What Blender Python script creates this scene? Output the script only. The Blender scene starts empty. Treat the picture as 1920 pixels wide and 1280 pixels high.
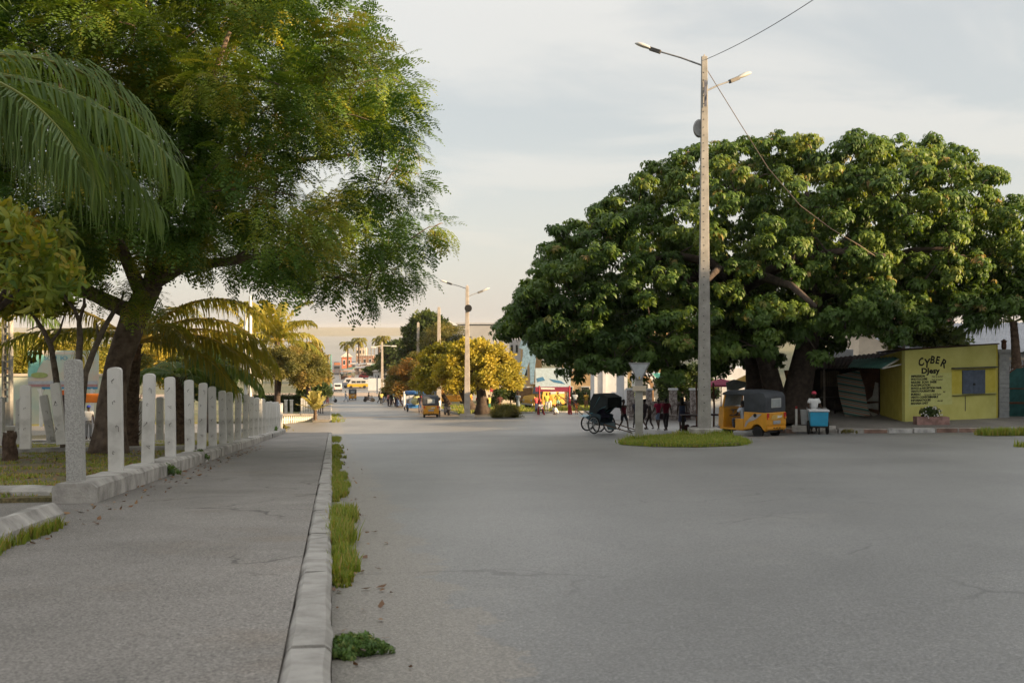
import bpy, bmesh, math, random
import numpy as np
from mathutils import Vector, Matrix
R = math.radians
random.seed(7); rng = np.random.default_rng(11)
sc = bpy.context.scene
COL = sc.collection
# ------------------------------------------------------------------ camera
F = 2133.33; HX = 960.0; HY = 618.0          # focal length and horizon of the photograph, in its pixels
cam_d = bpy.data.cameras.new('camera'); cam = bpy.data.objects.new('camera', cam_d); COL.objects.link(cam)
cam_d.lens = 40; cam_d.sensor_width = 36; cam_d.clip_start = .1; cam_d.clip_end = 20000
cam_d.shift_y = -22/1920
cam.location = (0, 0, 0); cam.rotation_euler = (R(90), 0, 0)
cam_d.dof.use_dof = True; cam_d.dof.focus_distance = 26; cam_d.dof.aperture_fstop = 5
sc.camera = cam
# ------------------------------------------------------------------ light
SUN_DIR = Vector((.94, -.33, 0)).normalized(); SUN_EL = R(15)
sun_vec = Vector((SUN_DIR.x*math.cos(SUN_EL), SUN_DIR.y*math.cos(SUN_EL), math.sin(SUN_EL)))
sd = bpy.data.lights.new('sun', 'SUN'); sd.energy = 5.0; sd.angle = R(.6); sd.color = (1, .72, .42)
so = bpy.data.objects.new('sun', sd); COL.objects.link(so)
so.rotation_euler = sun_vec.to_track_quat('Z', 'Y').to_euler()
world = bpy.data.worlds.new("World"); sc.world = world; world.use_nodes = True
def build_world():
    nt = world.node_tree; N = nt.nodes; L = nt.links; N.clear()
    out = N.new('ShaderNodeOutputWorld'); bg = N.new('ShaderNodeBackground')
    sky = N.new('ShaderNodeTexSky'); sky.sky_type = 'NISHITA'; sky.sun_disc = False
    sky.sun_elevation = SUN_EL; sky.sun_rotation = math.atan2(SUN_DIR.x, SUN_DIR.y)
    sky.air_density = 1.0; sky.dust_density = 1.6; sky.ozone_density = 1.0
    tc = N.new('ShaderNodeTexCoord'); sep = N.new('ShaderNodeSeparateXYZ'); L.new(tc.outputs['Generated'], sep.inputs[0])
    # clouds on a flat layer: direction divided by height
    addz = N.new('ShaderNodeMath'); addz.operation = 'MAXIMUM'; addz.inputs[1].default_value = 0.0
    L.new(sep.outputs[2], addz.inputs[0])
    ad = N.new('ShaderNodeMath'); ad.operation = 'ADD'; ad.inputs[1].default_value = .16; L.new(addz.outputs[0], ad.inputs[0])
    dx = N.new('ShaderNodeMath'); dx.operation = 'DIVIDE'; L.new(sep.outputs[0], dx.inputs[0]); L.new(ad.outputs[0], dx.inputs[1])
    dy = N.new('ShaderNodeMath'); dy.operation = 'DIVIDE'; L.new(sep.outputs[1], dy.inputs[0]); L.new(ad.outputs[0], dy.inputs[1])
    cb = N.new('ShaderNodeCombineXYZ'); L.new(dx.outputs[0], cb.inputs[0]); L.new(dy.outputs[0], cb.inputs[1])
    mp = N.new('ShaderNodeMapping'); mp.inputs['Location'].default_value = (3.3, 1.4, 0); mp.inputs['Scale'].default_value = (.8, 1.05, 1)
    mp.inputs['Rotation'].default_value = (0, 0, R(14))
    L.new(cb.outputs[0], mp.inputs[0])
    n1 = N.new('ShaderNodeTexNoise'); n1.inputs['Scale'].default_value = 1.25; n1.inputs['Detail'].default_value = 7; n1.inputs['Roughness'].default_value = .52
    n1.inputs['Distortion'].default_value = .5
    L.new(mp.outputs[0], n1.inputs['Vector'])
    rmp = N.new('ShaderNodeValToRGB'); rmp.color_ramp.elements[0].position = .42; rmp.color_ramp.elements[1].position = .60
    rmp.color_ramp.elements[0].color = (0, 0, 0, 1); rmp.color_ramp.elements[1].color = (1, 1, 1, 1)
    rmp.color_ramp.interpolation = 'EASE'
    L.new(n1.outputs['Fac'], rmp.inputs[0])
    # cloud colour: warm near the horizon, whiter above
    cr = N.new('ShaderNodeValToRGB'); cr.color_ramp.elements[0].position = 0; cr.color_ramp.elements[1].position = .27; _e = cr.color_ramp.elements.new(.62); _e.color = (8.6, 8.3, 7.8, 1)
    cr.color_ramp.elements[0].color = (3.72, 3.48, 3.24, 1); cr.color_ramp.elements[1].color = (4.65, 4.42, 4.02, 1)
    L.new(addz.outputs[0], cr.inputs[0])
    mx = N.new('ShaderNodeMix'); mx.data_type = 'RGBA'
    gp = N.new('ShaderNodeMix'); gp.data_type = 'RGBA'; gp.inputs[6].default_value = (3.42, 3.44, 3.32, 1)
    lowf = N.new('ShaderNodeMapRange'); lowf.inputs[1].default_value = .02; lowf.inputs[2].default_value = .17; lowf.inputs[3].default_value = 1; lowf.inputs[4].default_value = 0
    L.new(addz.outputs[0], lowf.inputs[0]); mxf = N.new('ShaderNodeMath'); mxf.operation = 'MAXIMUM'; L.new(rmp.outputs[0], mxf.inputs[0]); L.new(lowf.outputs[0], mxf.inputs[1])
    L.new(mxf.outputs[0], gp.inputs[0]); L.new(cr.outputs[0], gp.inputs[7])
    mx.inputs[0].default_value = .76; L.new(sky.outputs[0], mx.inputs[6]); L.new(gp.outputs[2], mx.inputs[7])
    L.new(mx.outputs[2], bg.inputs[0]); bg.inputs[1].default_value = .076
    L.new(bg.outputs[0], out.inputs[0])
build_world()
vs = sc.view_settings; vs.view_transform = 'Standard'; vs.look = 'None'; vs.gamma = 1; vs.use_curve_mapping = False
vs.exposure = 1.45
cy = sc.cycles; cy.use_denoising = True
try: cy.denoiser = 'OPENIMAGEDENOISE'
except Exception: pass
cy.max_bounces = 6; cy.diffuse_bounces = 3; cy.glossy_bounces = 2; cy.transmission_bounces = 3; cy.transparent_max_bounces = 6; cy.volume_bounces = 0
cy.caustics_reflective = False; cy.caustics_refractive = False; cy.sample_clamp_indirect = 4
cy.use_adaptive_sampling = True; cy.adaptive_threshold = .015
# ------------------------------------------------------------------ helpers
ST = R(9.0); CU, SU = math.cos(ST), math.sin(ST)
def uv2xy(u, v): return u*CU - v*SU, u*SU + v*CU
def xy2uv(x, y): return x*CU + y*SU, -x*SU + y*CU
_vt = [-80, 0, 74, 92, 103, 187, 215, 240, 300, 400, 533, 700, 800, 850, 1000, 9000]
_ht = [-4.87, 1.12, 6.66, 7.2, 7.6, 11.6, 12.2, 12.4, 13.0, 14.0, 16.0, 19, 22.5, 25, 30, 30]
_vv = np.arange(-120, 1400, 1.0); _hh = np.interp(_vv, _vt, _ht)
_hh[:41] = 1.12 + .0749*_vv[:41]
_k = np.exp(-.5*(np.arange(-12, 13)/4.0)**2); _k /= _k.sum()
_pad = np.concatenate([_hh[0] + (np.arange(-12, 0))*.0749, _hh, np.full(12, _hh[-1])])
_hs = np.convolve(_pad, _k, 'valid')
def G(x, y):
    x = np.asarray(x, float); y = np.asarray(y, float)
    u, v = xy2uv(x, y)
    t = .012*np.clip(u-4, 0, 15)*np.clip((160-v)/60, 0, 1)
    return -np.interp(v, _vv, _hs) + t
def g(x, y): return float(G(x, y))
def guv(u, v): return g(*uv2xy(u, v))
def P(px, py, k): return Vector(((px-HX)/k, F/k, (HY-py)/k))
def PG(px, k, dz=0.0):
    x, y = (px-HX)/k, F/k
    return Vector((x, y, g(x, y)+dz))
def rz_of(dx, dy): return math.atan2(-dx, dy)      # turns local +Y to (dx, dy)

def mat(name, col, rough=.85, var=.22, scale=3., bump=0., bscale=30., metal=0., spec=.3, col2=None, detail=4., mix=(.35, .65), coat=0.):
    m = bpy.data.materials.new(name); m.use_nodes = True
    nt = m.node_tree; N = nt.nodes; L = nt.links; b = N['Principled BSDF']
    b.inputs['Roughness'].default_value = rough; b.inputs['Metallic'].default_value = metal
    b.inputs['Specular IOR Level'].default_value = spec
    if coat: b.inputs['Coat Weight'].default_value = coat; b.inputs['Coat Roughness'].default_value = .15
    tc = N.new('ShaderNodeTexCoord')
    n = N.new('ShaderNodeTexNoise'); n.inputs['Scale'].default_value = scale; n.inputs['Detail'].default_value = detail; n.inputs['Roughness'].default_value = .6
    L.new(tc.outputs['Object'], n.inputs['Vector'])
    r = N.new('ShaderNodeValToRGB'); e = r.color_ramp.elements
    e[0].position, e[1].position = mix
    c2 = col2 if col2 else tuple(min(1, c*(1+var)) for c in col)
    c1 = tuple(c*(1-var) for c in col) if not col2 else col
    e[0].color = (*c1, 1); e[1].color = (*c2, 1)
    L.new(n.outputs['Fac'], r.inputs[0]); L.new(r.outputs[0], b.inputs['Base Color'])
    if bump:
        n2 = N.new('ShaderNodeTexNoise'); n2.inputs['Scale'].default_value = bscale; n2.inputs['Detail'].default_value = 5
        L.new(tc.outputs['Object'], n2.inputs['Vector'])
        bp = N.new('ShaderNodeBump'); bp.inputs['Strength'].default_value = bump; bp.inputs['Distance'].default_value = .02
        L.new(n2.outputs['Fac'], bp.inputs['Height']); L.new(bp.outputs[0], b.inputs['Normal'])
    return m
def leafmat(name, cols, trans=.35, rough=.5):
    """colour by the per-leaf attribute 'tint' through a ramp; part of the light passes through the leaf"""
    m = bpy.data.materials.new(name); m.use_nodes = True
    nt = m.node_tree; N = nt.nodes; L = nt.links; b = N['Principled BSDF']; out = N['Material Output']
    a = N.new('ShaderNodeAttribute'); a.attribute_name = 'tint'
    r = N.new('ShaderNodeValToRGB'); e = r.color_ramp.elements
    while len(e) < len(cols): e.new(.5)
    for i, (p, c) in enumerate(cols): e[i].position = p; e[i].color = (*c, 1)
    L.new(a.outputs['Fac'], r.inputs[0]); L.new(r.outputs[0], b.inputs['Base Color'])
    b.inputs['Roughness'].default_value = rough; b.inputs['Specular IOR Level'].default_value = .3
    t = N.new('ShaderNodeBsdfTranslucent')
    hs = N.new('ShaderNodeMix'); hs.data_type = 'RGBA'; hs.blend_type = 'MULTIPLY'; hs.inputs[0].default_value = 1
    hs.inputs[7].default_value = (1.65, 1.5, .5, 1); L.new(r.outputs[0], hs.inputs[6]); L.new(hs.outputs[2], t.inputs[0])
    mx = N.new('ShaderNodeMixShader'); mx.inputs[0].default_value = trans
    L.new(b.outputs[0], mx.inputs[1]); L.new(t.outputs[0], mx.inputs[2]); L.new(mx.outputs[0], out.inputs[0])
    return m

def tag(o, label=None, cat=None, group=None, kind=None):
    if label: o['label'] = label
    if cat: o['category'] = cat
    if group: o['group'] = group
    if kind: o['kind'] = kind
    return o
def thing(name, label, cat, loc=(0, 0, 0), rz=0., group=None, scale=1.):
    o = bpy.data.objects.new(name, None); COL.objects.link(o); o.empty_display_size = .2
    o.location = loc; o.rotation_euler = (0, 0, rz); o.scale = (scale,)*3
    return tag(o, label, cat, group)
def put(name, me, parent=None, loc=(0, 0, 0), rz=0.):
    o = bpy.data.objects.new(name, me); COL.objects.link(o); o.location = loc; o.rotation_euler = (0, 0, rz)
    if parent: o.parent = parent
    return o
def copy_tree(o, parent=None):
    kids = list(o.children)
    c = o.copy(); COL.objects.link(c)
    if parent: c.parent = parent
    for ch in kids: copy_tree(ch, c)
    return c
class MB:
    def __init__(s): s.v = []; s.f = []; s.m = []
    def add(s, vs, fs, m=0):
        b = len(s.v); s.v += [tuple(p) for p in vs]
        for f in fs: s.f.append(tuple(b+i for i in f)); s.m.append(m)
        return s
    def box(s, c, d, rz=0., m=0, taper=1., rot=None):
        hx, hy, hz = d[0]/2, d[1]/2, d[2]/2; M = rot if rot else Matrix.Rotation(rz, 3, 'Z'); c = Vector(c)
        vs = []
        for z, t in ((-hz, 1), (hz, taper)):
            for x, y in ((-hx, -hy), (hx, -hy), (hx, hy), (-hx, hy)): vs.append(c + M @ Vector((x*t, y*t, z)))
        return s.add(vs, [(3, 2, 1, 0), (4, 5, 6, 7), (0, 1, 5, 4), (1, 2, 6, 5), (2, 3, 7, 6), (3, 0, 4, 7)], m)
    def tube(s, pts, rad, n=8, m=0, cap=True):
        pts = [Vector(p) for p in pts]
        if not hasattr(rad, '__len__'): rad = [rad]*len(pts)
        rings = []; ref = None
        for i, p in enumerate(pts):
            t = (pts[min(i+1, len(pts)-1)] - pts[max(i-1, 0)])
            t = t.normalized() if t.length > 1e-9 else Vector((0, 0, 1))
            if ref is None: ref = Vector((1, 0, 0)) if abs(t.x) < .9 else Vector((0, 1, 0))
            a = (ref - t*ref.dot(t)).normalized(); b = t.cross(a); ref = a
            rings.append([p + (a*math.cos(2*math.pi*j/n) + b*math.sin(2*math.pi*j/n))*rad[i] for j in range(n)])
        vs = [q for r in rings for q in r]; fs = []
        for i in range(len(rings)-1):
            for j in range(n):
                k = (j+1) % n; fs.append((i*n+j, i*n+k, (i+1)*n+k, (i+1)*n+j))
        if cap: fs.append(tuple(range(n-1, -1, -1))); fs.append(tuple((len(rings)-1)*n+j for j in range(n)))
        return s.add(vs, fs, m)
    def prism(s, poly, vec, m=0):
        """closed planar polygon (3D points) pushed along vec"""
        n = len(poly); poly = [Vector(p) for p in poly]; vec = Vector(vec)
        vs = poly + [p+vec for p in poly]
        return s.add(vs, [tuple(range(n-1, -1, -1)), tuple(range(n, 2*n))] + [(i, (i+1) % n, n+(i+1) % n, n+i) for i in range(n)], m)
    def lathe(s, prof, n=16, c=(0, 0, 0), m=0, axis='z', sq=1.):
        vs = []; c = Vector(c)
        for r, z in prof:
            for j in range(n):
                a = 2*math.pi*j/n; x, y = r*math.cos(a), r*math.sin(a)*sq
                vs.append(c + (Vector((x, y, z)) if axis == 'z' else Vector((z, x, y)) if axis == 'x' else Vector((x, z, y))))
        fs = []
        for i in range(len(prof)-1):
            for j in range(n):
                k = (j+1) % n; fs.append((i*n+j, i*n+k, (i+1)*n+k, (i+1)*n+j))
        fs.append(tuple(range(n-1, -1, -1))); fs.append(tuple((len(prof)-1)*n+j for j in range(n)))
        return s.add(vs, fs, m)
    def ball(s, c, r, n=12, m=0, rot=None):
        if not hasattr(r, '__len__'): r = (r,)*3
        vs = []; fs = []; h = n//2; c = Vector(c)
        for i in range(h+1):
            a = math.pi*i/h
            for j in range(n):
                b = 2*math.pi*j/n
                q = Vector((r[0]*math.sin(a)*math.cos(b), r[1]*math.sin(a)*math.sin(b), r[2]*math.cos(a)))
                vs.append(c + (rot @ q if rot else q))
        for i in range(h):
            for j in range(n):
                k = (j+1) % n; fs.append((i*n+j, (i+1)*n+j, (i+1)*n+k, i*n+k))
        return s.add(vs, fs, m)
    def mesh(s, name, mats, smooth=False, bevel=0., merge=False):
        me = bpy.data.meshes.new(name); me.from_pydata(s.v, [], s.f)
        mats = mats if isinstance(mats, (list, tuple)) else [mats]
        for q in mats: me.materials.append(q)
        me.polygons.foreach_set('material_index', s.m)
        bm = bmesh.new(); bm.from_mesh(me)
        if merge: bmesh.ops.remove_doubles(bm, verts=bm.verts, dist=1e-5)
        bmesh.ops.recalc_face_normals(bm, faces=bm.faces)
        if bevel: bmesh.ops.bevel(bm, geom=list(bm.edges), offset=bevel, segments=2, affect='EDGES', profile=.6, clamp_overlap=True)
        bm.to_mesh(me); bm.free()
        if smooth:
            me.polygons.foreach_set('use_smooth', [True]*len(me.polygons))
            if smooth != 'all':
                try: me.set_sharp_from_angle(angle=R(42))
                except Exception: pass
        me.update(); return me
    def build(s, name, mats, parent=None, loc=(0, 0, 0), rz=0., smooth=False, bevel=0.):
        return put(name, s.mesh(name, mats, smooth, bevel), parent, loc, rz)
def cloud_mesh(name, m, tv, tf, pos, rot, scl, tint):
    """one mesh of many leaves: template verts tv (N,3), quads tf (M,4), placed at pos (P,3) with rot (P,3,3), scl (P,) and a tint each"""
    tv = np.asarray(tv, np.float64); tf = np.asarray(tf, np.int64); n, q = len(tv), len(tf); p = len(pos)
    V = np.einsum('pij,nj->pni', rot, tv)*np.asarray(scl)[:, None, None] + np.asarray(pos)[:, None, :]
    Fx = (tf[None] + (np.arange(p)*n)[:, None, None]).reshape(-1)
    me = bpy.data.meshes.new(name); me.vertices.add(p*n); me.vertices.foreach_set('co', V.reshape(-1).astype(np.float32))
    me.loops.add(p*q*4); me.loops.foreach_set('vertex_index', Fx.astype(np.int32))
    me.polygons.add(p*q); me.polygons.foreach_set('loop_start', np.arange(0, p*q*4, 4, dtype=np.int32))
    try: me.polygons.foreach_set('loop_total', np.full(p*q, 4, np.int32))
    except Exception: pass
    at = me.attributes.new('tint', 'FLOAT', 'POINT'); at.data.foreach_set('value', np.repeat(np.asarray(tint, np.float32), n))
    me.materials.append(m); me.update(calc_edges=True); me.validate(); return me
def rots(dirs, roll=None, up=(0, 0, 1)):
    """rotation matrices whose local +Y is dirs and local +Z leans to up"""
    d = np.asarray(dirs, float); d = d/np.linalg.norm(d, axis=1, keepdims=True)
    upv = np.broadcast_to(np.asarray(up, float), d.shape) + rng.normal(0, .02, d.shape)
    x = np.cross(d, upv); x /= np.linalg.norm(x, axis=1, keepdims=True)+1e-9
    z = np.cross(x, d)
    if roll is not None:
        c, s_ = np.cos(roll)[:, None], np.sin(roll)[:, None]; x, z = x*c+z*s_, z*c-x*s_
    return np.stack([x, d, z], axis=2)
def sheet(name, u0, u1, v0, v1, m, dz, du=1.5, dv=2.0, xy=False, skirt=0., fz=None):
    """ground sheet over a rectangle of street (or x, y) coordinates, following the slope"""
    nu = max(1, int(math.ceil((u1-u0)/du))); nv = max(1, int(math.ceil((v1-v0)/dv)))
    U, V = np.meshgrid(np.linspace(u0, u1, nu+1), np.linspace(v0, v1, nv+1))
    X, Y = (U, V) if xy else uv2xy(U, V)
    Z = G(X, Y) + dz
    if fz is not None: Z = Z + fz(U, V)
    vs = np.stack([X, Y, Z], -1).reshape(-1, 3); w = nu+1
    fs = [(j*w+i, j*w+i+1, (j+1)*w+i+1, (j+1)*w+i) for j in range(nv) for i in range(nu)]
    me = bpy.data.meshes.new(name); me.from_pydata(vs.tolist(), [], fs)
    if skirt:
        bm = bmesh.new(); bm.from_mesh(me); ed = [e for e in bm.edges if e.is_boundary]
        r = bmesh.ops.extrude_edge_only(bm, edges=ed); 
        for q in r['geom']:
            if isinstance(q, bmesh.types.BMVert): q.co.z -= skirt
        bmesh.ops.recalc_face_normals(bm, faces=bm.faces); bm.to_mesh(me); bm.free()
    me.materials.append(m); me.update()
    return put(name, me)
def kerb_run(name, pts, w, h, m, label=None, cat=None, sink=.25, jitter=.0, gap=.012, step=1.2, group=None, rounded=.03, structure=True, wear=.007):
    """kerb stones along a ground polyline; pts are (x, y) of its middle line"""
    b = MB()
    for (x0, y0), (x1, y1) in zip(pts[:-1], pts[1:]):
        Ld = math.hypot(x1-x0, y1-y0); n = max(1, round(Ld/step)); dx, dy = (x1-x0)/Ld, (y1-y0)/Ld; nx, ny = -dy, dx
        for i in range(n):
            a, c = i*Ld/n+gap/2, (i+1)*Ld/n-gap/2
            jz = random.uniform(-1, 1)*jitter; jn = random.uniform(-1, 1)*jitter
            prof = [(-w/2, -sink), (w/2, -sink), (w/2, h-rounded), (w/2-rounded, h), (-w/2+rounded, h), (-w/2, h-rounded)]
            ring = []; k = len(prof); ns = 6 if (x0+dx*a)**2+(y0+dy*a)**2 < 1200 else 1
            for si in range(ns+1):
                t = a+(c-a)*si/ns; x, y = x0+dx*t, y0+dy*t; z = g(x, y); en = .35 if si in (0, ns) else 1
                ring += [(x+nx*(q+jn+random.gauss(0, wear)), y+ny*(q+jn+random.gauss(0, wear)), z+e+(jz+random.gauss(0, wear)-(wear*1.5 if en < 1 else 0) if e > 0 else 0)) for q, e in prof]
            b.add(ring, [tuple(range(k)), tuple(range((ns+1)*k-1, ns*k-1, -1))]+[(s_*k+q, s_*k+(q+1) % k, (s_+1)*k+(q+1) % k, (s_+1)*k+q) for s_ in range(ns) for q in range(k)])
    o = b.build(name, m)
    if structure: o['kind'] = 'structure'
    else: tag(o, label, cat, group)
    return o
def text_part(name, s, size, m, parent, M, ext=.004, align='LEFT', shear=0., font_sx=1., bold=0.):
    cu = bpy.data.curves.new('txt', 'FONT'); cu.body = s; cu.size = size; cu.extrude = ext; cu.align_x = align; cu.shear = shear; cu.resolution_u = 2; cu.offset = bold
    ob = bpy.data.objects.new('txt', cu); COL.objects.link(ob)
    dg = bpy.context.evaluated_depsgraph_get(); me = bpy.data.meshes.new_from_object(ob.evaluated_get(dg))
    bpy.data.objects.remove(ob); bpy.data.curves.remove(cu)
    me.transform(M @ Matrix.Diagonal((font_sx, 1, 1, 1))); me.materials.clear(); me.materials.append(m); me.name = name
    return put(name, me, parent)
def wall_frame(p0, p1, up=(0, 0, 1)):
    """matrix whose x runs p0 to p1, y is up, z comes out of the wall (right hand)"""
    x = (Vector(p1)-Vector(p0)); x.normalize(); z = x.cross(Vector(up)).normalized(); y = z.cross(x)
    return Matrix(((x.x, y.x, z.x, p0[0]), (x.y, y.y, z.y, p0[1]), (x.z, y.z, z.z, p0[2]), (0, 0, 0, 1)))
# ------------------------------------------------------------------ ground materials
def groundmat(name, c1, c2, street=False, fine=60., fvar=.35, big=.25, rough=.72, bump=.35, cracks=0., spec=.45, stain=.0, c3=None):
    m = bpy.data.materials.new(name); m.use_nodes = True
    nt = m.node_tree; N = nt.nodes; L = nt.links; b = N['Principled BSDF']
    b.inputs['Roughness'].default_value = rough; b.inputs['Specular IOR Level'].default_value = spec
    tc = N.new('ShaderNodeTexCoord'); co = tc.outputs['Object']
    def noise(s, d=4., r=.6, dist=0.):
        n = N.new('ShaderNodeTexNoise'); n.inputs['Scale'].default_value = s; n.inputs['Detail'].default_value = d
        n.inputs['Roughness'].default_value = r; n.inputs['Distortion'].default_value = dist
        L.new(co, n.inputs['Vector']); return n.outputs['Fac']
    def ramp(src, p0, p1, a, c):
        r = N.new('ShaderNodeValToRGB'); e = r.color_ramp.elements; e[0].position = p0; e[1].position = p1; e[0].color = (*a, 1); e[1].color = (*c, 1)
        L.new(src, r.inputs[0]); return r.outputs[0]
    def mix(f, a, c, mode='MIX'):
        q = N.new('ShaderNodeMix'); q.data_type = 'RGBA'; q.blend_type = mode
        if isinstance(f, (int, float)): q.inputs[0].default_value = f
        else: L.new(f, q.inputs[0])
        L.new(a, q.inputs[6])
        if isinstance(c, tuple): q.inputs[7].default_value = (*c, 1)
        else: L.new(c, q.inputs[7])
        return q.outputs[2]
    col = ramp(noise(big, 6, .62, .4), .33, .68, c1, c2)
    if c3: col = mix(ramp(noise(.7, 5, .65), .56, .7, (0, 0, 0), (1, 1, 1)), col, c3)
    if street:      # worn lanes along the street and sand gathered along the kerb
        mp = N.new('ShaderNodeMapping'); mp.inputs['Rotation'].default_value = (0, 0, -ST); mp.inputs['Scale'].default_value = (.55, .035, 1); L.new(co, mp.inputs[0])
        ln = N.new('ShaderNodeTexNoise'); ln.inputs['Scale'].default_value = 1.; ln.inputs['Detail'].default_value = 5; L.new(mp.outputs[0], ln.inputs['Vector'])
        col = mix(1., col, ramp(ln.outputs['Fac'], .3, .7, (.90,)*3, (1.12,)*3), 'MULTIPLY')
        dt = N.new('ShaderNodeVectorMath'); dt.operation = 'DOT_PRODUCT'; dt.inputs[1].default_value = (CU, SU, 0); L.new(co, dt.inputs[0])
        nz = N.new('ShaderNodeMath'); nz.operation = 'MULTIPLY_ADD'; nz.inputs[1].default_value = -1.5; L.new(noise(1.6, 6, .65), nz.inputs[0]); L.new(dt.outputs['Value'], nz.inputs[2])
        sand = ramp(nz.outputs[0], -.75, -.12, (.7,)*3, (0, 0, 0))
        if street == 'road': col = mix(sand, col, (.235, .21, .18))
        pt = N.new('ShaderNodeTexVoronoi'); pt.inputs['Scale'].default_value = .23; L.new(co, pt.inputs['Vector'])
        col = mix(1., col, ramp(pt.outputs['Color'], .1, .9, (.95,)*3, (1.05,)*3), 'MULTIPLY')
    f = ramp(noise(fine, 3, .75), .3, .72, (1-fvar,)*3, (1+fvar,)*3)
    col = mix(1., col, f, 'MULTIPLY')
    vo = N.new('ShaderNodeTexVoronoi'); vo.inputs['Scale'].default_value = fine*1.6; L.new(co, vo.inputs['Vector'])
    sp = ramp(vo.outputs['Color'], .0, 1., (1-fvar*.8,)*3, (1+fvar*.8,)*3)
    col = mix(1., col, sp, 'MULTIPLY')
    h = noise(fine, 3, .7)
    if cracks:
        dv = N.new('ShaderNodeTexVoronoi'); dv.feature = 'DISTANCE_TO_EDGE'; dv.inputs['Scale'].default_value = .55
        dn = N.new('ShaderNodeTexNoise'); dn.inputs['Scale'].default_value = 2.2; dn.inputs['Detail'].default_value = 6; L.new(co, dn.inputs['Vector'])
        va = N.new('ShaderNodeVectorMath'); va.operation = 'SCALE'; va.inputs['Scale'].default_value = .5; L.new(dn.outputs['Color'], va.inputs[0])
        vb = N.new('ShaderNodeVectorMath'); vb.operation = 'ADD'; L.new(co, vb.inputs[0]); L.new(va.outputs[0], vb.inputs[1]); L.new(vb.outputs[0], dv.inputs['Vector'])
        line = ramp(dv.outputs['Distance'], .004, .014, (1, 1, 1), (0, 0, 0))
        gate = ramp(noise(.45, 3, .5), .54, .62, (0, 0, 0), (1, 1, 1))
        q = N.new('ShaderNodeMix'); q.data_type = 'RGBA'; q.blend_type = 'MULTIPLY'; q.inputs[0].default_value = 1; L.new(line, q.inputs[6]); L.new(gate, q.inputs[7])
        sc_ = N.new('ShaderNodeMath'); sc_.operation = 'MULTIPLY'; sc_.inputs[1].default_value = cracks; L.new(q.outputs[2], sc_.inputs[0])
        col = mix(sc_.outputs[0], col, tuple(c*.3 for c in c1))
    L.new(col, b.inputs['Base Color'])
    bp = N.new('ShaderNodeBump'); bp.inputs['Strength'].default_value = bump; bp.inputs['Distance'].default_value = .012
    L.new(h, bp.inputs['Height']); L.new(bp.outputs[0], b.inputs['Normal'])
    return m
M_road = groundmat('asphalt', (.155, .152, .147), (.225, .221, .214), 'road', rough=.45, spec=.5, fine=58, fvar=.46, big=.16, cracks=.5, bump=.35, c3=(.205, .198, .188))
M_walk = groundmat('worn_pavement', (.17, .157, .142), (.25, .23, .21), 'walk', c3=(.20, .175, .15), fine=62, fvar=.52, big=.5, cracks=.7, bump=.5)
M_dirt = groundmat('dirt', (.21, .16, .11), (.30, .24, .17), fine=30, fvar=.3, big=.3)
M_lawn = groundmat('lawn', (.10, .095, .035), (.17, .125, .06), fine=26, fvar=.5, big=.8, bump=.6, c3=(.23, .15, .08))
M_park = groundmat('park_grass', (.11, .13, .04), (.20, .17, .075), fine=12, fvar=.4, big=.15, bump=.6, c3=(.26, .20, .12))
M_base = groundmat('earth', (.085, .095, .035), (.17, .145, .075), fine=3, fvar=.5, big=.06, c3=(.07, .09, .03))
M_hill = groundmat('dry_hill', (.26, .21, .13), (.20, .19, .10), fine=.05, fvar=.25, big=.004, bump=0)
M_kerb = mat('kerb_concrete', (.235, .222, .20), .9, .0, 4, .6, 50, col2=(.42, .40, .37), detail=8, mix=(.3, .62))
M_kerb_p = mat('kerb_painted', (.25, .235, .215), .9, .0, 2.0, .6, 40, col2=(.50, .475, .44), mix=(.38, .62), detail=8)
M_sea = mat('sea_water', (.27, .28, .28), .7, .06, .002, .0, spec=.15)
# ------------------------------------------------------------------ terrain, roads, water
def struct(o): o['kind'] = 'structure'; return o
def base_ground():
    ys = np.concatenate([np.arange(-90, 120, 3.), np.arange(120, 900, 20.)])
    xs = np.concatenate([np.arange(-400, -80, 40.), np.arange(-80, 90, 4.), np.arange(90, 400, 30.)])
    X, Y = np.meshgrid(xs, ys)
    Z = G(X, Y) - .07
    crest = np.interp(Y, [-90, -10, -3, 5, 14, 22, 35, 48, 65, 80, 100, 130, 170], [33, 32.5, 31.5, 29, 26, 22.5, 20.5, 19, 15.5, 11, 6, 1, -6])  # unseen ridge right of the view, added and shaped to shade street and trees
    rise = np.clip((X-46)/36, 0, 1); rise = rise*rise*(3-2*rise)*np.clip((330-X)/180, 0, 1)
    Z = Z + np.maximum(0, crest - Z)*rise*(.93+.07*np.sin(Y*.31+X*.2))
    Z = np.where(Y > 820, np.minimum(Z, -26), Z)
    w = len(xs); vs = np.stack([X, Y, Z], -1).reshape(-1, 3).tolist()
    fs = [(j*w+i, j*w+i+1, (j+1)*w+i+1, (j+1)*w+i) for j in range(len(ys)-1) for i in range(w-1)]
    me = bpy.data.meshes.new('ground'); me.from_pydata(vs, [], fs); me.materials.append(M_base)
    me.polygons.foreach_set('use_smooth', [True]*len(fs)); me.update()
    return struct(put('ground', me))
base_ground()
struct(sheet('road', 0, 62, -40, 97.0, M_road, 0, 2, 2))
struct(sheet('side_road', -90, 0, 74, 88.5, M_road, .0, 3, 2))
struct(sheet('street', 0, 10.6, 97.0, 700, M_road, 0, 3.5, 4))
M_strip = groundmat('pale_strip', (.34, .26, .19), (.44, .34, .26), fine=20, fvar=.3, big=.4)  # pale dirt seams across the street, with low-sun bands put into the colour
for _a, _b, _l, _r in ((95.6, 96.7, 0, 10.6), (180, 184, -12, 10.6), (206, 224, -60, 55)): struct(sheet('sunlit_dirt_strip', _l, _r, _a, _b, M_strip, .008, 6, 2))
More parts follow.
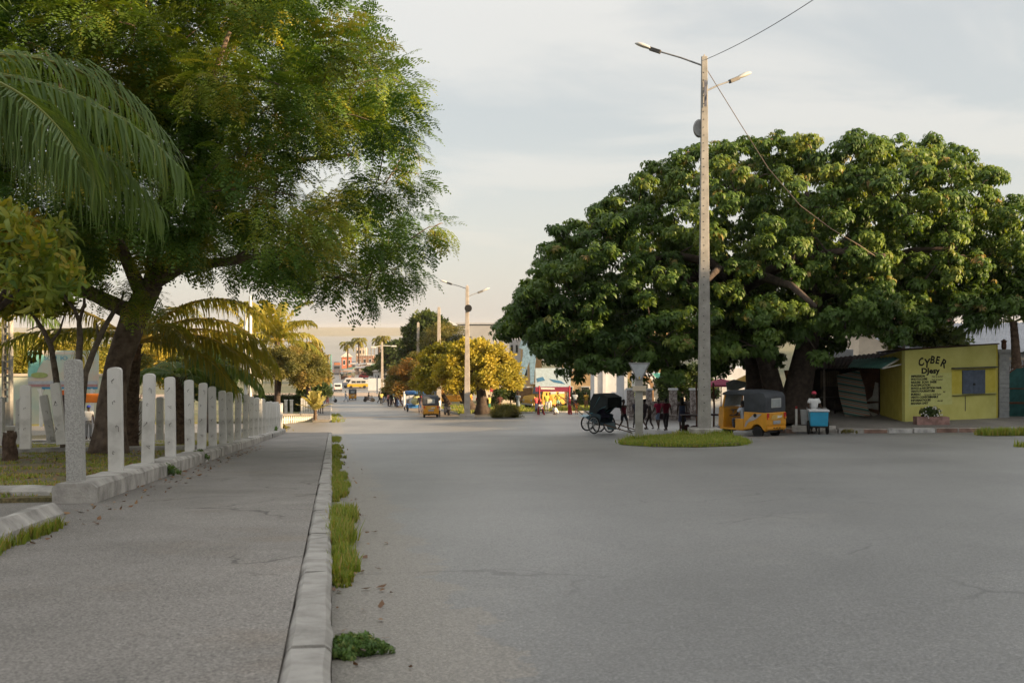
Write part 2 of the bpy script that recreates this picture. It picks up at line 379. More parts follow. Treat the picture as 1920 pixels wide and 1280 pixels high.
struct(sheet('dirt_edge', 7.8, 10.6, 97, 196, M_dirt, .006, 1.4, 3))
# left pavement with its kerb
struct(sheet('pavement', -2.82, -.205, -12, 71.5, M_walk, .115, .9, 2, skirt=.3))
kl = [uv2xy(-.1, v) for v in (-12.2, 71.5)]
kerb_run('kerb', kl, .2, .122, M_kerb, step=2.47, gap=.016, jitter=.005, wear=.005)
struct(sheet('pavement', -9, -2.83, 10.9, 15.2, M_walk, .112, 1, 1.5, skirt=.3))
struct(sheet('far_pavement', -1.5, -.2, 90.5, 102, M_walk, .11, 1.5, 3, skirt=.3))
struct(sheet('far_pavement', -3.0, -.2, 102, 190, M_walk, .114, 1.5, 3, skirt=.3))
kerb_run('far_kerb', [uv2xy(-.1, 90.5), uv2xy(-.1, 190)], .2, .125, M_kerb, step=3)
# park on the left
struct(sheet('lawn', -46, -2.9, 14.6, 71.2, M_lawn, .17, 1.5, 1.5, skirt=.4, fz=lambda U, V: .025*np.sin(U*1.7)*np.sin(V*1.3)))
struct(sheet('near_lawn', -30, -2.95, -12, 10.9, M_lawn, .17, 1.5, 1.5, skirt=.4))
struct(sheet('park_path', -60, -9, 46, 57, M_walk, .19, 3, 2))
struct(sheet('far_lawn', -70, -3.05, 89, 200, M_park, .12, 4, 4, skirt=.4))
# park on the right
struct(sheet('park_lawn', 11.0, 80, 97.6, 192, M_park, .10, 3, 3, skirt=.3))
kerb_run('park_kerb', [uv2xy(10.8, 190), uv2xy(10.8, 100.5), uv2xy(12.2, 97.6), uv2xy(60, 95.5)], .22, .14, M_kerb, step=2.5)
def far_land():
    b = MB(); b.add([(-9000, 830, -24), (9000, 830, -24), (9000, 4400, -24), (-9000, 4400, -24)], [(0, 1, 2, 3)])
    struct(b.build('sea', M_sea))
    xs = np.linspace(-5200, 5200, 131); prof = [(4300, -26), (4320, -22.5), (4700, -15), (5200, -1), (5900, 12), (7000, 9)]
    vs = []
    for y, z in prof:
        for x in xs:
            bump = (2.6*math.sin(x*.0011+.6)+1.5*math.sin(x*.0047)+.8*math.sin(x*.013))*max(0, (z+24)/36)
            vs.append((x, y, z+bump))
    w = len(xs); fs = [(j*w+i, j*w+i+1, (j+1)*w+i+1, (j+1)*w+i) for j in range(len(prof)-1) for i in range(w-1)]
    me = bpy.data.meshes.new('hills'); me.from_pydata(vs, [], fs); me.materials.append(M_hill); me.update(); struct(put('hills', me))
far_land()
# ------------------------------------------------------------------ trees
M_bark = mat('bark', (.085, .062, .048), .95, .0, 3.5, 1., 9, col2=(.22, .165, .125), detail=9)
M_bark_d = mat('dark_bark', (.045, .034, .028), .95, .0, 5, .9, 12, col2=(.09, .068, .055))
M_bark_g = mat('grey_bark', (.10, .078, .058), .9, .0, 7, .5, 18, col2=(.19, .155, .12))
M_palmbark = mat('palm_bark', (.055, .035, .025), .95, .0, 9, .9, 22, col2=(.14, .095, .065))
G1 = [(0, (.045, .10, .022)), (.5, (.105, .185, .034)), (.8, (.21, .27, .042)), (1, (.34, .31, .05))]
M_albizia = leafmat('feathery_leaf', G1, .42)
M_badam = leafmat('broad_leaf', [(0, (.036, .075, .018)), (.5, (.085, .15, .03)), (.82, (.165, .23, .042)), (1, (.32, .22, .10))], .34)
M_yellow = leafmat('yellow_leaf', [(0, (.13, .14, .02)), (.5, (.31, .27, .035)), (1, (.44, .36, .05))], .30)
M_rust = leafmat('rusty_leaf', [(0, (.085, .11, .025)), (.5, (.19, .145, .035)), (1, (.36, .18, .045))], .35)
M_olive = leafmat('olive_leaf', [(0, (.085, .095, .025)), (.6, (.17, .155, .04)), (1, (.28, .20, .055))], .35)
M_weed = leafmat('weed_leaf', [(0, (.05, .105, .028)), (.6, (.12, .21, .052)), (1, (.24, .24, .07))], .3)
M_green = leafmat('green_leaf', [(0, (.025, .045, .012)), (.6, (.055, .085, .02)), (1, (.10, .12, .03))], .3)
M_frangi = leafmat('frangipani_leaf', [(0, (.09, .16, .03)), (.5, (.21, .26, .045)), (.8, (.34, .29, .04)), (1, (.50, .28, .04))], .42)
M_frond = leafmat('palm_leaflet', [(0, (.055, .105, .03)), (.6, (.125, .19, .055)), (1, (.24, .25, .07))], .36)
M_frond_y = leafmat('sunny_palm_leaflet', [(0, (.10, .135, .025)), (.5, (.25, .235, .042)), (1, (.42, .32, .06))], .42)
M_grass = leafmat('grass_blade', [(0, (.11, .165, .028)), (.5, (.205, .265, .042)), (.78, (.31, .30, .075)), (1, (.36, .24, .10))], .36)
def quadlist(): return [], []
def tpl_bipinnate():
    V, Q = [], []
    def strip(p, d, side, ln, w, nq):
        for i in range(nq):
            s = (i+.55)/nq; c = p + d*(ln*s) + np.array([0, 0, -.10*ln*s*s*3]); h = ln/nq*.34; ww = w*(1-.45*abs(s-.45)*1.6)
            b = len(V)
            V.extend([c-side*ww+d*h*.9, c-d*h*1.25, c+side*ww+d*h*.9, c+d*h*1.5]); Q.append((b, b+1, b+2, b+3))
    up = np.array([0, 0, 1.])
    for i in range(4):
        t = .22+.21*i; base = np.array([0, t, -.28*t*t])
        for sg in (-1, 1):
            d = np.array([sg*.86, .50, -.10]); d /= np.linalg.norm(d); side = np.cross(d, up); side /= np.linalg.norm(side)
            strip(base, d, side, .38*(1-.18*abs(i-1.3)), .10, 4)
    d = np.array([0, .95, -.5]); d /= np.linalg.norm(d); side = np.array([1., 0, 0]); strip(np.array([0, .9, -.25]), d, side, .28, .09, 3)
    return np.array(V), Q
def tpl_rosette(n=9, ln=1., w=.36, droop=1.0, seed=1):
    r = random.Random(seed); V, Q = [], []
    for i in range(n):
        a = 2*math.pi*(i/n)+r.uniform(-.3, .3); L_ = ln*r.uniform(.7, 1.1); el = r.uniform(-.1, .75)
        d = np.array([math.cos(a)*math.cos(el), math.sin(a)*math.cos(el), math.sin(el)]); s = np.array([-math.sin(a), math.cos(a), 0])*w*.5*L_
        p0 = d*.05; p1 = d*L_*.5; p2 = d*L_*.78+np.array([0, 0, -.30*droop*L_]); p3 = p2+np.array([d[0]*.12, d[1]*.12, -.42*droop])*L_
        b = len(V); V.extend([p0-s*.25, p0+s*.25, p1+s, p1-s, p2+s*.95, p2-s*.95, p3+s*.12, p3-s*.12])
        Q += [(b, b+1, b+2, b+3), (b+3, b+2, b+4, b+5), (b+5, b+4, b+6, b+7)]
    # the rosette's axis is local +Y: swap Y and Z
    V = np.array(V)[:, [0, 2, 1]]*np.array([1, 1, -1])
    return V, Q
def tpl_sprig(n=7, seed=3, w=.3, ln=.6):
    r = random.Random(seed); V, Q = [], []
    for i in range(n):
        c = np.array([r.uniform(-.5, .5), r.uniform(-.5, .5), r.uniform(-.35, .35)])
        d = np.array([r.gauss(0, 1), r.gauss(0, 1), r.gauss(0, .5)-.2]); d /= np.linalg.norm(d)
        s = np.cross(d, [r.gauss(0, 1), r.gauss(0, 1), r.gauss(0, 1)]); s /= np.linalg.norm(s)
        b = len(V); V.extend([c-d*ln*.5, c+s*w*.5-d*ln*.05, c+d*ln*.5, c-s*w*.5-d*ln*.05]); Q.append((b, b+1, b+2, b+3))
    return np.array(V), Q
T_bip = tpl_bipinnate(); T_ros = tpl_rosette(); T_sprig = tpl_sprig(); T_fran = tpl_rosette(8, 1.25, .19, .6, 5)
T_fine = tpl_sprig(9, 5, .14, .5)
def grow(trunk, centres, r_tip=.018, expo=.46, seed=1, wob=.12, skip=2, sag=.0):
    """limbs that branch from the trunk's points to every clump centre; returns tubes [(points, radii)]"""
    rnd = random.Random(seed); nodes = [Vector(p) for p in trunk]; parent = [i-1 for i in range(len(nodes))]; plen = [0.]
    for i in range(1, len(nodes)): plen.append(plen[-1]+(nodes[i]-nodes[i-1]).length)
    top = nodes[-1]; order = sorted(range(len(centres)), key=lambda i: (Vector(centres[i])-top).length)
    tips = []; chains = []
    for ci in order:
        c = Vector(centres[ci]); best = None
        for i in range(skip, len(nodes)):
            dd = (nodes[i]-c).length
            cost = dd + .28*plen[i] + (1.2 if nodes[i].z > c.z+.6 else 0)
            if best is None or cost < best[0]: best = (cost, i)
        i = best[1]; a = nodes[i]; dist = (c-a).length; n = max(2, int(dist/1.1)+1); prev = i; ch = [i]
        for s in range(1, n+1):
            t = s/n; q = a.lerp(c, t); q.z += math.sin(t*math.pi)*(.10-sag)*dist
            if s < n: q += Vector((rnd.gauss(0, wob), rnd.gauss(0, wob), rnd.gauss(0, wob)))*min(1, dist*.4)
            nodes.append(q); parent.append(prev); plen.append(plen[prev]+(q-nodes[prev]).length); prev = len(nodes)-1; ch.append(prev)
        tips.append(prev); chains.append(ch)
    cnt = [0]*len(nodes)
    for t in tips:
        i = t
        while i >= 0: cnt[i] += 1; i = parent[i]
    return [([nodes[i] for i in ch], [r_tip*max(1, cnt[j])**expo for j in ch[1:2]]+[r_tip*max(1, cnt[i])**expo for i in ch[1:-1]]+[r_tip*.6]) for ch in chains]
def clump_leaves(centres, radii, per, flat=.65, shell=.35, out=.55, down=0., seed=1, centre=None):
    """leaf positions and directions around clump centres: more of them near the clump's skin, pointing outwards"""
    C = np.asarray(centres, float); n = len(C); idx = np.repeat(np.arange(n), per)
    d = rng.normal(0, 1, (len(idx), 3)); d /= np.linalg.norm(d, axis=1, keepdims=True)
    r = (shell+(1-shell)*rng.random(len(idx))**.6)
    pos = C[idx] + d*np.array([1, 1, flat])*(r*np.asarray(radii)[idx])[:, None]
    di = d*out + rng.normal(0, .45, d.shape)
    if centre is not None:
        o = pos-np.asarray(centre); o /= np.linalg.norm(o, axis=1, keepdims=True)+1e-9; di += o*.7
    di[:, 2] -= down
    return pos, di, idx
def tints(n, idx, base=.4, amp=.5, spread=.16, nc=None):
    cl = rng.normal(0, amp*.5, (idx.max()+1))
    return np.clip(base + cl[idx] + rng.normal(0, spread, n), 0, 1)
def tree(name, label, base, trunk_pts, trunk_r, centres, crad, per, tpl, lscale, leaf, bark, group=None, tip=.018, base_tint=.4, flat=.65, down=.15, shell=.35, cat='tree', seed=1, limbs=True, expo=.46, wob=.12, flare=1.5, upright=None, fluted=False):
    root = thing(name, label, cat, base, 0, group); B = Vector(base)
    loc = [Vector(p)-B for p in trunk_pts]; C = [Vector(c)-B for c in centres]
    b = MB(); pts = []; rr = []
    for i in range(len(loc)-1):
        for s in range(3):
            t = s/3; pts.append(loc[i].lerp(loc[i+1], t)); rr.append(trunk_r[i]*(1-t)+trunk_r[i+1]*t)
    pts.append(loc[-1]); rr.append(trunk_r[-1]); rr[0] *= flare; rr[1] *= 1+(flare-1)*.4
    b.tube(pts, rr, 12)
    if limbs:
        for p_, r_ in grow(loc, C, tip, expo, seed, wob): b.tube(p_, r_, 6)
    b.build('trunk', bark, root, smooth='all')
    cm = np.mean(np.array(C), axis=0)
    pos, di, idx = clump_leaves(C, crad, per, flat, shell, down=down, centre=cm)
    if upright is not None: di = di*(1-upright)+np.array([0, 0, 1.])*upright
    me = cloud_mesh('crown', leaf, tpl[0], tpl[1], pos, rots(di, rng.uniform(-.6, .6, len(pos))), lscale*rng.uniform(.7, 1.25, len(pos)), tints(len(pos), idx, base_tint))
    put('crown', me, root)
    return root
def poly_in(px, py, poly):
    c = False; n = len(poly)
    for i in range(n):
        x0, y0 = poly[i]; x1, y1 = poly[i-1]
        if (y0 > py) != (y1 > py) and px < (x1-x0)*(py-y0)/(y1-y0)+x0: c = not c
    return c
# --- the large feathery tree on the left
def left_tree():
    k0 = 69.; base = PG(202, k0, .1); y0 = base.y
    def W(px, py, dy): kk = F/(y0+dy); return Vector(((px-HX)/kk, y0+dy, (HY-py)/kk))
    tr = [base, W(208, 760, 0), W(222, 680, .1), W(250, 600, .3), W(285, 530, .5)]
    sil = [(-420, 380), (-430, -80), (-250, -330), (200, -420), (520, -260), (590, -60), (622, 40), (722, 150), (735, 235), (742, 330), (715, 372), (812, 424), (752, 470), (742, 512), (700, 530), (630, 512), (560, 505), (470, 500), (400, 490), (330, 505), (280, 470), (200, 470), (120, 500), (-100, 470), (-300, 470)]
    rnd = random.Random(5); C = []; rad = []
    while len(C) < 430:
        px, py = rnd.uniform(-430, 850), rnd.uniform(-420, 560)
        if not poly_in(px, py, sil): continue
        e = 1-((px-190)/680)**2; D = 7.5*math.sqrt(max(.03, e))
        dy = rnd.uniform(-1, 1)*D
        q = W(px, py, dy)
        if any((q-c).length < .70 for c in C): continue
        C.append(q); rad.append(rnd.uniform(.6, 1.0))
    edge = [(690, 40), (680, 75), (772, 158), (785, 232), (790, 335), (830, 424), (845, 420), (805, 448), (765, 480), (752, 515), (700, 548), (690, 520), (640, 520), (600, 530), (740, 120), (720, 230), (780, 270), (660, 10), (770, 300), (560, 500), (520, 480)]
    for px, py in edge: C.append(W(px-14, py, rnd.uniform(-1.5, 1.5))); rad.append(.34)
    root = thing('albizia_tree', 'large spreading feathery-leaved tree with a thick fissured trunk behind the white fence posts', 'tree', base)
    loc = [p-base for p in tr]; CC = [c-base for c in C]
    b = MB(); pts, rr = [], []
    tr_r = [.44, .37, .34, .36, .32]
    for i in range(len(loc)-1):
        for s in range(4):
            t = s/4; pts.append(loc[i].lerp(loc[i+1], t)); rr.append(tr_r[i]*(1-t)+tr_r[i+1]*t)
    pts.append(loc[-1]); rr.append(tr_r[-1]); rr[0] = .56; rr[1] = .47
    b.tube(pts, rr, 16)
    for s in range(7):     # buttressed, fluted lower trunk
        a = s*.9+.3; o = Vector((math.cos(a), math.sin(a), 0))
        b.tube([pts[0]+o*.42, pts[2]+o*.31, pts[5]+o*.26, pts[8]+o*.25, pts[11]+o*.20], [.18, .14, .11, .11, .10], 8)
    limbs = [[(285, 530, .5), (340, 500, -.5), (430, 490, -1.2), (510, 478, -1.5), (600, 455, -1.6)],
             [(285, 530, .5), (330, 470, .5), (390, 400, .8), (450, 320, 1), (540, 250, .8)],
             [(270, 560, .4), (230, 470, 0), (180, 380, -1), (140, 260, -2), (100, 120, -3)],
             [(285, 530, .5), (300, 420, -1.2), (330, 300, -2.4), (390, 170, -3.2), (430, 60, -4)],
             [(255, 590, .3), (150, 540, -.8), (60, 520, -1.6), (-60, 470, -2)],
             [(285, 530, .5), (350, 440, 2.4), (430, 360, 4), (560, 300, 5), (660, 290, 5)]]
    LP = []
    for li in limbs:
        q = [W(*t)-base for t in li]; b.tube(q, [.24, .17, .12, .085, .05][:len(q)], 8); LP += q[1:]
    skel = loc[2:]+LP
    # attach every clump to the nearest point of trunk or limb
    rnd2 = random.Random(3); nodes = list(skel)
    for ci in sorted(range(len(CC)), key=lambda i: (CC[i]-loc[-1]).length):
        c = CC[ci]; a = min(nodes, key=lambda q: (q-c).length+(.8 if q.z > c.z+.8 else 0)); d = (c-a).length
        ci_root = any(a is q for q in skel)
        m1 = a.lerp(c, .4)+Vector((rnd2.gauss(0, .1), rnd2.gauss(0, .1), .10*d)); m2 = a.lerp(c, .75)+Vector((rnd2.gauss(0, .1), rnd2.gauss(0, .1), .09*d))
        b.tube([a, m1, m2, c], [min(.06, .012+.018*d) if ci_root else .02, min(.04, .012+.011*d) if ci_root else .016, .012, .006], 5); nodes += [m1, m2, c]
    b.build('trunk', M_bark, root, smooth='all')
    n = len(CC); per = 70
    pos, di, idx = clump_leaves(CC, rad, per, .62, .15, down=.38, centre=np.array([0, 0, 6.5]))
    keep = np.ones(len(pos), bool); keep[idx >= 430] = rng.random((idx >= 430).sum()) < .24; _r = pos[:, 0] > 4.2; keep &= ~(_r & (idx < 430) & (rng.random(len(pos)) < .2))
    pos, di, idx = pos[keep], di[keep], idx[keep]
    put('crown', cloud_mesh('crown', M_albizia, T_bip[0], T_bip[1], pos, rots(di, rng.uniform(-.5, .5, len(pos))), .70*rng.uniform(.65, 1.2, len(pos)), tints(len(pos), idx, .45, .5, .14)), root)
    pods = MB()
    for i in range(40):
        c = CC[430+i % len(edge)] if i < 21 else CC[rnd2.randrange(430)]
        c = c+Vector((rnd2.gauss(0, .3), rnd2.gauss(0, .3), -.25)); ln = rnd2.uniform(.12, .2)
        pods.ball(c, (.022, .012, ln/2), 6)
    pods.build('seed_pod', M_bark_d, root)['kind'] = 'stuff'
    return root
left_tree()
# --- the broad dome-shaped tree on the right
def right_tree():
    k0 = 42.; cx, cy = (1450-HX)/k0, F/k0
    base = Vector(((1490-HX)/k0, cy, g((1490-HX)/k0, cy)+.05))
    zb = (HY-790)/k0
    Tx = [-12.1, -11.2, -10, -8.2, -7.1, -6, -4.8, -2.9, -.7, 3, 6, 8.3, 9.4, 10.2, 10.8, 11.4, 12.3]
    Tz = [4.0, 5.8, 8.0, 9.6, 10.5, 11.2, 12.0, 12.8, 13.05, 13.05, 12.8, 12.3, 11.5, 10.3, 9.2, 8.0, 5.4]
    Bx = [-12, -10.9, -10.1, -8, -5, -2, 1, 4, 7, 9.5, 12]
    Bz = [4.7, 4.3, 2.9, 2.2, 2.4, 2.7, 3.2, 3.7, 4.2, 4.8, 5.2]
    rnd = random.Random(9); C = []; rad = []; tries = 0
    while len(C) < 1040 and tries < 90000:
        tries += 1
        x = rnd.uniform(-12, 12); D = 10.5*math.sqrt(max(.02, 1-((x-.2)/12.6)**2)); y = rnd.uniform(-.56, .9)*D
        e = math.sqrt(max(0, 1-(y/(D+.6 if y > 0 else D*.58+.7))**2)); zt = np.interp(x, Tx, Tz); zl = np.interp(x, Bx, Bz)
        zt = zl+.8+(zt-zl-.8)*(.35+.65*e) if y < 0 else zl+(zt-zl)*e**.7
        s = rnd.random(); s = 1-.9*(1-s)**.5 if rnd.random() < .45 else 1-(1-s)**2.1*.99
        z = zl+(zt-zl)*s-.45
        # leave some pockets open so that the sky shows through
        q = Vector((cx+x, cy+y, zb+z))
        if (math.sin(x*1.3+2)*math.sin(z*1.7+.5)*math.sin(y*.9+1)) > .52 and rnd.random() < .75: continue
        if any((q-c).length < .66 for c in C): continue
        C.append(q); rad.append(rnd.uniform(.48, .8))
    # sprays that break the outline
    for x, z in [(-11.6, 4.6), (-10.9, 6.0), (-9.9, 7.9), (-10.5, 5.3), (-11.9, 4.2), (-8.9, 8.8), (-7.2, 9.9), (8.9, 11.4), (9.8, 10.2), (10.6, 8.8), (8.2, 12.1), (7.0, 12.6), (-5.4, 11.4), (-9.6, 8.6), (-10.0, 6.9)]:
        C.append(Vector((cx+x, cy+rnd.uniform(-1.5, 1), zb+z-.1))); rad.append(.5)
    root = thing('almond_tree', 'huge dome-shaped broad-leaved tree shading the corner behind the lamp pole', 'tree', base)
    b = MB(); bb = base
    stems = [([(1490, 792, 0), (1494, 740, 0), (1505, 690, .2), (1515, 640, .6), (1530, 560, 1)], [.85, .66, .58, .5, .36]),
             ([(1470, 795, .6), (1452, 740, .4), (1440, 690, 0), (1420, 620, -.6), (1390, 540, -1)], [.6, .48, .42, .36, .26]),
             ([(1421, 788, 2.2), (1419, 740, 2.2), (1416, 690, 2.2), (1395, 620, 1.8), (1340, 540, 1)], [.62, .5, .46, .38, .26])]
    skel = []
    for pts_, r_ in stems:
        q = []
        for px, py, dy in pts_:
            kk = F/(cy+dy); q.append(Vector(((px-HX)/kk, cy+dy, (HY-py)/kk))-bb)
        qq, rr = [], []
        for i in range(len(q)-1):
            for s in range(3): t = s/3; qq.append(q[i].lerp(q[i+1], t)); rr.append(r_[i]*(1-t)+r_[i+1]*t)
        qq.append(q[-1]); rr.append(r_[-1]); b.tube(qq, rr, 12); skel += q[3:]
    for tx, ty, tz in [(-6, -3, 7), (-8, 0, 5.5), (-4, -6, 6), (3, -6, 7), (7, -3, 7.5), (9, 0, 7), (2, 2, 10.5), (-2, 0, 10), (5, 3, 9), (-5, 4, 7), (0, -7, 5)]:
        t = Vector((cx+tx, cy+ty, zb+tz))-bb; a = min(skel[:6], key=lambda q: (q-t).length)
        m = [a, a.lerp(t, .35)+Vector((0, 0, .7)), a.lerp(t, .7)+Vector((0, 0, .6)), t]; b.tube(m, [.3, .22, .15, .09], 7); skel += m[1:]
    nodes = list(skel); rnd2 = random.Random(4)
    for c in sorted([c-bb for c in C], key=lambda c: (c-skel[0]).length):
        a = min(nodes[::2] if len(nodes) > 900 else nodes, key=lambda q: (q-c).length+(.8 if q.z > c.z+.8 else 0)); d = (c-a).length
        m1 = a.lerp(c, .5)+Vector((rnd2.gauss(0, .1), rnd2.gauss(0, .1), .12*d))
        b.tube([a, m1, c], [.015+.02*d, .012+.01*d, .008], 5); nodes += [m1, c]
    b.build('trunk', M_bark_d, root, smooth='all')
    CC = [c-bb for c in C]
    pos, di, idx = clump_leaves(CC, rad, 29, .6, .3, down=-.25, centre=np.array([0, 0, 5.]))
    di = di*.6+np.array([0, 0, .6])
    tint = np.minimum(tints(len(pos), idx, .36, .3, .10)+.34*np.clip((pos[:, 2]-4.5)/6, 0, 1)*rng.random(len(pos)), .85)  # upper leaves yellower: new growth, plus the golden sunlit band put into tint
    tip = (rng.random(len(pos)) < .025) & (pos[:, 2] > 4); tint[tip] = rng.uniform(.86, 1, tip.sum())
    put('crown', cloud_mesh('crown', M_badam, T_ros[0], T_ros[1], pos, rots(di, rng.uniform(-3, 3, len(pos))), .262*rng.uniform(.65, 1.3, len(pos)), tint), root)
right_tree()
# --- palms
def frond(mb, tints_, p0, az, el, L_, droop, lf, nl=46, rr=.03, hang=.6, seed=0, wmul=1.):
    r = random.Random(seed); d = Vector((math.sin(az)*math.cos(el), math.cos(az)*math.cos(el), math.sin(el))); p = Vector(p0); pts = [p.copy()]; dirs = [d.copy()]; n = 14
    for i in range(n):
        d = (d+Vector((0, 0, -droop/n*(.5+1.2*i/n)))).normalized(); p = p+d*(L_/n); pts.append(p.copy()); dirs.append(d.copy())
    b0 = len(mb.v); mb.tube(pts, [rr*(1-.85*i/n) for i in range(n+1)], 5); tints_ += [.95]*(len(mb.v)-b0)
    tb = r.uniform(.25, .65)
    for j in range(nl):
        t = .14+.86*(j+.5)/nl; f = t*n; i = min(n-1, int(f)); q = pts[i].lerp(pts[i+1], f-i); dd = dirs[i]
        side = dd.cross(Vector((0, 0, 1)))
        if side.length < .05: side = Vector((math.cos(az), -math.sin(az), 0))
        side.normalize(); up = side.cross(dd)
        ll = lf*(.35+.65*math.sin(math.pi*min(1, .18+.78*t))**.7)*r.uniform(.7, 1.12)
        for sg in (-1, 1):
            if r.random() < .06: continue
            hang_ = hang*r.uniform(.6, 1.25)
            o = (side*sg*.8+dd*r.uniform(.45, .7)+up*r.uniform(.0, .25)).normalized()
            dn = Vector((0, 0, -1)); w = (dd*.8+up*.2).normalized()*.021*wmul
            m1 = q+o*ll*.4+dn*ll*.10*hang_; m2 = m1+(o*(1-hang_*.6)+dn*hang_*.9+dd*r.uniform(-.15, .15))*ll*.33; m3 = m2+(o*(1-hang_*.8)+dn*hang_*1.3+dd*r.uniform(-.25, .25))*ll*.3
            b1 = len(mb.v)
            mb.add([q-w*.6, q+w*.6, m1+w, m1-w, m2+w*.8, m2-w*.8, m3+w*.1, m3-w*.1], [(0, 1, 2, 3), (3, 2, 4, 5), (5, 4, 6, 7)])
            tints_ += [min(1, max(0, tb+r.gauss(0, .13)))]*8
def palm(name, label, base, top, r0, fronds, leaf, group=None, lf=.7, bark=None, cat='palm tree', wmul=1., nl=46, shag=False, trunk=True):
    """fronds: list of (azimuth, elevation, length, droop, hang)"""
    root = thing(name, label, cat, base, 0, group); B = Vector(base); T = Vector(top)-B
    if trunk:
        b = MB(); n = 16; bend = Vector((T.x*.25, T.y*.25, 0))
        pts = [Vector((T.x*t, T.y*t, T.z*t))-bend*math.sin(t*math.pi)*.5 for t in [i/n for i in range(n+1)]]
        b.tube(pts, [r0*(1.25 if i == 0 else 1.0-.25*i/n)*(1+.05*(i % 2)) for i in range(n+1)], 10)
        if shag:
            rr = random.Random(4)
            for i in range(90):
                t = rr.uniform(.05, .98); q = Vector((T.x*t, T.y*t, T.z*t)); a = rr.uniform(0, 6.28); o = Vector((math.cos(a), math.sin(a), 0))
                s = Vector((-o.y, o.x, 0))*rr.uniform(.03, .07); p1 = q+o*r0*.85; p2 = p1+o*rr.uniform(.05, .14)+Vector((0, 0, rr.uniform(.08, .22)))
                b.add([p1-s, p1+s, p2+s*.4, p2-s*.4], [(0, 1, 2, 3)])
        b.build('trunk', bark or M_palmbark, root, smooth=True)
    mb = MB(); ti = []
    for i, (az, el, L_, dr, hg) in enumerate(fronds):
        frond(mb, ti, T+Vector((0, 0, -.05)), az, el, L_, dr, lf, nl, .025+.006*L_, hg, i*13+len(name), wmul)
    me = mb.mesh('fronds', leaf); at = me.attributes.new('tint', 'FLOAT', 'POINT'); at.data.foreach_set('value', ti)
    put('crown', me, root); return root
# ------------------------------------------------------------------ fence posts on the left
M_post = mat('post_concrete', (.42, .405, .38), .9, .0, 2.2, .25, 60, col2=(.66, .645, .615), mix=(.25, .5))
M_post_w = mat('weathered_post', (.33, .322, .305), .92, .0, 55, .6, 80, col2=(.53, .52, .495), detail=6, mix=(.38, .62))
M_iron = mat('rusty_wire', (.035, .025, .02), .8, .3, 30)
M_conc = mat('pole_concrete', (.27, .26, .24), .9, .0, 2.5, .3, 40, col2=(.38, .365, .34))
M_conc_w = mat('warm_concrete', (.33, .29, .25), .9, .0, 2.5, .3, 40, col2=(.44, .395, .345))
M_galv = mat('galvanised_steel', (.26, .26, .26), .5, .15, 8, metal=.6)
M_lampsh = mat('lamp_shell', (.50, .50, .48), .5, .1, 8)
M_lampdk = mat('lamp_case', (.09, .085, .08), .6, .2, 8)
M_lens = mat('lamp_lens', (.55, .52, .46), .2, .08, 6, spec=.5)
M_black = mat('black_rubber', (.018, .018, .018), .8, .2, 10)
M_white = mat('white_paint', (.66, .65, .62), .7, .10, 3)
M_wood = mat('grey_wood', (.20, .17, .14), .9, .3, 6, .3, 30)
def post_mesh(w, d, h, m, seed):
    r = random.Random(seed); b = MB(); t = w*.5; prof = [(-t, 0), (t, 0), (t*.97, h-.06)]
    for a in range(1, 8): q = a*math.pi/8; prof.append((t*.97*math.cos(q)**.8 if math.cos(q) > 0 else -t*.97*(-math.cos(q))**.8, h-.06+.06*math.sin(q)**.8))
    prof.append((-t*.97, h-.06))
    b.prism([(x, -d/2, z) for x, z in prof], (0, d, 0)); return b.mesh('post', m, smooth=True, bevel=.006)
def hook_mesh(seed):
    r = random.Random(seed); b = MB()
    p = [Vector((r.uniform(-.02, .02), -.105, .0)), Vector((r.uniform(-.03, .03), -.125, r.uniform(.01, .04))), Vector((r.uniform(-.05, .05), -.12, r.uniform(-.03, .03))), Vector((r.uniform(-.06, .06), -.135, r.uniform(-.06, -.02)))]
    b.tube(p, .0042, 5); return b.mesh('wire_hook', M_iron)
HOOKS = [hook_mesh(i) for i in range(6)]
PM = [post_mesh(.215, .19, 1.57, M_post_w if i == 0 else M_post, i) for i in range(4)]
PX = [143, 218, 277, 320, 356, 378, 399, 418, 432, 446, 460, 471, 480, 488, 495, 501, 506, 511, 515, 519, 523, 526.5]
ORD = ['first', 'second', 'third', 'fourth', 'fifth', 'sixth', 'seventh', 'eighth', 'ninth', 'tenth', 'eleventh', 'twelfth', 'thirteenth', 'fourteenth', 'fifteenth', 'sixteenth', 'seventeenth', 'eighteenth', 'nineteenth', 'twentieth', 'twenty-first', 'twenty-second']
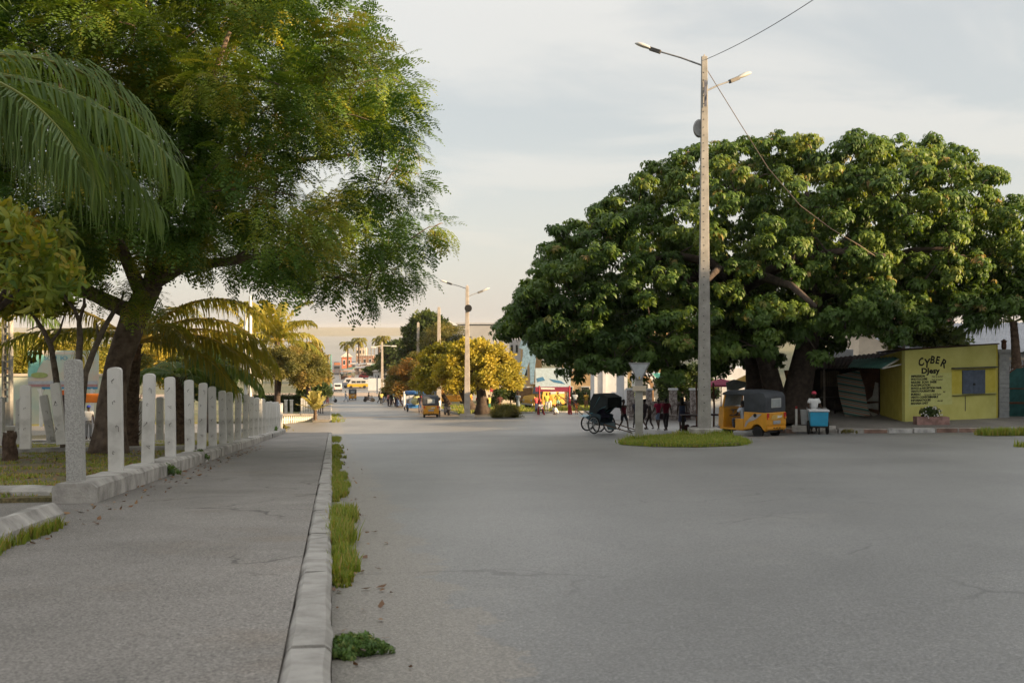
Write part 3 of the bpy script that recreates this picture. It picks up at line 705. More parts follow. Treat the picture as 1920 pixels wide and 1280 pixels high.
def fence_posts():
    for i, px in enumerate(PX):
        d = 6754/(622-px); x = (px-HX)*d/F; z = g(x, d)+.345
        lab = 'large speckled grey concrete fence post at the near corner of the lawn' if i == 0 else f'{ORD[i]} white concrete fence post along the pavement, counted from the speckled corner post'
        t = thing('fence_post', lab, 'fence post', (x, d, z), ST+random.uniform(-.05, .05), 'concrete fence posts along the pavement')
        t.rotation_euler.x = random.uniform(-.03, .03); t.rotation_euler.y = random.uniform(-.025, .025)
        t.scale = (.93, .9, .965) if i == 0 else (.93, 1, random.uniform(.965, 1.035))
        put('post', PM[0] if i == 0 else PM[1+i % 3], t)
        if i < 14:
            for j, hz in enumerate((.30, .68, 1.02, 1.33)):
                if i == 0: q = put('wire_hook', HOOKS[(i*4+j) % 6], t, (-.115, -.02, hz), -1.4)
                else: put('wire_hook', HOOKS[(i*4+j) % 6], t, (random.uniform(-.03, .03), 0, hz+random.uniform(-.04, .04)))
    # other posts standing on the lawn behind
    more = [(48, 89, 838, 1.34, 0, 0, 'upright white concrete post beside the dark tree stump on the lawn'),
            (38, 70, 826, 1.15, 0, 0, 'white concrete post half hidden behind the post by the stump'),
            (97, 66, 824, 1.32, -.17, 1, 'leaning white concrete post with a broken foot, left of the corner post'),
            (116, 80, 830, 1.45, -.10, 0, 'leaning pale post just behind the corner post, in front of the thin tree'),
            (-1, 75, 832, 1.2, 0, 0, 'white concrete post cut by the left edge of the picture'),
            (300, 58, 822, 1.38, 0, 0, 'small white post on the lawn seen between the third and fourth posts'),
            (266, 56, 822, 1.3, 0, 0, 'pale post on the lawn partly hidden behind the third post')]
    for px, k, py, h, lean, brk, lab in more:
        p = P(px, py, k); gz = g(p.x, p.y)+.10
        t = thing('fence_post', lab, 'fence post', (p.x, p.y, max(p.z, gz) if False else p.z-.03), ST+random.uniform(-.1, .1), 'concrete posts scattered on the lawn'); t.rotation_euler.y = lean
        t.scale = (1, 1, h/1.57); put('post', PM[1+len(lab) % 3], t)
        for hz in (.5, 1.0): put('wire_hook', HOOKS[len(lab) % 6], t, (0, 0, hz))
        if brk:
            b = MB(); b.lathe([(.13, -.05), (.14, .12), (.10, .2), (.05, .22)], 8); b.build('broken_foot', M_post_w, t)
fence_posts()
kerb_run('fence_kerb', [uv2xy(-3.05, 14.25), uv2xy(-3.05, 71.3)], .5, .36, M_kerb_p, label='painted low concrete wall carrying the row of fence posts', cat='low wall', step=3.1, jitter=.012, rounded=.05, structure=False)
kerb_run('corner_kerb', [uv2xy(-3.4, 15.0), (-30, 17.6)], .3, .27, M_kerb_p, label='low concrete wall along the near end of the fenced lawn', cat='low wall', step=2.2, jitter=.01, rounded=.04, structure=False)
kerb_run('verge_kerb', [uv2xy(-2.66, -8), uv2xy(-2.66, 11.4)], .26, .32, M_kerb_p, label='short rounded kerb with grass growing at its foot, nearest the camera', cat='kerb', step=4, jitter=.005, rounded=.09, structure=False)
kerb_run('lawn_kerb', [(-46, 30.0), (-9.1, 33.0)], .22, .33, M_kerb, label='low grey kerb crossing the lawn behind the tree stump', cat='kerb', step=2.4, jitter=.01, structure=False)
kerb_run('path_kerb', [(-45, 47.5), (-16.5, 46.2)], .2, .3, M_kerb_p, label='thin pale kerb along the near side of the park path', cat='kerb', step=2.4, structure=False)
def stump():
    p = P(18, 858, 80); t = thing('tree_stump', 'short dark rotten tree stump on the lawn at the left edge', 'tree stump', (p.x, p.y, p.z-.05))
    r = random.Random(2); b = MB(); n = 14; vs = []; fs = []
    hs = [0, .2, .4, .55, .64]
    for i, h in enumerate(hs):
        for j in range(n):
            a = 2*math.pi*j/n; rr = (.19-.03*i/4)*(1+r.uniform(-.16, .16)); vs.append((rr*math.cos(a)*.85, rr*math.sin(a), h+(r.uniform(-.09, .05) if i == 4 else 0)))
    for i in range(4):
        for j in range(n): k = (j+1) % n; fs.append((i*n+j, i*n+k, (i+1)*n+k, (i+1)*n+j))
    fs.append(tuple(4*n+j for j in range(n))); b.add(vs, fs); b.build('wood', M_palmbark, t)
stump()
# ------------------------------------------------------------------ lamp poles
def luminaire(root, a, dvec, L_, rise, roll=0.):
    """arm from point a along the ground direction dvec, with a cobra-head lamp"""
    d = Vector((dvec[0], dvec[1], 0)).normalized(); e = a + d*L_ + Vector((0, 0, rise)); b = MB(); b.tube([a, a.lerp(e, .5)+Vector((0, 0, .03)), e], [.035, .032, .03], 8)
    arm = b.build('arm', M_galv, root, smooth=True)
    ax = (e-a).normalized(); s = ax.cross(Vector((0, 0, 1))).normalized(); u = s.cross(ax); M = Matrix((s, ax, u)).transposed()
    def T(x, y, z): return e + M @ Vector((x, y, z))
    b = MB(); b.box(T(0, .22, -.01), (.16, .46, .15), rot=M); b.build('gear_case', M_lampdk, root, bevel=.02)
    b = MB(); n = 9; vs = []; fs = []; prof = [(.40, .08, .05), (.5, .13, .09), (.75, .175, .11), (.95, .15, .09), (1.08, .05, .03)]
    for y, w, h in prof:
        for j in range(n): q = math.pi*j/(n-1); vs.append(T(w*math.cos(q), y, h*math.sin(q)))
    for i in range(len(prof)-1):
        for j in range(n-1): fs.append((i*n+j, i*n+j+1, (i+1)*n+j+1, (i+1)*n+j))
    fs.append(tuple(range(n))); fs.append(tuple((len(prof)-1)*n+j for j in range(n-1, -1, -1)))
    b.add(vs, fs); hd = b.build('lamp_shell', M_lampsh, root, smooth=True)
    b = MB(); vs = []; fs = []
    for y, w, h in prof:
        for j in range(n): q = math.pi*j/(n-1); vs.append(T(w*.94*math.cos(q), y, -.002-h*.55*math.sin(q)))
    for i in range(len(prof)-1):
        for j in range(n-1): fs.append((i*n+j, i*n+j+1, (i+1)*n+j+1, (i+1)*n+j))
    b.add(vs, fs); b.build('lens', M_lens, root, smooth=True)
def concrete_pole(root, w0, w1, h, m, holes=True, cap=True, n_h=0):
    b = MB(); b.box((0, 0, h/2-.15), (w0, w0*.8, h+.3-.25), taper=w1/w0)
    b.add([(-w1/2, -w1*.4, h-.28), (w1/2, -w1*.4, h-.28), (w1/2, w1*.4, h-.28), (-w1/2, w1*.4, h-.28), (0, 0, h)], [(0, 1, 4), (1, 2, 4), (2, 3, 4), (3, 0, 4)])
    b.build('shaft', m, root, bevel=.02)
def lamp_pole():
    k = 49.; base = PG(1320.5, k, .15); t = thing('lamp_pole', 'tall pointed concrete lamp pole with two lamps on the grass island', 'street lamp', base)
    H_ = (HY-100)/k-base.z
    b = MB(); b.box((0, 0, .06), (1.15, .9, .34)); b.build('plinth', M_kerb_p, t, bevel=.03)
    concrete_pole(t, .47, .22, H_, M_conc)
    b = MB()
    for i in range(44):
        z = .9+i*.30; w = .47+(.22-.47)*z/H_
        if z < H_-.5: b.box((-.05+.015*(i % 2), -w*.4-.001, z), (.032, .02, .032))
    b.build('bolt_hole', M_black, t)['kind'] = 'stuff'
    zt = lambda py: (HY-py)/k-base.z
    luminaire(t, Vector((-.08, 0, zt(123))), (-1, .35), 1.62, zt(90)-zt(123)-.02); luminaire(t, Vector((.1, 0, zt(170))), (1, .45), 1.05, zt(152)-zt(170)+.08)
    b = MB(); b.lathe([(.02, -.10), (.2, -.1), (.24, 0), (.2, .1), (.02, .1)], 18, (-.17, .14, zt(240)), axis='y', sq=1.5); b.build('siren_disc', M_galv, t, smooth=True)
    b = MB(); b.box((.02, -.16, zt(177)), (.09, .03, 1.0)); b.build('meter_plate', mat('faded_plate', (.13, .14, .18), .7, .3, 9), t)
    def cable(pts, lab, m=None, r=.012):
        b = MB(); b.tube(pts, r, 5); tag(b.build('cable', m or M_black), lab, 'cable')
    def arc(a, c, sag, n=16): return [a.lerp(c, i/n)-Vector((0, 0, sag*4*(i/n)*(1-i/n))) for i in range(n+1)]
    a = P(1323, 112, k); c = Vector((a.x+9, a.y-18, a.z+.3)); c = P(1780, -190, 78); cable(arc(a, c, .35), 'overhead cable rising from the lamp pole to the upper right of the sky')
    a = P(1326, 132, k); c = P(1693, 548, 41); e = arc(a, c, 1.6)
    # hang it in front of the crown
    cable([P(1326, 132, k), P(1388, 232, 50), P(1440, 315, 51), P(1500, 385, 52), P(1560, 430, 51.5), P(1612, 460, 50), P(1670, 500, 45), P(1693, 540, 42.5)], 'thin cable sagging from the lamp pole across the dome tree to the roof pole', mat('faded_cable', (.20, .155, .12), .8, .2, 4), .015)
lamp_pole()
def far_lamp():
    k = 23.; base = PG(876, k, .1); t = thing('lamp_pole', 'slim concrete street lamp with two lamps standing beside the golden tree', 'street lamp', base); H_ = (HY-533)/k-base.z
    b = MB(); b.box((0, 0, 0), (1.2, .9, .3)); b.build('plinth', M_conc_w, t, bevel=.03)
    concrete_pole(t, .50, .24, H_, M_conc_w)
    zt = lambda py: (HY-py)/k-base.z
    luminaire(t, Vector((-.08, 0, zt(541))), (-1, .3), 1.25, .38); luminaire(t, Vector((.08, 0, zt(556))), (1, .4), .85, .33)
    b = MB(); b.lathe([(.05, -.12), (.3, -.12), (.3, .12), (.05, .12)], 14, (.1, -.28, zt(578)), axis='y'); b.build('cable_coil', M_black, t)
    for px, top, bot, kk, lab in [(823, 574, 700, 17., 'bare tan concrete pole rising from the rusty trees'), (784, 603, 700, 14., 'shorter tan concrete pole left of the bare tall pole'), (716.5, 640, 752, 9.6, 'far concrete lamp post with two short arms beyond the crossing')]:
        p = P(px, bot, kk); gz = g(p.x, p.y); q = thing('utility_pole', lab, 'utility pole', (p.x, p.y, gz)); h = (HY-top)/kk-gz; concrete_pole(q, .5, .30, h, M_conc_w)
        if kk < 10:
            b = MB(); b.tube([(-1.6, 0, h-1.1), (0, 0, h-.8), (2.2, 0, h-.9)], .08, 6); b.build('cross_arm', M_white, q); [MB().box((xx, 0, h-zz), (.9, .4, .25)).build('lamp_head', M_white, q) for xx, zz in ((-1.7, 1.1), (2.3, .9))]
        else:
            b = MB(); b.tube([(.25, 0, h*.42), (.55, 0, h*.42)], .04, 6); b.build('bracket', M_galv, q)
far_lamp()
def ladder_pole():
    p = P(14, 800, 52); t = thing('utility_pole', 'grey concrete utility pole with ladder-like notches at the left edge', 'utility pole', (p.x, p.y, p.z))
    h = 6.2; b = MB(); b.box((-.12, 0, h/2), (.07, .26, h)); b.box((.12, 0, h/2), (.07, .26, h)); 
    for i in range(22): b.box((0, 0, 1.1+i*.25), (.169, .2, .07))
    b.box((0, 0, .45), (.168, .24, .9)); b.build('shaft', M_conc, t)
    b = MB(); b.box((0, 0, -.03), (.9, .6, .16)); b.build('plinth', M_kerb_p, t, bevel=.02)
ladder_pole()
# ------------------------------------------------------------------ grass, weeds and litter
def tuft_field(name, spots, hgt, spread, m, per=16, lean=.45, w=.012, yellow=.15):
    """blades: spots are (x, y, z, size)"""
    S = np.array(spots); n = len(S); idx = np.repeat(np.arange(n), per)
    tv = np.array([(-1, 0, 0), (1, 0, 0), (.8, .12, .5), (-.8, .12, .5), (.1, .42, 1.), (-.1, .42, 1.)]); tf = [(0, 1, 2, 3), (3, 2, 4, 5)]
    a = rng.uniform(0, 2*np.pi, len(idx)); hh = hgt*S[idx, 3]*rng.uniform(.5, 1.15, len(idx)); ln = rng.uniform(.2, 1.6, len(idx))*lean/.45
    c, s = np.cos(a), np.sin(a); Rm = np.zeros((len(idx), 3, 3))
    Rm[:, 0, 0] = c*w/hh; Rm[:, 1, 0] = s*w/hh; Rm[:, 0, 1] = -s*ln; Rm[:, 1, 1] = c*ln; Rm[:, 2, 2] = 1
    pos = S[idx, :3]+np.stack([rng.normal(0, spread, len(idx))*S[idx, 3], rng.normal(0, spread, len(idx))*S[idx, 3], np.zeros(len(idx))], 1)
    ti = np.clip(rng.normal(.42, .17, len(idx))+np.where(rng.random(len(idx)) < yellow, .4, 0), 0, 1)
    return put(name, cloud_mesh(name, m, tv, tf, pos, Rm, hh, ti))
def grasses():
    rnd = random.Random(6); S = []
    def strip(v0, v1, u0, u1, n, s0, s1, dz):
        for _ in range(n):
            v = rnd.uniform(v0, v1); wv = .55+.45*math.sin(v*2.3+1)*math.sin(v*.9); u = u0+(u1-u0)*rnd.random()**1.3*max(.25, wv+.3);
            if rnd.random() > wv+.45: continue
            e = min(1, (v-v0)/.6+.25, (v1-v)/.6+.25); x, y = uv2xy(u, v); S.append((x, y, g(x, y)+dz, rnd.uniform(s0, s1)*e))
    strip(7.5, 9.6, .01, .15, 130, .5, 1.0, 0); strip(9.2, 13.4, .01, .22, 330, .7, 1.25, 0); strip(14.9, 18, .01, .20, 150, .5, 1.0, 0); strip(17.6, 22, .01, .26, 220, .5, 1.0, 0); strip(22.6, 29, .01, .22, 170, .4, .85, 0); strip(30, 44, .01, .34, 190, .5, .9, 0); strip(48, 60, .01, .4, 110, .6, 1, 0)
    strip(88, 104, .0, .9, 160, .9, 1.6, 0)
    strip(5.0, 11.4, -2.53, -2.46, 240, .5, 1.0, .11)
    strip(8, 12, -3.5, -2.9, 120, .4, .8, .17)
    o = tuft_field('kerb_grass', S, .14, .024, M_grass, per=13, w=.007, yellow=.25); tag(o, 'bright green grass growing along the foot of the kerb', 'grass', kind='stuff')
    # lawn: short sparse blades and dry leaf litter
    S = []
    for _ in range(15000):
        u = -2.95-14*rnd.random()**1.6; v = 14.8+34*rnd.random()**1.25; x, y = uv2xy(u, v)
        if math.sin(u*2.1+v*.7)+math.sin(v*1.7-u)*.8+rnd.uniform(-.6, 1.2) < .0: continue
        S.append((x, y, g(x, y)+.165, rnd.uniform(.5, 1.2)))
    o = tuft_field('lawn_grass', S, .06, .05, M_grass, per=6, w=.010, yellow=.45, lean=.6); tag(o, 'sparse short grass over the leaf-strewn lawn', 'grass', kind='stuff')
    M_litter = leafmat('dry_leaf', [(0, (.10, .05, .025)), (.5, (.20, .10, .045)), (1, (.33, .20, .10))], .1)
    n = 5200; u = -3.0-9*rng.random(n)**1.2; v = 15+22*rng.random(n)**1.5; x, y = uv2xy(u, v); keep = (np.sin(v*1.1+u*.5)+rng.normal(0, .7, n)) > -.35
    u2 = np.concatenate([rng.uniform(-2.8, -2.2, 260), rng.normal(.25, .15, 120)]); v2 = np.concatenate([rng.uniform(9, 40, 260), rng.uniform(5, 40, 120)]); x2, y2 = uv2xy(u2, v2)
    X = np.concatenate([x[keep], x2]); Y = np.concatenate([y[keep], y2]); Z = G(X, Y)+np.concatenate([np.full(keep.sum(), .20), np.full(260, .125), np.full(120, .012)])
    tv = np.array([(-.5, 0, 0), (0, -1, .1), (.5, 0, 0), (0, 1, .15)]); tf = [(0, 1, 2, 3)]; N = len(X)
    d = rng.normal(0, 1, (N, 3)); d[:, 2] *= .25
    o = put('leaf_litter', cloud_mesh('leaf_litter', M_litter, tv, tf, np.stack([X, Y, Z], 1), rots(d, rng.uniform(-.5, .5, N)), rng.uniform(.02, .05, N), rng.random(N))); tag(o, 'dry brown leaves scattered on the lawn and pavement', 'fallen leaves', kind='stuff')
    # the grass island
    S = []; pol = [(3.6, 37.4), (4.3, 34.6), (5.4, 33.2), (6.7, 33.6), (7.4, 35.8), (7.9, 40), (8.3, 44), (8.1, 45), (6.4, 45.4), (4.9, 43), (4.0, 40)]
    isl = MB(); top = [Vector((x, y, g(x, y)+.10)) for x, y in pol]; isl.prism([t-Vector((0, 0, .3)) for t in top], (0, 0, .3)); struct(isl.build('traffic_island', M_park))
    while len(S) < 3000:
        x, y = rnd.uniform(3.2, 8.6), rnd.uniform(31, 46)
        if poly_in(x, y, pol): S.append((x, y, g(x, y)+.07, rnd.uniform(.4, 1.15)))
    for _ in range(500):
        i = rnd.randrange(len(pol)); a, c = Vector(pol[i]), Vector(pol[i-1]); q = a.lerp(c, rnd.random()); S.append((q.x, q.y, g(q.x, q.y)+.02, rnd.uniform(.5, 1.2)))
    for cx_, cy_ in ((4.35, 38.6), (7.7, 42.6), (6.6, 43.2)):
        for _ in range(40): x, y = rnd.gauss(cx_, .25), rnd.gauss(cy_, .3); S.append((x, y, g(x, y)+.08, rnd.uniform(1.4, 2.4)))
    o = tuft_field('island_grass', S, .11, .07, M_grass, per=12, w=.013, yellow=.12); tag(o, 'lush grass covering the traffic island round the lamp pole', 'grass', kind='stuff')
    S = []
    for _ in range(700):
        x, y = rnd.uniform(16.1, 22), rnd.uniform(38.2, 39.6); S.append((x, y, g(x, y)+.02, rnd.uniform(.8, 1.5)))
    for _ in range(60): x, y = rnd.uniform(12.55, 13.5), rnd.uniform(27.6, 28.4); S.append((x, y, g(x, y), rnd.uniform(.6, 1)))
    o = tuft_field('verge_grass', S, .2, .05, M_grass, per=12, w=.014); tag(o, 'thick strip of grass in the road near the right edge', 'grass', kind='stuff')
    S = []
    for _ in range(5000):
        u = rnd.uniform(11.1, 34); v = 97.7+30*rnd.random()**2; x, y = uv2xy(u, v)
        if math.sin(u*.9)+math.sin(v*.8+u*.3)+rnd.uniform(-1, 1) > -.2: S.append((x, y, g(x, y)+.1, rnd.uniform(.6, 1.5)))
    o = tuft_field('park_grass', S, .22, .15, M_grass, per=8, w=.03, yellow=.35); tag(o, 'patchy green and dry grass of the park on the right', 'grass', kind='stuff')
grasses()
def weed(px, k, dz, lab, r, h, n, m=M_weed, name='weed', cat='weed', seed=1, tint=.5, ls=.045):
    p = PG(px, k, dz); t = thing(name, lab, cat, p); b = MB(); rr = random.Random(seed)
    for i in range(9):
        a = rr.uniform(0, 6.28); e = Vector((math.cos(a)*r*.8, math.sin(a)*r*.6, h*rr.uniform(.4, .9))); b.tube([(0, 0, -.02), e*.5+Vector((0, 0, h*.25)), e], [.006, .005, .003], 4)
    b.build('stem', M_bark_g, t)
    a = rng.uniform(0, 2*np.pi, n); q = np.sqrt(rng.random(n))*(.72+.28*np.sin(a*3+seed)+.15*np.sin(a*7)); z = h*(1-.7*q*q)*rng.uniform(.25, 1, n)
    pos = np.stack([np.cos(a)*q*r, np.sin(a)*q*r*.7, z+.01], 1); d = pos*np.array([1, 1, .4])/r+rng.normal(0, .4, (n, 3))
    put('foliage', cloud_mesh('foliage', m, T_ros[0], T_ros[1], pos, rots(d), ls*rng.uniform(.5, 1.5, n)*max(1, r/.35), np.clip(rng.normal(tint, .2, n), 0, 1)), t)
    return t
weed(662, 400, .0, 'low leafy green weed spilling from the kerb joint onto the road', .17, .075, 620, seed=1, ls=.024)
weed(312, 108, .13, 'small green weed at the foot of the low wall by the fourth post', .32, .16, 90, seed=2)
weed(370, 84, .13, 'leafy weed at the wall joint by the fifth post', .36, .26, 100, seed=3)
weed(418, 62, .13, 'weed clump below the sixth and seventh posts', .45, .22, 80, seed=4)
weed(497, 34, .15, 'tall weed clump near the far end of the row of posts', .9, .5, 90, seed=6)
weed(528, 30, .1, 'bushy grass clump beyond the last fence post', .7, .55, 80, M_olive, seed=7)
# ------------------------------------------------------------------ corner building on the right
M_yel = mat('lime_wall', (.52, .50, .145), .85, .0, 1.3, .15, 25, detail=8, col2=(.61, .59, .20))
M_yel2 = mat('yellow_wall', (.52, .44, .06), .85, .0, 2.5, .15, 25, detail=8, col2=(.62, .54, .10))
M_ink = mat('black_lettering', (.014, .015, .010), .8, .2, 10)
M_ink2 = mat('faded_lettering', (.11, .10, .045), .8, .3, 6)
M_shut = mat('blue_shutter', (.085, .11, .16), .7, .18, 5)
M_sill = mat('dark_ledge', (.10, .10, .07), .9, .2, 6)
M_teal = mat('teal_sheet', (.10, .25, .22), .6, .25, 2.5)
M_gate = mat('gate_paint', (.025, .105, .10), .6, .25, 4)
M_rustm = mat('rusty_iron', (.13, .06, .035), .9, .35, 3.5, .3, 25)
M_rustd = mat('rusty_roof', (.075, .045, .035), .95, .4, 2.0, .5, 12)
M_dark = mat('dark_boards', (.035, .028, .022), .9, .35, 4)
M_pill = mat('pillar_stone', (.30, .31, .32), .9, .0, 5, .4, 25, col2=(.40, .41, .42))
M_plaster = mat('white_plaster', (.55, .56, .58), .9, .08, 1.2)
M_plaster_w = mat('cream_plaster', (.58, .50, .40), .9, .08, 1.2)
M_greyroof = mat('grey_roof', (.36, .37, .40), .7, .10, 1.5)
M_tan = mat('tan_board', (.26, .16, .09), .9, .25, 3)
def corner_shop():
    P = lambda px, py, k: globals()['P'](px, py, k*.936)
    P0 = P(1697, 791, 47); P1 = P(1868, 781, 45); Q = P(1650, 779, 43)
    t = thing('corner_shop', 'lime yellow corner shop painted with black lettering behind the kerb on the right', 'shop', P0)
    a, b_, c = Vector((0, 0, 0)), P1-P0, Q-P0
    zt0 = P(0, 657, 47).z-P0.z; zt1 = P(0, 646, 45).z-P0.z; ztc = P(0, 668, 43).z-P0.z; lo = -.5
    f = (b_-a).normalized(); ins = Vector((-f.y, f.x, 0))*.18
    m = MB(); m.prism([(0, 0, lo), (b_.x, b_.y, lo), (b_.x, b_.y, zt1), (0, 0, zt0)], ins); m.build('wall', M_yel, t)
    e = c.normalized(); n2 = Vector((-e.y, e.x, 0)); n2 = n2 if n2.dot(f) > 0 else -n2
    m = MB(); q0 = Vector((ins.x, ins.y, 0))+e*.004; m.prism([(q0.x, q0.y, lo), (c.x, c.y, lo), (c.x, c.y, ztc), (q0.x, q0.y, zt0-.004)], n2*.18); m.build('side_wall', M_yel2, t)
    d = b_+c
    m = MB(); m.prism([(b_.x, b_.y+.185, lo), (d.x, d.y, lo), (d.x, d.y, ztc), (b_.x, b_.y+.185, zt1)], Vector((.15, 0, 0))); m.build('wall', M_yel2, t)
    m = MB(); rf = [Vector((-.25, -.12, zt0+.0)), Vector((b_.x+.2, b_.y-.12, zt1+.0)), Vector((d.x+.2, d.y+.3, zt1-.22)), Vector((c.x-.1, c.y+.3, zt0-.2))]
    rf = [r+Vector((0, .25, .02)) if i < 2 else r for i, r in enumerate(rf)]
    m.prism(rf, (0, 0, .05)); m.build('roof', M_rustd, t)
    W = wall_frame(a, (b_.x, b_.y, 0))
    # pixel on the front wall -> wall coordinates (cut of the sight line with the wall plane)
    N = Vector((f.y, -f.x, 0))
    def onwall(px, py):
        dirv = Vector(((px-HX)/F, 1, (HY-py)/F)); s = P0.dot(N)/dirv.dot(N); h = dirv*s-P0; return h.dot(f), h.z
    def wpt(s, z, o): return f*s+N*o+Vector((0, 0, z))
    def slab(name, px0, py0, px1, py1, o0, o1, mt, par=t, bev=0):
        s0, z0 = onwall(px0, py1); s1, z1 = onwall(px1, py0); q = MB(); q.prism([wpt(s0, z0, o0), wpt(s1, z0, o0), wpt(s1, z1, o0), wpt(s0, z1, o0)], N*(o1-o0)); return q.build(name, mt, par, bevel=bev)
    slab('panel', 1784, 693, 1866, 740, .003, .010, M_yel2)
    sh = slab('shutter', 1803, 695, 1823.5, 740, .012, .05, M_shut); sh2 = slab('shutter', 1824.5, 695, 1845, 740, .012, .05, M_shut)
    slab('latch', 1822, 720, 1826, 724, .051, .075, M_black, sh)
    slab('ledge', 1783, 689, 1866, 693, .0, .16, M_sill); slab('ledge', 1784, 740.5, 1866, 742.5, .0, .1, M_sill)
    slab('drip_stain', 1809, 744, 1810.2, 772, .003, .006, M_sill)
    M0 = Matrix.Translation(N*.004)
    def txt(name, s, px, py, size, m_=M_ink, sx=1., rot=0., sh_=0., bold=.008):
        sx_, z = onwall(px, py)
        text_part(name, s, size, m_, t, W.copy() @ Matrix.Translation((sx_, z, .004)) @ Matrix.Rotation(rot, 4, 'Z'), ext=.003, font_sx=sx, shear=sh_, bold=bold)
    # arched heading, letter by letter
    for ch, px, py, sz, rot in [('C', 1722, 688, .46, .35), ('Y', 1731.5, 689, .52, .05), ('B', 1742, 680.5, .46, -.1), ('E', 1752, 680.5, .44, -.15), ('R', 1761, 685, .50, -.4)]: txt('letter', ch, px, py, sz, rot=rot, sh_=.15, bold=.016)
    txt('lettering', 'DJesy', 1726.5, 700, .33, sx=1.35, bold=.014)
    fr = slab('list_frame', 1703.5, 699.5, 1784.5, 762, .002, .004, mat('pale_list_panel', (.52, .54, .19), .85, .0, 6, col2=(.58, .59, .24)))
    L1 = [('IMPRESSION', 'Noir et couleur'), ('PHOTOCOPIE', 'Noir et couleur'), ('RELIURE  SCAN  SAISIE', ''), ('PLASTIFICATION', ''), ('ENVOI et RECEPTION MAIL', ''), ('VENTE FOURNITURE', 'des'), ('BUREAU', 'Cartouche  RAM Papier'), ('VENTE CONSOMMABLE', ''), ('INFORMATIQUES', 'clés usb'), ('MANARA SARY', '')]
    for i, (s1, s2) in enumerate(L1):
        py = 707.3+i*5.65; txt('lettering', s1, 1707.5, py, .128, sx=1.12, bold=.007)
        if s2: txt('lettering', s2, 1707.5+len(s1)*3.55+3, py, .11, M_ink2, sx=.9, sh_=.2, bold=.003)
    # side wall: door shutter, poster and lettering
    Ns = Vector((e.y, -e.x, 0)); Ns = Ns if Ns.y < 0 else -Ns
    def onside(px, py):
        dirv = Vector(((px-HX)/F, 1, (HY-py)/F)); s = P0.dot(Ns)/dirv.dot(Ns); h = dirv*s-P0; return h.dot(e), h.z
    def sslab(name, px0, py0, px1, py1, o0, o1, mt, par=t):
        s0, z0 = onside(px0, py1); s1, z1 = onside(px1, py0); q = MB(); P_ = lambda s, z: e*s+Ns*o0+Vector((0, 0, z)); q.prism([P_(s0, z0), P_(s1, z0), P_(s1, z1), P_(s0, z1)], Ns*(o1-o0)); return q.build(name, mt, par)
    sslab('door_shutter', 1661, 692, 1681, 737, .003, .03, mat('dark_shutter', (.05, .05, .07), .7, .2, 5)); sslab('ledge', 1654, 735.5, 1691, 738.5, .0, .12, M_sill)
    sslab('poster', 1666, 741, 1681, 772, .003, .008, mat('white_poster', (.52, .52, .55), .8, .1, 5))
    Ws = wall_frame(c, a)
    def stxt(s, px, py, size, m_=M_ink, rot=0., sx=1.):
        s_, z = onside(px, py); o = e*s_+Vector((0, 0, z))+Ns*.009; M = Ws.copy(); M.translation = o; text_part('lettering', s, size, m_, t, M @ Matrix.Rotation(rot, 4, 'Z'), ext=.002, font_sx=sx)
    stxt('CYBER', 1667, 753, .34, rot=.05, sx=1.7); stxt('DJesy', 1667.5, 767, .30, sx=2.1)
    for i, s in enumerate(['IMPRESSION', 'RELIURE', 'PHOTOCOPIE', 'CONSULT', 'MAIL', 'SAISIE TEXTE', 'PLASTIFICATION']): stxt(s, 1682.5, 746+i*5.6, .14, sx=1.25)
corner_shop()
def ridge_sheet(mb, a, b, c, d, nw, amp, th=.01):
    """corrugated sheet over the four corners a b (one end) and d c (other end); waves run from a-d to b-c"""
    a, b, c, d = map(Vector, (a, b, c, d)); n = nw*4; nr = ((b-a).cross(d-a)).normalized(); vs = []
    for i in range(n+1):
        t = i/n; o = nr*amp*math.sin(t*nw*2*math.pi); vs += [a.lerp(b, t)+o, d.lerp(c, t)+o]
    b0 = [(2*i, 2*i+2, 2*i+3, 2*i+1) for i in range(n)]; mb.add(vs, b0); mb.add([v-nr*th for v in vs], [f[::-1] for f in b0])
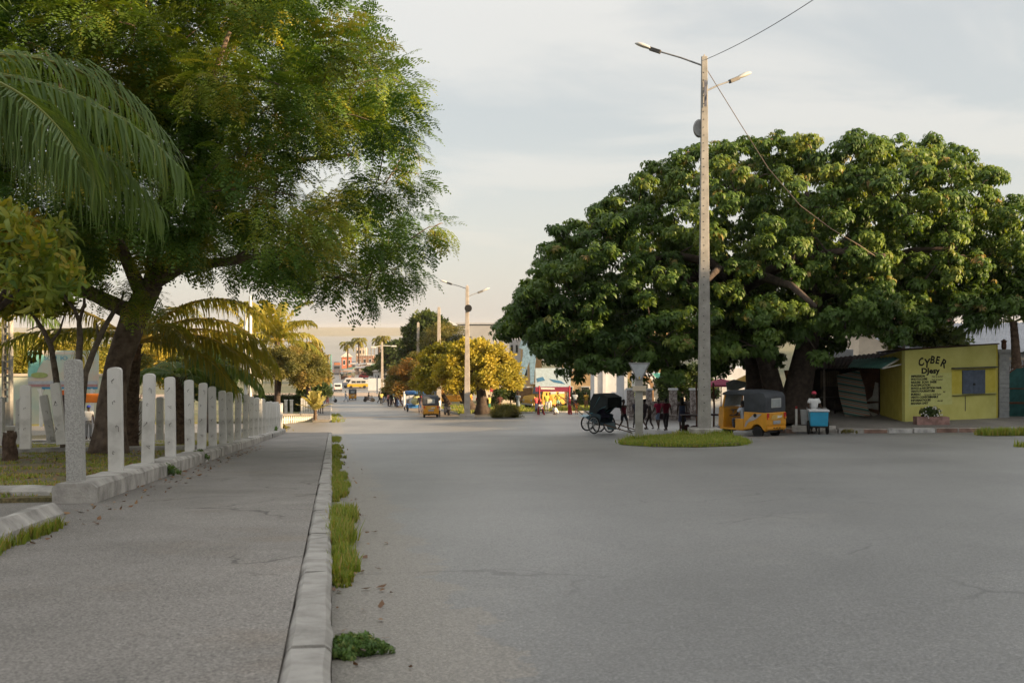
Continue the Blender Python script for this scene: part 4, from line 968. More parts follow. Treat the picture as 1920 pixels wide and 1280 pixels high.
def shop_side():
    P = lambda px, py, k: globals()['P'](px, py, k*.936)
    t = thing('awning', 'sloping green corrugated awning over the side door of the lime yellow shop', 'awning', P(1650, 690, 45)); o = t.location
    A, B, C, D = P(1600, 674, 43.5)-o, P(1694, 668.5, 46)-o, P(1655, 690.5, 47.5)-o, P(1590, 688.5, 45)-o
    b = MB(); ridge_sheet(b, A, B, C, D, 16, .03); b.build('sheet', M_teal, t)
    b = MB(); b.tube([B, C], .035, 6); b.tube([C, P(1694, 682, 46.6)-o], .03, 6); b.build('bracket', M_white, t)
    # shack of boards
    p = P(1560, 788, 43); t = thing('shack', 'dark board shack under a rusty roof beside the tree trunk', 'shack', p); o = t.location
    b = MB(); w0, w1 = P(1500, 790, 40.5)-o, P(1652, 785, 41.5)-o; wt0, wt1 = P(1500, 690, 40.5)-o, P(1652, 680, 41.5)-o
    b.prism([w0-Vector((0, 0, .4)), w1-Vector((0, 0, .4)), wt1, wt0], (0, .08, 0)); b.build('wall', M_dark, t)
    b = MB(); ridge_sheet(b, P(1512, 676, 40)-o, P(1702, 656, 42)-o, P(1660, 690, 46)-o, P(1522, 692, 44)-o, 22, .025); b.build('roof', M_rustd, t)
    b = MB(); b.tube([P(1546, 790, 43.5)-o, P(1545, 692, 43.5)-o], .05, 6); b.build('support', M_wood, t)
    b = MB()
    for i in range(9): xx = 1540+i*4; b.box(P(xx, 712, 42)-o, (.075, .03, .85))
    b.build('slat_panel', mat('bamboo_slats', (.13, .10, .065), .9, .25, 6), t)
    b = MB(); b.box(P(1557, 745, 42.5)-o, (.85, .5, .06)); b.box(P(1557, 735, 42.2)-o, (.8, .1, .55)); [b.box(P(1548+18*i, 768, 42.5)-o, (.06, .06, .9)) for i in (0, 1)]; b.build('counter', M_dark, t)
    # striped screen
    p = P(1600, 780, 44.5); t = thing('striped_screen', 'leaning screen of green and rust striped sacking beside the shop', 'screen', p); o = t.location
    ms = bpy.data.materials.new('striped_sacking'); ms.use_nodes = True; nt = ms.node_tree; N = nt.nodes; L = nt.links; bs = N['Principled BSDF']; bs.inputs['Roughness'].default_value = .9
    tc = N.new('ShaderNodeTexCoord'); mp = N.new('ShaderNodeMapping'); mp.inputs['Rotation'].default_value = (0, R(-10), 0); L.new(tc.outputs['Object'], mp.inputs[0]); sp = N.new('ShaderNodeSeparateXYZ'); L.new(mp.outputs[0], sp.inputs[0])
    m1 = N.new('ShaderNodeMath'); m1.operation = 'MULTIPLY'; m1.inputs[1].default_value = 3.1; L.new(sp.outputs[2], m1.inputs[0]); m2 = N.new('ShaderNodeMath'); m2.operation = 'FRACT'; L.new(m1.outputs[0], m2.inputs[0])
    r = N.new('ShaderNodeValToRGB'); r.color_ramp.interpolation = 'CONSTANT'; els = r.color_ramp.elements
    cols = [(0, (.05, .13, .11)), (.28, (.34, .33, .27)), (.4, (.28, .13, .08)), (.56, (.34, .33, .27)), (.66, (.10, .17, .15)), (.78, (.30, .26, .2)), (.9, (.2, .1, .07))]
    while len(els) < len(cols): els.new(.5)
    for i, (q, cc) in enumerate(cols): els[i].position = q; els[i].color = (*cc, 1)
    L.new(m2.outputs[0], r.inputs[0]); L.new(r.outputs[0], bs.inputs['Base Color'])
    pl = [P(1569, 703, 43)-o, P(1611, 694, 43.6)-o, P(1621, 725, 44)-o, P(1626, 758, 44.3)-o, P(1632, 779, 44.5)-o, P(1584, 781, 44)-o, P(1573, 740, 43.4)-o]
    b = MB(); b.prism([(q.x, q.y, q.z) for q in pl], (.01, .035, 0)); b.build('sacking', ms, t)
    p = P(1637, 780, 44); t = thing('sheet_panel', 'torn brown and white sheet panel between the striped screen and the shop', 'panel', p); o = t.location
    b = MB(); b.prism([P(1612, 693, 42.8)-o, P(1649, 690, 43)-o, P(1648, 782, 43)-o, P(1626, 782, 42.8)-o], (0, .03, 0)); b.build('backing', mat('brown_sheet', (.12, .06, .04), .9, .4, 2.5), t)
    mw = mat('torn_white_sheet', (.38, .37, .35), .9, .2, 4)
    b = MB(); b.prism([P(1625, 752, 43.4)-o, P(1636, 742, 43.4)-o, P(1641, 716, 43.4)-o, P(1647, 718, 43.4)-o, P(1647, 752, 43.4)-o], (0, .01, 0)); b.prism([P(1626, 757, 43.4)-o, P(1647, 755, 43.4)-o, P(1647, 768, 43.4)-o, P(1627, 765, 43.4)-o], (0, .01, 0)); b.prism([P(1629, 770, 43.6)-o, P(1646, 776, 43.6)-o, P(1638, 782, 43.8)-o], (0, .01, 0)); b.build('torn_sheet', mw, t)
    # gate and pillar
    kk = 44.5; p = P(1879, 786, kk); t = thing('gate_pillar', 'pale stone gate pillar with a capped top right of the lime yellow shop', 'pillar', p)
    b = MB(); hp = (786-660)/kk/.936
    for i in range(15): b.box((0, 0, hp*(i+.5)/15), (.46-.012*(i % 2), .46-.012*(i % 2), hp/15-.006))
    b.build('shaft', M_pill, t, bevel=.008); b = MB(); b.box((0, 0, hp+.06), (.66, .6, .13)); b.box((.0, 0, hp-.05), (.54, .5, .07)); b.build('capital', M_pill, t, bevel=.01)
    b = MB(); b.lathe([(.09, 0), (.12, .1), (.11, .32), (.16, .36), (.02, .46)], 8, (.08, 0, hp+.125)); b.build('lantern', M_rustm, t)
    p = P(1905, 790, 44); t = thing('gate', 'teal metal double gate with arched rusty top at the right edge', 'gate', p); o = t.location
    for i, (x0, x1) in enumerate(((-.34, .30), (.31, 1.0))):
        b = MB(); pr = [(x0, 0, .1), (x1, 0, .1)]; n = 8
        for j in range(n+1): x = x1+(x0-x1)*j/n; pr.append((x, 0, 2.15+.38*math.cos((x-.30)*1.9)-.06))
        b.prism(pr, (0, .05, 0)); lf_ = b.build('leaf', M_gate, t)
        b = MB(); b.box(((x0+x1)/2, -.02, .85), (x1-x0-.02, .03, .09)); b.box(((x0+x1)/2, -.02, 1.5), (x1-x0-.02, .03, .05)); b.build('rail', M_rustm, lf_)
    b = MB()
    for j in range(13): x = -.32+j*.11; z0 = 2.15+.38*math.cos((x-.30)*1.9)-.06; b.tube([(x, 0, z0), (x+.02, 0, z0+.2), (x-.02, 0, min(2.80, z0+.42))], .016, 5)
    b.tube([(-.33, 0, 2.2), (0, 0, 2.44), (.3, 0, 2.53), (.6, 0, 2.45), (1, 0, 2.12)], .03, 6); b.build('crest', M_rustm, t)
    b = MB(); b.box((.3, .12, 2.86), (1.3, .2, .12)); b.build('lintel', M_plaster_w, t); b = MB(); b.ball((.52, -.03, 1.6), (.07, .04, .16), 8); b.build('notice', M_white, t)
    # planter
    p = P(1751, 794, 48.5); t = thing('planter', 'low pinkish planter with a white-flowering bush in front of the lime yellow shop', 'planter', p); b = MB(); b.box((.0, .3, .10), (1.35, .5, .34)); b.build('trough', mat('pink_plaster', (.28, .17, .15), .9, .3, 4), t, bevel=.02)
    n = 170; d = rng.normal(0, 1, (n, 3)); d /= np.linalg.norm(d, axis=1, keepdims=True); pos = d*np.array([.46, .25, .26])*rng.uniform(.6, 1, n)[:, None]+np.array([-.05, .3, .45]); d[:, 2] += .5
    put('foliage', cloud_mesh('foliage', M_green, T_ros[0], T_ros[1], pos, rots(d), .10*rng.uniform(.6, 1.3, n), np.clip(rng.normal(.5, .2, n), 0, 1)), t)
    b = MB(); rr = random.Random(4)
    for i in range(26):
        a = rr.uniform(0, 6.28); q = rr.uniform(.5, 1); b.ball((-.05+.5*q*math.cos(a), .05-.02*rr.random(), .48+.27*q*math.sin(a)), .028, 6)
    b.build('flower', M_white, t)['kind'] = 'stuff'
    # T-shaped roof pole, stake, stone
    p = P(1694, 668, 44); t = thing('wire_pole', 'thin tan wire pole with a slanted crossbar above the shop roof', 'pole', p); b = MB(); b.tube([(0, 0, -2.2), (0, 0, 3.05)], .07, 7); b.build('shaft', M_conc_w, t); b = MB(); b.tube([(-.7, 0, 2.68), (0, 0, 2.95), (.75, 0, 3.18)], .05, 6); b.build('crossbar', M_dark, t)
    p = P(1493, 803, 46); t = thing('stake', 'short white stake with a red tip beside the kerb and the vendor', 'stake', p); b = MB(); b.box((0, 0, .35), (.085, .085, 1.0)); b.build('shaft', M_white, t); b = MB(); b.box((0, 0, .91), (.08, .08, .11)); b.build('tip', mat('red_paint', (.35, .03, .03), .7, .2, 5), t)
shop_side()
# corner pavement and its painted kerb
def corner_pavement():
    line = [(11.4, 64), (11.4, 50.0), (11.9, 47.4), (13.2, 46.0), (16, 45.4), (22, 44.8), (36, 43.8)]
    b = MB(); n = len(line); outer = [Vector((x, y, g(x, y)+.15)) for x, y in line]; inner = []
    for i, (x, y) in enumerate(line):
        xi = max(x, 15.2) if i < 3 else x; yi = max(y+2.6, 48.3); inner.append(Vector((xi+.2, yi, max(g(xi, yi)+.15, -3.915))))
    b.add(outer+inner, [(i, i+1, n+i+1, n+i) for i in range(n-1)])
    far = [p+Vector((2, 26, -.2)) for p in inner]; b.add(inner+far, [(i, i+1, n+i+1, n+i) for i in range(n-1)])
    struct(b.build('corner_pavement', M_walk))
    b = MB(); mi = 0; rr = random.Random(3)
    for (x0, y0), (x1, y1) in zip(line[:-1], line[1:]):
        Ld = math.hypot(x1-x0, y1-y0); k = max(1, round(Ld/.85)); dx, dy = (x1-x0)/Ld, (y1-y0)/Ld
        for i in range(k):
            a, c = i*Ld/k, (i+1)*Ld/k-.012; xm, ym = x0+dx*(a+c)/2, y0+dy*(a+c)/2; j = rr.uniform(-.012, .012)
            b.box((xm, ym, g(xm, ym)+.02+j), (c-a, .24, .34), rz=math.atan2(dy, dx), m=rr.choice([0, 0, 1, 1, 2, 3]))
    o = b.build('corner_kerb', [M_kerb_p, mat('kerb_red_worn', (.22, .14, .11), .9, .35, 4), mat('kerb_grey_worn', (.17, .17, .18), .9, .35, 4), mat('kerb_white_worn', (.42, .41, .40), .9, .3, 4)], bevel=.025); tag(o, kind='structure')
    p = PG(1530, 46.2, .12); q = MB(); q.box((0, .35, .05), (1.75, .3, .26)); tag(q.build('stone_block', M_kerb_p, loc=p, bevel=.04), 'long pale stone block lying behind the vendor cart', 'stone')
    weed(1590, 47.5, .0, 'grassy weed at the foot of the painted kerb by the vendor', .45, .2, 50, M_olive, seed=9)
corner_pavement()
# ------------------------------------------------------------------ yield sign seen from behind
def yield_sign():
    k = 55.; p = PG(1198, k, .08); t = thing('road_sign', 'triangular give-way sign seen from behind on a concrete post', 'road sign', p)
    H_ = (HY-682)/k-p.z; b = MB(); b.prism([(-.125, -.09, -.2), (.125, -.09, -.2), (.125, -.09, H_-.32), (-.125, -.09, H_-.32)], (0, .17, 0)); b.build('post', M_conc, t, bevel=.012)
    mt = mat('sign_back', (.42, .45, .48), .6, .12, 5, metal=.2)
    b = MB(); tri = [(-.34, H_+.03), (.34, H_+.03), (.07, H_-.52), (-.07, H_-.52)]; b.prism([(x, -.12, z) for x, z in tri], (0, .02, 0)); b.build('plate', mt, t)
    b = MB(); b.prism([(-.36, -.135, H_+.05), (.36, -.135, H_+.05), (.36, -.135, H_+.0), (-.36, -.135, H_+.0)], (0, .03, 0)); b.tube([(-.34, -.125, H_+.02), (-.07, -.125, H_-.53)], .022, 6); b.tube([(.34, -.125, H_+.02), (.07, -.125, H_-.53)], .022, 6); b.build('rim', M_galv, t)
    b = MB(); b.box((0, -.13, H_-.83), (.46, .06, .17)); b.build('cross_plate', M_plaster_w, t, bevel=.008)
    b = MB(); b.box((0, -.125, H_-.47), (.05, .02, .10)); b.build('yellow_mark', mat('yellow_mark', (.5, .38, .12), .8, .2, 6), t)
yield_sign()
# ------------------------------------------------------------------ palms and trees on the left
def near_palm():
    p = Vector((-8.0, 13.5, g(-8, 13.5)))
    top = Vector((-7.1, 13.4, 3.1))
    fr = []
    for az, el, L_, dr, hg in [(1.45, .08, 3.4, .95, 1.1), (1.2, -.15, 3.2, .8, 1.1), (1.95, .0, 2.9, 1.0, 1.1), (1.6, -.25, 2.6, .7, 1.1), (.7, .5, 3.8, 1.5, .9), (2.7, .3, 3.6, 1.5, .9), (-.4, .5, 3.8, 1.5, .8), (-1.6, .5, 3.8, 1.5, .8), (-2.6, .4, 3.6, 1.5, .8), (.2, 1.1, 3.4, 1.2, .6)]: fr.append((az, el, L_, dr, hg))
    palm('coconut_palm', 'nearest palm whose long green fronds hang into the picture from the left edge', p, top, .17, fr, M_frond, lf=1.05, wmul=.7, nl=84)
near_palm()
def P2(px, py, k): return P(px, py, k)
def left_palms():
    b = PG(242, 58, .1); top = P(252, 640, 58)
    palm('date_palm', 'shaggy-trunked palm just right of the big tree trunk with golden arching fronds', b, top, .30, [(1.62, .62, 5.2, 1.75, 1.), (1.45, .42, 5.0, 1.35, 1.), (1.35, .25, 4.6, 1.1, 1.), (1.75, .35, 4.6, 1.3, 1.), (1.85, .15, 4.0, 1.2, 1.), (1.55, .85, 5.4, 1.9, 1.), (1.0, .85, 4.8, 1.6, .8), (2.3, .6, 3.6, 1.5, .8), (.3, .8, 4.2, 1.5, .8), (-.8, .5, 4.4, 1.5, .9), (-1.5, .35, 5.6, 1.05, .9), (-1.8, .75, 5.2, 1.6, .9), (-2.4, .5, 3.8, 1.4, .8)], M_frond_y, lf=1.0, shag=True, wmul=1.4, nl=60)
    b = PG(336, 52, .1); top = P(338, 706, 52)
    palm('date_palm', 'low dark palm with a thick trunk behind the fourth and fifth posts', b, top, .34, [(1.55, .95, 3.9, 2.0, 1.), (1.65, .6, 3.4, 1.7, 1.), (1.2, .6, 3.2, 1.8, 1.), (1.9, .5, 2.8, 1.7, 1.), (.4, .9, 2.8, 1.8, .7), (-.6, .7, 2.8, 1.8, .7), (-1.3, .6, 2.4, 1.8, .7), (-1.9, .5, 2.2, 1.8, .7), (2.6, .6, 2.2, 1.7, .7), (1.5, 1.15, 2.8, 1.6, .7)], M_frond, lf=.8, shag=True, wmul=1.4, nl=60)
    b = PG(520, 24, .1); top = P(520, 640, 24)
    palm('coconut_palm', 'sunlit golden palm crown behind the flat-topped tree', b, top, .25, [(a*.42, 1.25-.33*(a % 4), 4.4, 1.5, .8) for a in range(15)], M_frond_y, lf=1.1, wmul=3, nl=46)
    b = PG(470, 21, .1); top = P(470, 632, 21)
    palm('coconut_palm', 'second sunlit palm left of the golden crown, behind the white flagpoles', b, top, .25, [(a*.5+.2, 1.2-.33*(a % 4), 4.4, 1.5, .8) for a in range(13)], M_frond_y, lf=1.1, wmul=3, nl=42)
    b = PG(591, 24, .1); top = P(591, 768, 24)
    palm('fan_palm', 'small pale yellow fan palm beside the pavement walkers', b, top, .14, [(a*.57, 1.3-.42*(a % 3), 1.5, .3, .1) for a in range(13)], leafmat('pale_frond', [(0, (.25, .24, .08)), (1, (.55, .48, .20))], .35), lf=.5, wmul=2.6, nl=16)
    b = PG(20, 30, .1); top = P(8, 640, 30)
    palm('coconut_palm', 'golden palm behind the painted wall at the far left', b, top, .2, [(a*.65, .7-.35*(a % 3), 3.4, 2.0, .95) for a in range(10)], M_frond_y, lf=.8, wmul=2.2, nl=34)
    b = PG(-30, 46, .1); top = P(-40, 560, 46)
    palm('coconut_palm', 'dark palm whose drooping fronds fringe the sky at the left edge', b, top, .2, [(1.5, .35, 3.6, 1.5, 1.0), (1.2, .1, 3.4, 1.2, 1.0), (1.9, .3, 3.2, 1.4, 1.), (.4, .7, 3.4, 1.5, .8), (-1, .6, 3.4, 1.5, .8), (2.9, .4, 3, 1.5, .8)], M_frond, lf=.85, wmul=1.4)
    for i, (px, py, base, kk, lab) in enumerate([(652, 643, 690, 5.6, 'left of the two tall palms standing by the far shore'), (673, 636, 690, 5.6, 'right of the two tall palms standing by the far shore'), (711, 636, 690, 5.2, 'thick pale-trunked palm in the pair right of the far lamp post'), (719, 632, 690, 5.2, 'taller palm of the pair right of the far lamp post')]):
        q = P(px, base, kk); top = P(px, py+1, kk); q.z = top.z-9.5
        palm('coconut_palm', lab, q, top, .32 if i < 2 else .55, [(a*.7+i, .75-.5*(a % 3), 3.1, 1.9, .8) for a in range(10)], M_frond_y, group='palms by the far shore', lf=1.5, wmul=7, nl=20)
    b = PG(1906, 43.5, 4.2); b = P(1906, 690, 43.5); top = P(1900, 602, 43.5)
    palm('date_palm', 'dark palm behind the teal gate at the right edge', b, top, .20, [(-1.5, .35, 2.6, 1.1, 1.), (-1.2, .15, 2.4, 1.0, 1.), (-1.9, .55, 2.6, 1.4, 1.), (1.5, .4, 2.6, 1.2, 1.), (.5, .9, 2.6, 1.2, .8), (-.6, 1.0, 2.6, 1.4, .8), (2.5, .5, 2.6, 1.3, .8), (-1.5, .9, 2.7, 1.8, .9)], M_frond, lf=.7, wmul=1.5)
left_palms()
def frangipani():
    # bare grey limbs behind the corner post
    k = 78.; b0 = P(150, 842, k); t = thing('frangipani_tree', 'small grey-limbed tree forking behind the corner post', 'tree', b0); o = t.location
    def Q(px, py, dk=0): return P(px, py, k+dk)-o
    b = MB()
    for pts, r in [([(150, 842), (146, 760), (147, 690), (150, 630), (148, 600)], [.115, .10, .09, .075, .06]), ([(148, 602), (140, 580), (110, 540), (96, 515)], [.055, .045, .035, .02]), ([(149, 603), (158, 570), (158, 545), (150, 520)], [.05, .04, .03, .02]), ([(150, 790), (160, 700), (175, 660), (195, 615), (215, 580)], [.085, .08, .075, .065, .05]), ([(185, 635), (181, 605)], [.035, .02]), ([(205, 600), (228, 562), (232, 545)], [.05, .03, .02]), ([(212, 582), (196, 560), (188, 540)], [.045, .03, .02]), ([(215, 580), (250, 572), (258, 580)], [.03, .02, .012])]: b.tube([Q(*p) for p in pts], r, 8)
    b.build('trunk', M_bark_g, t, smooth='all')
    tips = [Q(*p) for p in [(215, 560), (240, 530), (262, 520), (280, 540), (232, 545), (255, 560), (200, 520), (270, 555), (130, 500), (158, 520)]]
    pos, di, idx = clump_leaves(tips, [.28]*len(tips), 9, .7, .1, down=.3)
    put('crown', cloud_mesh('crown', M_albizia, T_bip[0], T_bip[1], pos, rots(di), .55*rng.uniform(.8, 1.2, len(pos)), np.clip(rng.normal(.75, .15, len(pos)), 0, 1)), t)
    # leaning one to its left
    b0 = P(116, 838, 72); t = thing('frangipani_tree', 'thin leaning tree rising behind the tilted posts left of the corner post', 'tree', b0); o = t.location; b = MB()
    def Q2(px, py): return P(px, py, 72)-o
    for pts, r in [([(120, 838), (112, 760), (104, 700), (96, 650), (82, 620), (62, 590), (40, 565)], [.10, .09, .085, .075, .06, .045, .03]), ([(94, 645), (112, 620), (118, 600), (126, 575)], [.045, .035, .025, .015]), ([(80, 618), (70, 612), (50, 620)], [.03, .02, .012])]: b.tube([Q2(*p) for p in pts], r, 8)
    b.build('trunk', M_bark_g, t, smooth='all')
    tips = [Q2(*p) for p in [(40, 560), (62, 570), (20, 575), (126, 570), (90, 575), (110, 560)]]
    pos, di, idx = clump_leaves(tips, [.35]*len(tips), 12, .7, .1, down=.3); put('crown', cloud_mesh('crown', M_frangi, T_fran[0], T_fran[1], pos, rots(di), .34*rng.uniform(.7, 1.2, len(pos)), np.clip(rng.normal(.5, .2, len(pos)), 0, 1)), t)
    # the leafy one entering from the left edge
    k = 92.; b0 = PG(-150, k, .17); t = thing('frangipani_tree', 'leafy tree with long yellowing leaves entering from the left edge under the palm fronds', 'tree', b0); o = t.location; b = MB()
    def Q3(px, py, dk=0): return P(px, py, k+dk)-o
    b.tube([Vector((0, 0, -.1)), Q3(-150, 760), Q3(-120, 680), Q3(-60, 610), Q3(0, 575), Q3(40, 545), Q3(80, 520), Q3(110, 495)], [.16, .14, .12, .10, .075, .055, .04, .02], 8)
    for pts in [[(-60, 610), (-20, 520), (0, 482), (40, 462), (95, 458)], [(-20, 590), (10, 545), (20, 500), (45, 470)], [(-90, 640), (-60, 540), (-40, 450), (0, 410)], [(0, 482), (40, 480), (60, 484)]]: b.tube([Q3(*p, dk=3) for p in pts], [.07, .05, .035, .025, .015][:len(pts)], 7)
    b.build('trunk', M_bark_d, t, smooth='all')
    rr = random.Random(8); tips = []
    while len(tips) < 46:
        px, py = rr.uniform(-90, 128), rr.uniform(388, 568)
        if py < 400+abs(px)*.25 or py > 590-px*.45: continue
        tips.append(P(px, py, k+rr.uniform(-9, 14))-o)
    pos, di, idx = clump_leaves(tips, [.30]*len(tips), 7, .8, .05, down=.1)
    put('crown', cloud_mesh('crown', M_frangi, T_fran[0], T_fran[1], pos, rots(di), .32*rng.uniform(.7, 1.2, len(pos)), np.clip(rng.normal(.48, .22, len(pos))+np.where(pos[:, 0] < Q3(30, 0).x, .15, 0), 0, 1)), t)
frangipani()
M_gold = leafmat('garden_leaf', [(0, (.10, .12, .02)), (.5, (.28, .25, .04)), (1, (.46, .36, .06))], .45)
def dome(px, py0, py1, k, wpx, lab, leaf, n, crad, tpl, ls, per, depth=.8, name='umbrella_tree', base_tint=.45, bark=M_bark_d, trunk=None, tip=.03, seed=1, flat=.6, basepx=None, dk=0, roundness=.5, group=None, base_dz=.1, zlow=None, tr=None):
    """tree whose crown fills px +- wpx/2 between the picture rows py0 (top) and py1 (lowest leaves)"""
    rnd = random.Random(seed); y = F/k; bp = basepx if basepx else px; x0 = (bp-HX)/k; base = Vector((x0, y, g(x0, y)+base_dz))
    cx_ = (px-HX)/k; zt = (HY-py0)/k; zb = (HY-py1)/k; rx = wpx/k/2; ry = rx*depth; C = []; tries = 0
    while len(C) < n and tries < n*80:
        tries += 1
        a = rnd.uniform(0, 6.283); q = math.sqrt(rnd.random()); x, yy = cx_+rx*q*math.cos(a), y+ry*q*math.sin(a)
        top = zb+(zt-zb)*(1-q**2.4)**roundness; low = zb+(zt-zb)*.42*(1-q**2); s = 1-rnd.random()**1.6
        C.append(Vector((x, yy, low+(top-low)*s)))
    fork = Vector((x0+(cx_-x0)*.5, y, base.z+max(.8, (zb+.25*(zt-zb)-base.z)*.85))); tr = tr or .05*(zt-base.z)
    return tree(name, lab, base, [base, base.lerp(fork, .5)+Vector((.05, 0, 0)), fork], [tr, tr*.8, tr*.6], C, [crad*rnd.uniform(.7, 1.2) for _ in C], per, tpl, ls, leaf, bark, group=group, tip=tip, base_tint=base_tint, flat=flat, seed=seed, down=.05)
dome(537, 655, 712, 25, 138, 'flat-topped bronze-leaved tree behind the last fence posts', M_olive, 95, .62, T_fine, .42, 70, basepx=512, seed=3, base_tint=.5, tip=.022, roundness=.45)
dome(578, 646, 722, 19, 46, 'yellow-green bushy tree behind the fan palm, along the street', M_olive, 45, .8, T_sprig, .5, 45, seed=4, base_tint=.85)
dome(600, 668, 722, 14, 20, 'smaller yellow-green tree further down the left side of the street', M_olive, 30, .9, T_sprig, .6, 35, seed=5, base_tint=.8)
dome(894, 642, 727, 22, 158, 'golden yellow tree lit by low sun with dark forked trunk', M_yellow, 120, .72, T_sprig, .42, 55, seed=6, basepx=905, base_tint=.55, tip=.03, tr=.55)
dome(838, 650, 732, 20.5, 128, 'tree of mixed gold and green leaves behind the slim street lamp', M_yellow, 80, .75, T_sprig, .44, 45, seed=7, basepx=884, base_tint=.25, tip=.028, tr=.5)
dome(800, 664, 738, 16, 138, 'rust-brown flat tree overhanging the parked blue rickshaw', M_rust, 110, .85, T_fine, .6, 60, seed=8, basepx=842, base_tint=.45, tip=.035)
dome(752, 694, 745, 13.5, 54, 'green low tree at the left end of the rusty tree row', M_rust, 50, .9, T_sprig, .6, 40, seed=9, base_tint=.12)
dome(800, 590, 680, 12, 88, 'tall dark green tree rising behind the tan poles', M_green, 80, 1.2, T_sprig, 1.0, 45, seed=10, base_tint=.55, basepx=800)
dome(752, 640, 700, 8, 80, 'dark tree mass left of the grey hall', M_green, 60, 1.7, T_sprig, 1.1, 40, seed=11, base_tint=.4)
dome(832, 606, 660, 14, 90, 'thin-leaved grey tree in front of the grey hall', M_olive, 50, .9, T_fine, .55, 22, seed=12, base_tint=.3)
dome(718, 668, 688, 6.0, 34, 'small rounded tree by the thick far palms', M_olive, 30, 1.1, T_sprig, .9, 30, seed=13, base_tint=.6)
dome(700, 687, 702, 7.5, 36, 'dark round tree in the far market', M_green, 30, .9, T_sprig, .8, 30, seed=14, base_tint=.3)
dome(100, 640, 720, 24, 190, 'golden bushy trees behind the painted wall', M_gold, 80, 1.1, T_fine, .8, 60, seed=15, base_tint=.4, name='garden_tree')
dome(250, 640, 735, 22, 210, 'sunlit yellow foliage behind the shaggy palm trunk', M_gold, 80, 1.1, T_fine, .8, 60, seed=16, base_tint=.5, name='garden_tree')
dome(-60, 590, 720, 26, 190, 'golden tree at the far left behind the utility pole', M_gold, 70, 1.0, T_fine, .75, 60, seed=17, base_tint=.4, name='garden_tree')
dome(380, 650, 745, 30, 130, 'dark small tree with bare forked stems behind the middle posts', M_green, 50, .7, T_frans if False else T_sprig, .45, 40, seed=18, base_tint=.4, basepx=388)
dome(1047, 738, 770, 18.3, 62, 'rounded green shrub beside the yellow van', M_green, 36, .5, T_sprig, .35, 45, seed=19, base_tint=.7, name='shrub')
dome(957, 730, 757, 18.5, 80, 'green hedge-like shrub behind the park visitors', M_green, 40, .6, T_sprig, .38, 40, seed=20, base_tint=.55, name='shrub')
dome(1150, 690, 765, 24, 60, 'slim green tree in front of the white columned building', M_green, 40, .6, T_sprig, .4, 40, seed=21, base_tint=.6)
dome(1282, 690, 745, 25, 110, 'dark thin-stemmed tree behind the walkers', M_green, 60, .6, T_sprig, .4, 36, seed=22, base_tint=.4, basepx=1290, tr=.12)
dome(1092, 735, 768, 18.2, 60, 'low bush behind the rickshaw handles', M_green, 34, .5, T_sprig, .35, 40, seed=23, base_tint=.45, name='shrub')
dome(1740, 600, 660, 36, 110, 'yellow-green tree behind the shop roof', M_green, 50, .7, T_sprig, .4, 36, seed=24, base_tint=.8)
dome(948, 762, 783, 23.5, 46, 'scrubby grey-green bush at the park kerb', M_olive, 36, .45, T_fine, .32, 40, seed=25, base_tint=.35, name='shrub')
dome(590, 720, 742, 17, 60, 'low dark bush by the street behind the fan palm', M_green, 30, .6, T_sprig, .4, 36, seed=26, base_tint=.5, name='shrub')
# ------------------------------------------------------------------ vehicles
_mc = {}
def cm(col, rough=.75, var=.12, metal=0., spec=.3, coat=0.):
    key = (col, rough, metal, coat)
    if key not in _mc: _mc[key] = mat('paint_%d' % len(_mc), col, rough, var, 4, metal=metal, spec=spec, coat=coat)
    return _mc[key]
M_taxi = mat('taxi_paint', (.62, .28, .015), .38, .10, 3, spec=.5, coat=.3)
M_canopy = mat('canopy_vinyl', (.050, .056, .066), .62, .2, 3, .2, 8)
M_glass = mat('dusty_glass', (.28, .31, .32), .12, .15, 5, spec=.6)
M_dglass = mat('dark_glass', (.03, .035, .04), .1, .1, 5, spec=.6)
M_tyre = mat('tyre', (.022, .021, .02), .9, .2, 10)
M_chrome = mat('chrome', (.45, .45, .45), .25, .1, 8, metal=.9)
M_redl = mat('red_lens', (.45, .03, .02), .25, .1, 8, spec=.6)
M_ambl = mat('amber_lens', (.75, .26, .03), .25, .1, 8, spec=.6)
def wheel(par, c, r, w, rim=.55):
    t = MB(); t.lathe([(r*rim, -w/2), (r*.92, -w/2), (r, -w*.3), (r, w*.3), (r*.92, w/2), (r*rim, w/2)], 30, c, axis='x'); o = t.build('wheel', M_tyre, par, smooth=True)
    h = MB(); h.lathe([(r*.05, -w*.42), (r*rim, -w*.42), (r*rim, w*.42), (r*.05, w*.42)], 16, c, axis='x'); h.build('rim', M_galv, o, smooth=True); return o
def xprism(mb, prof, x0, x1, m=0):
    mb.prism([(x0, y, z) for y, z in prof], (x1-x0, 0, 0), m)
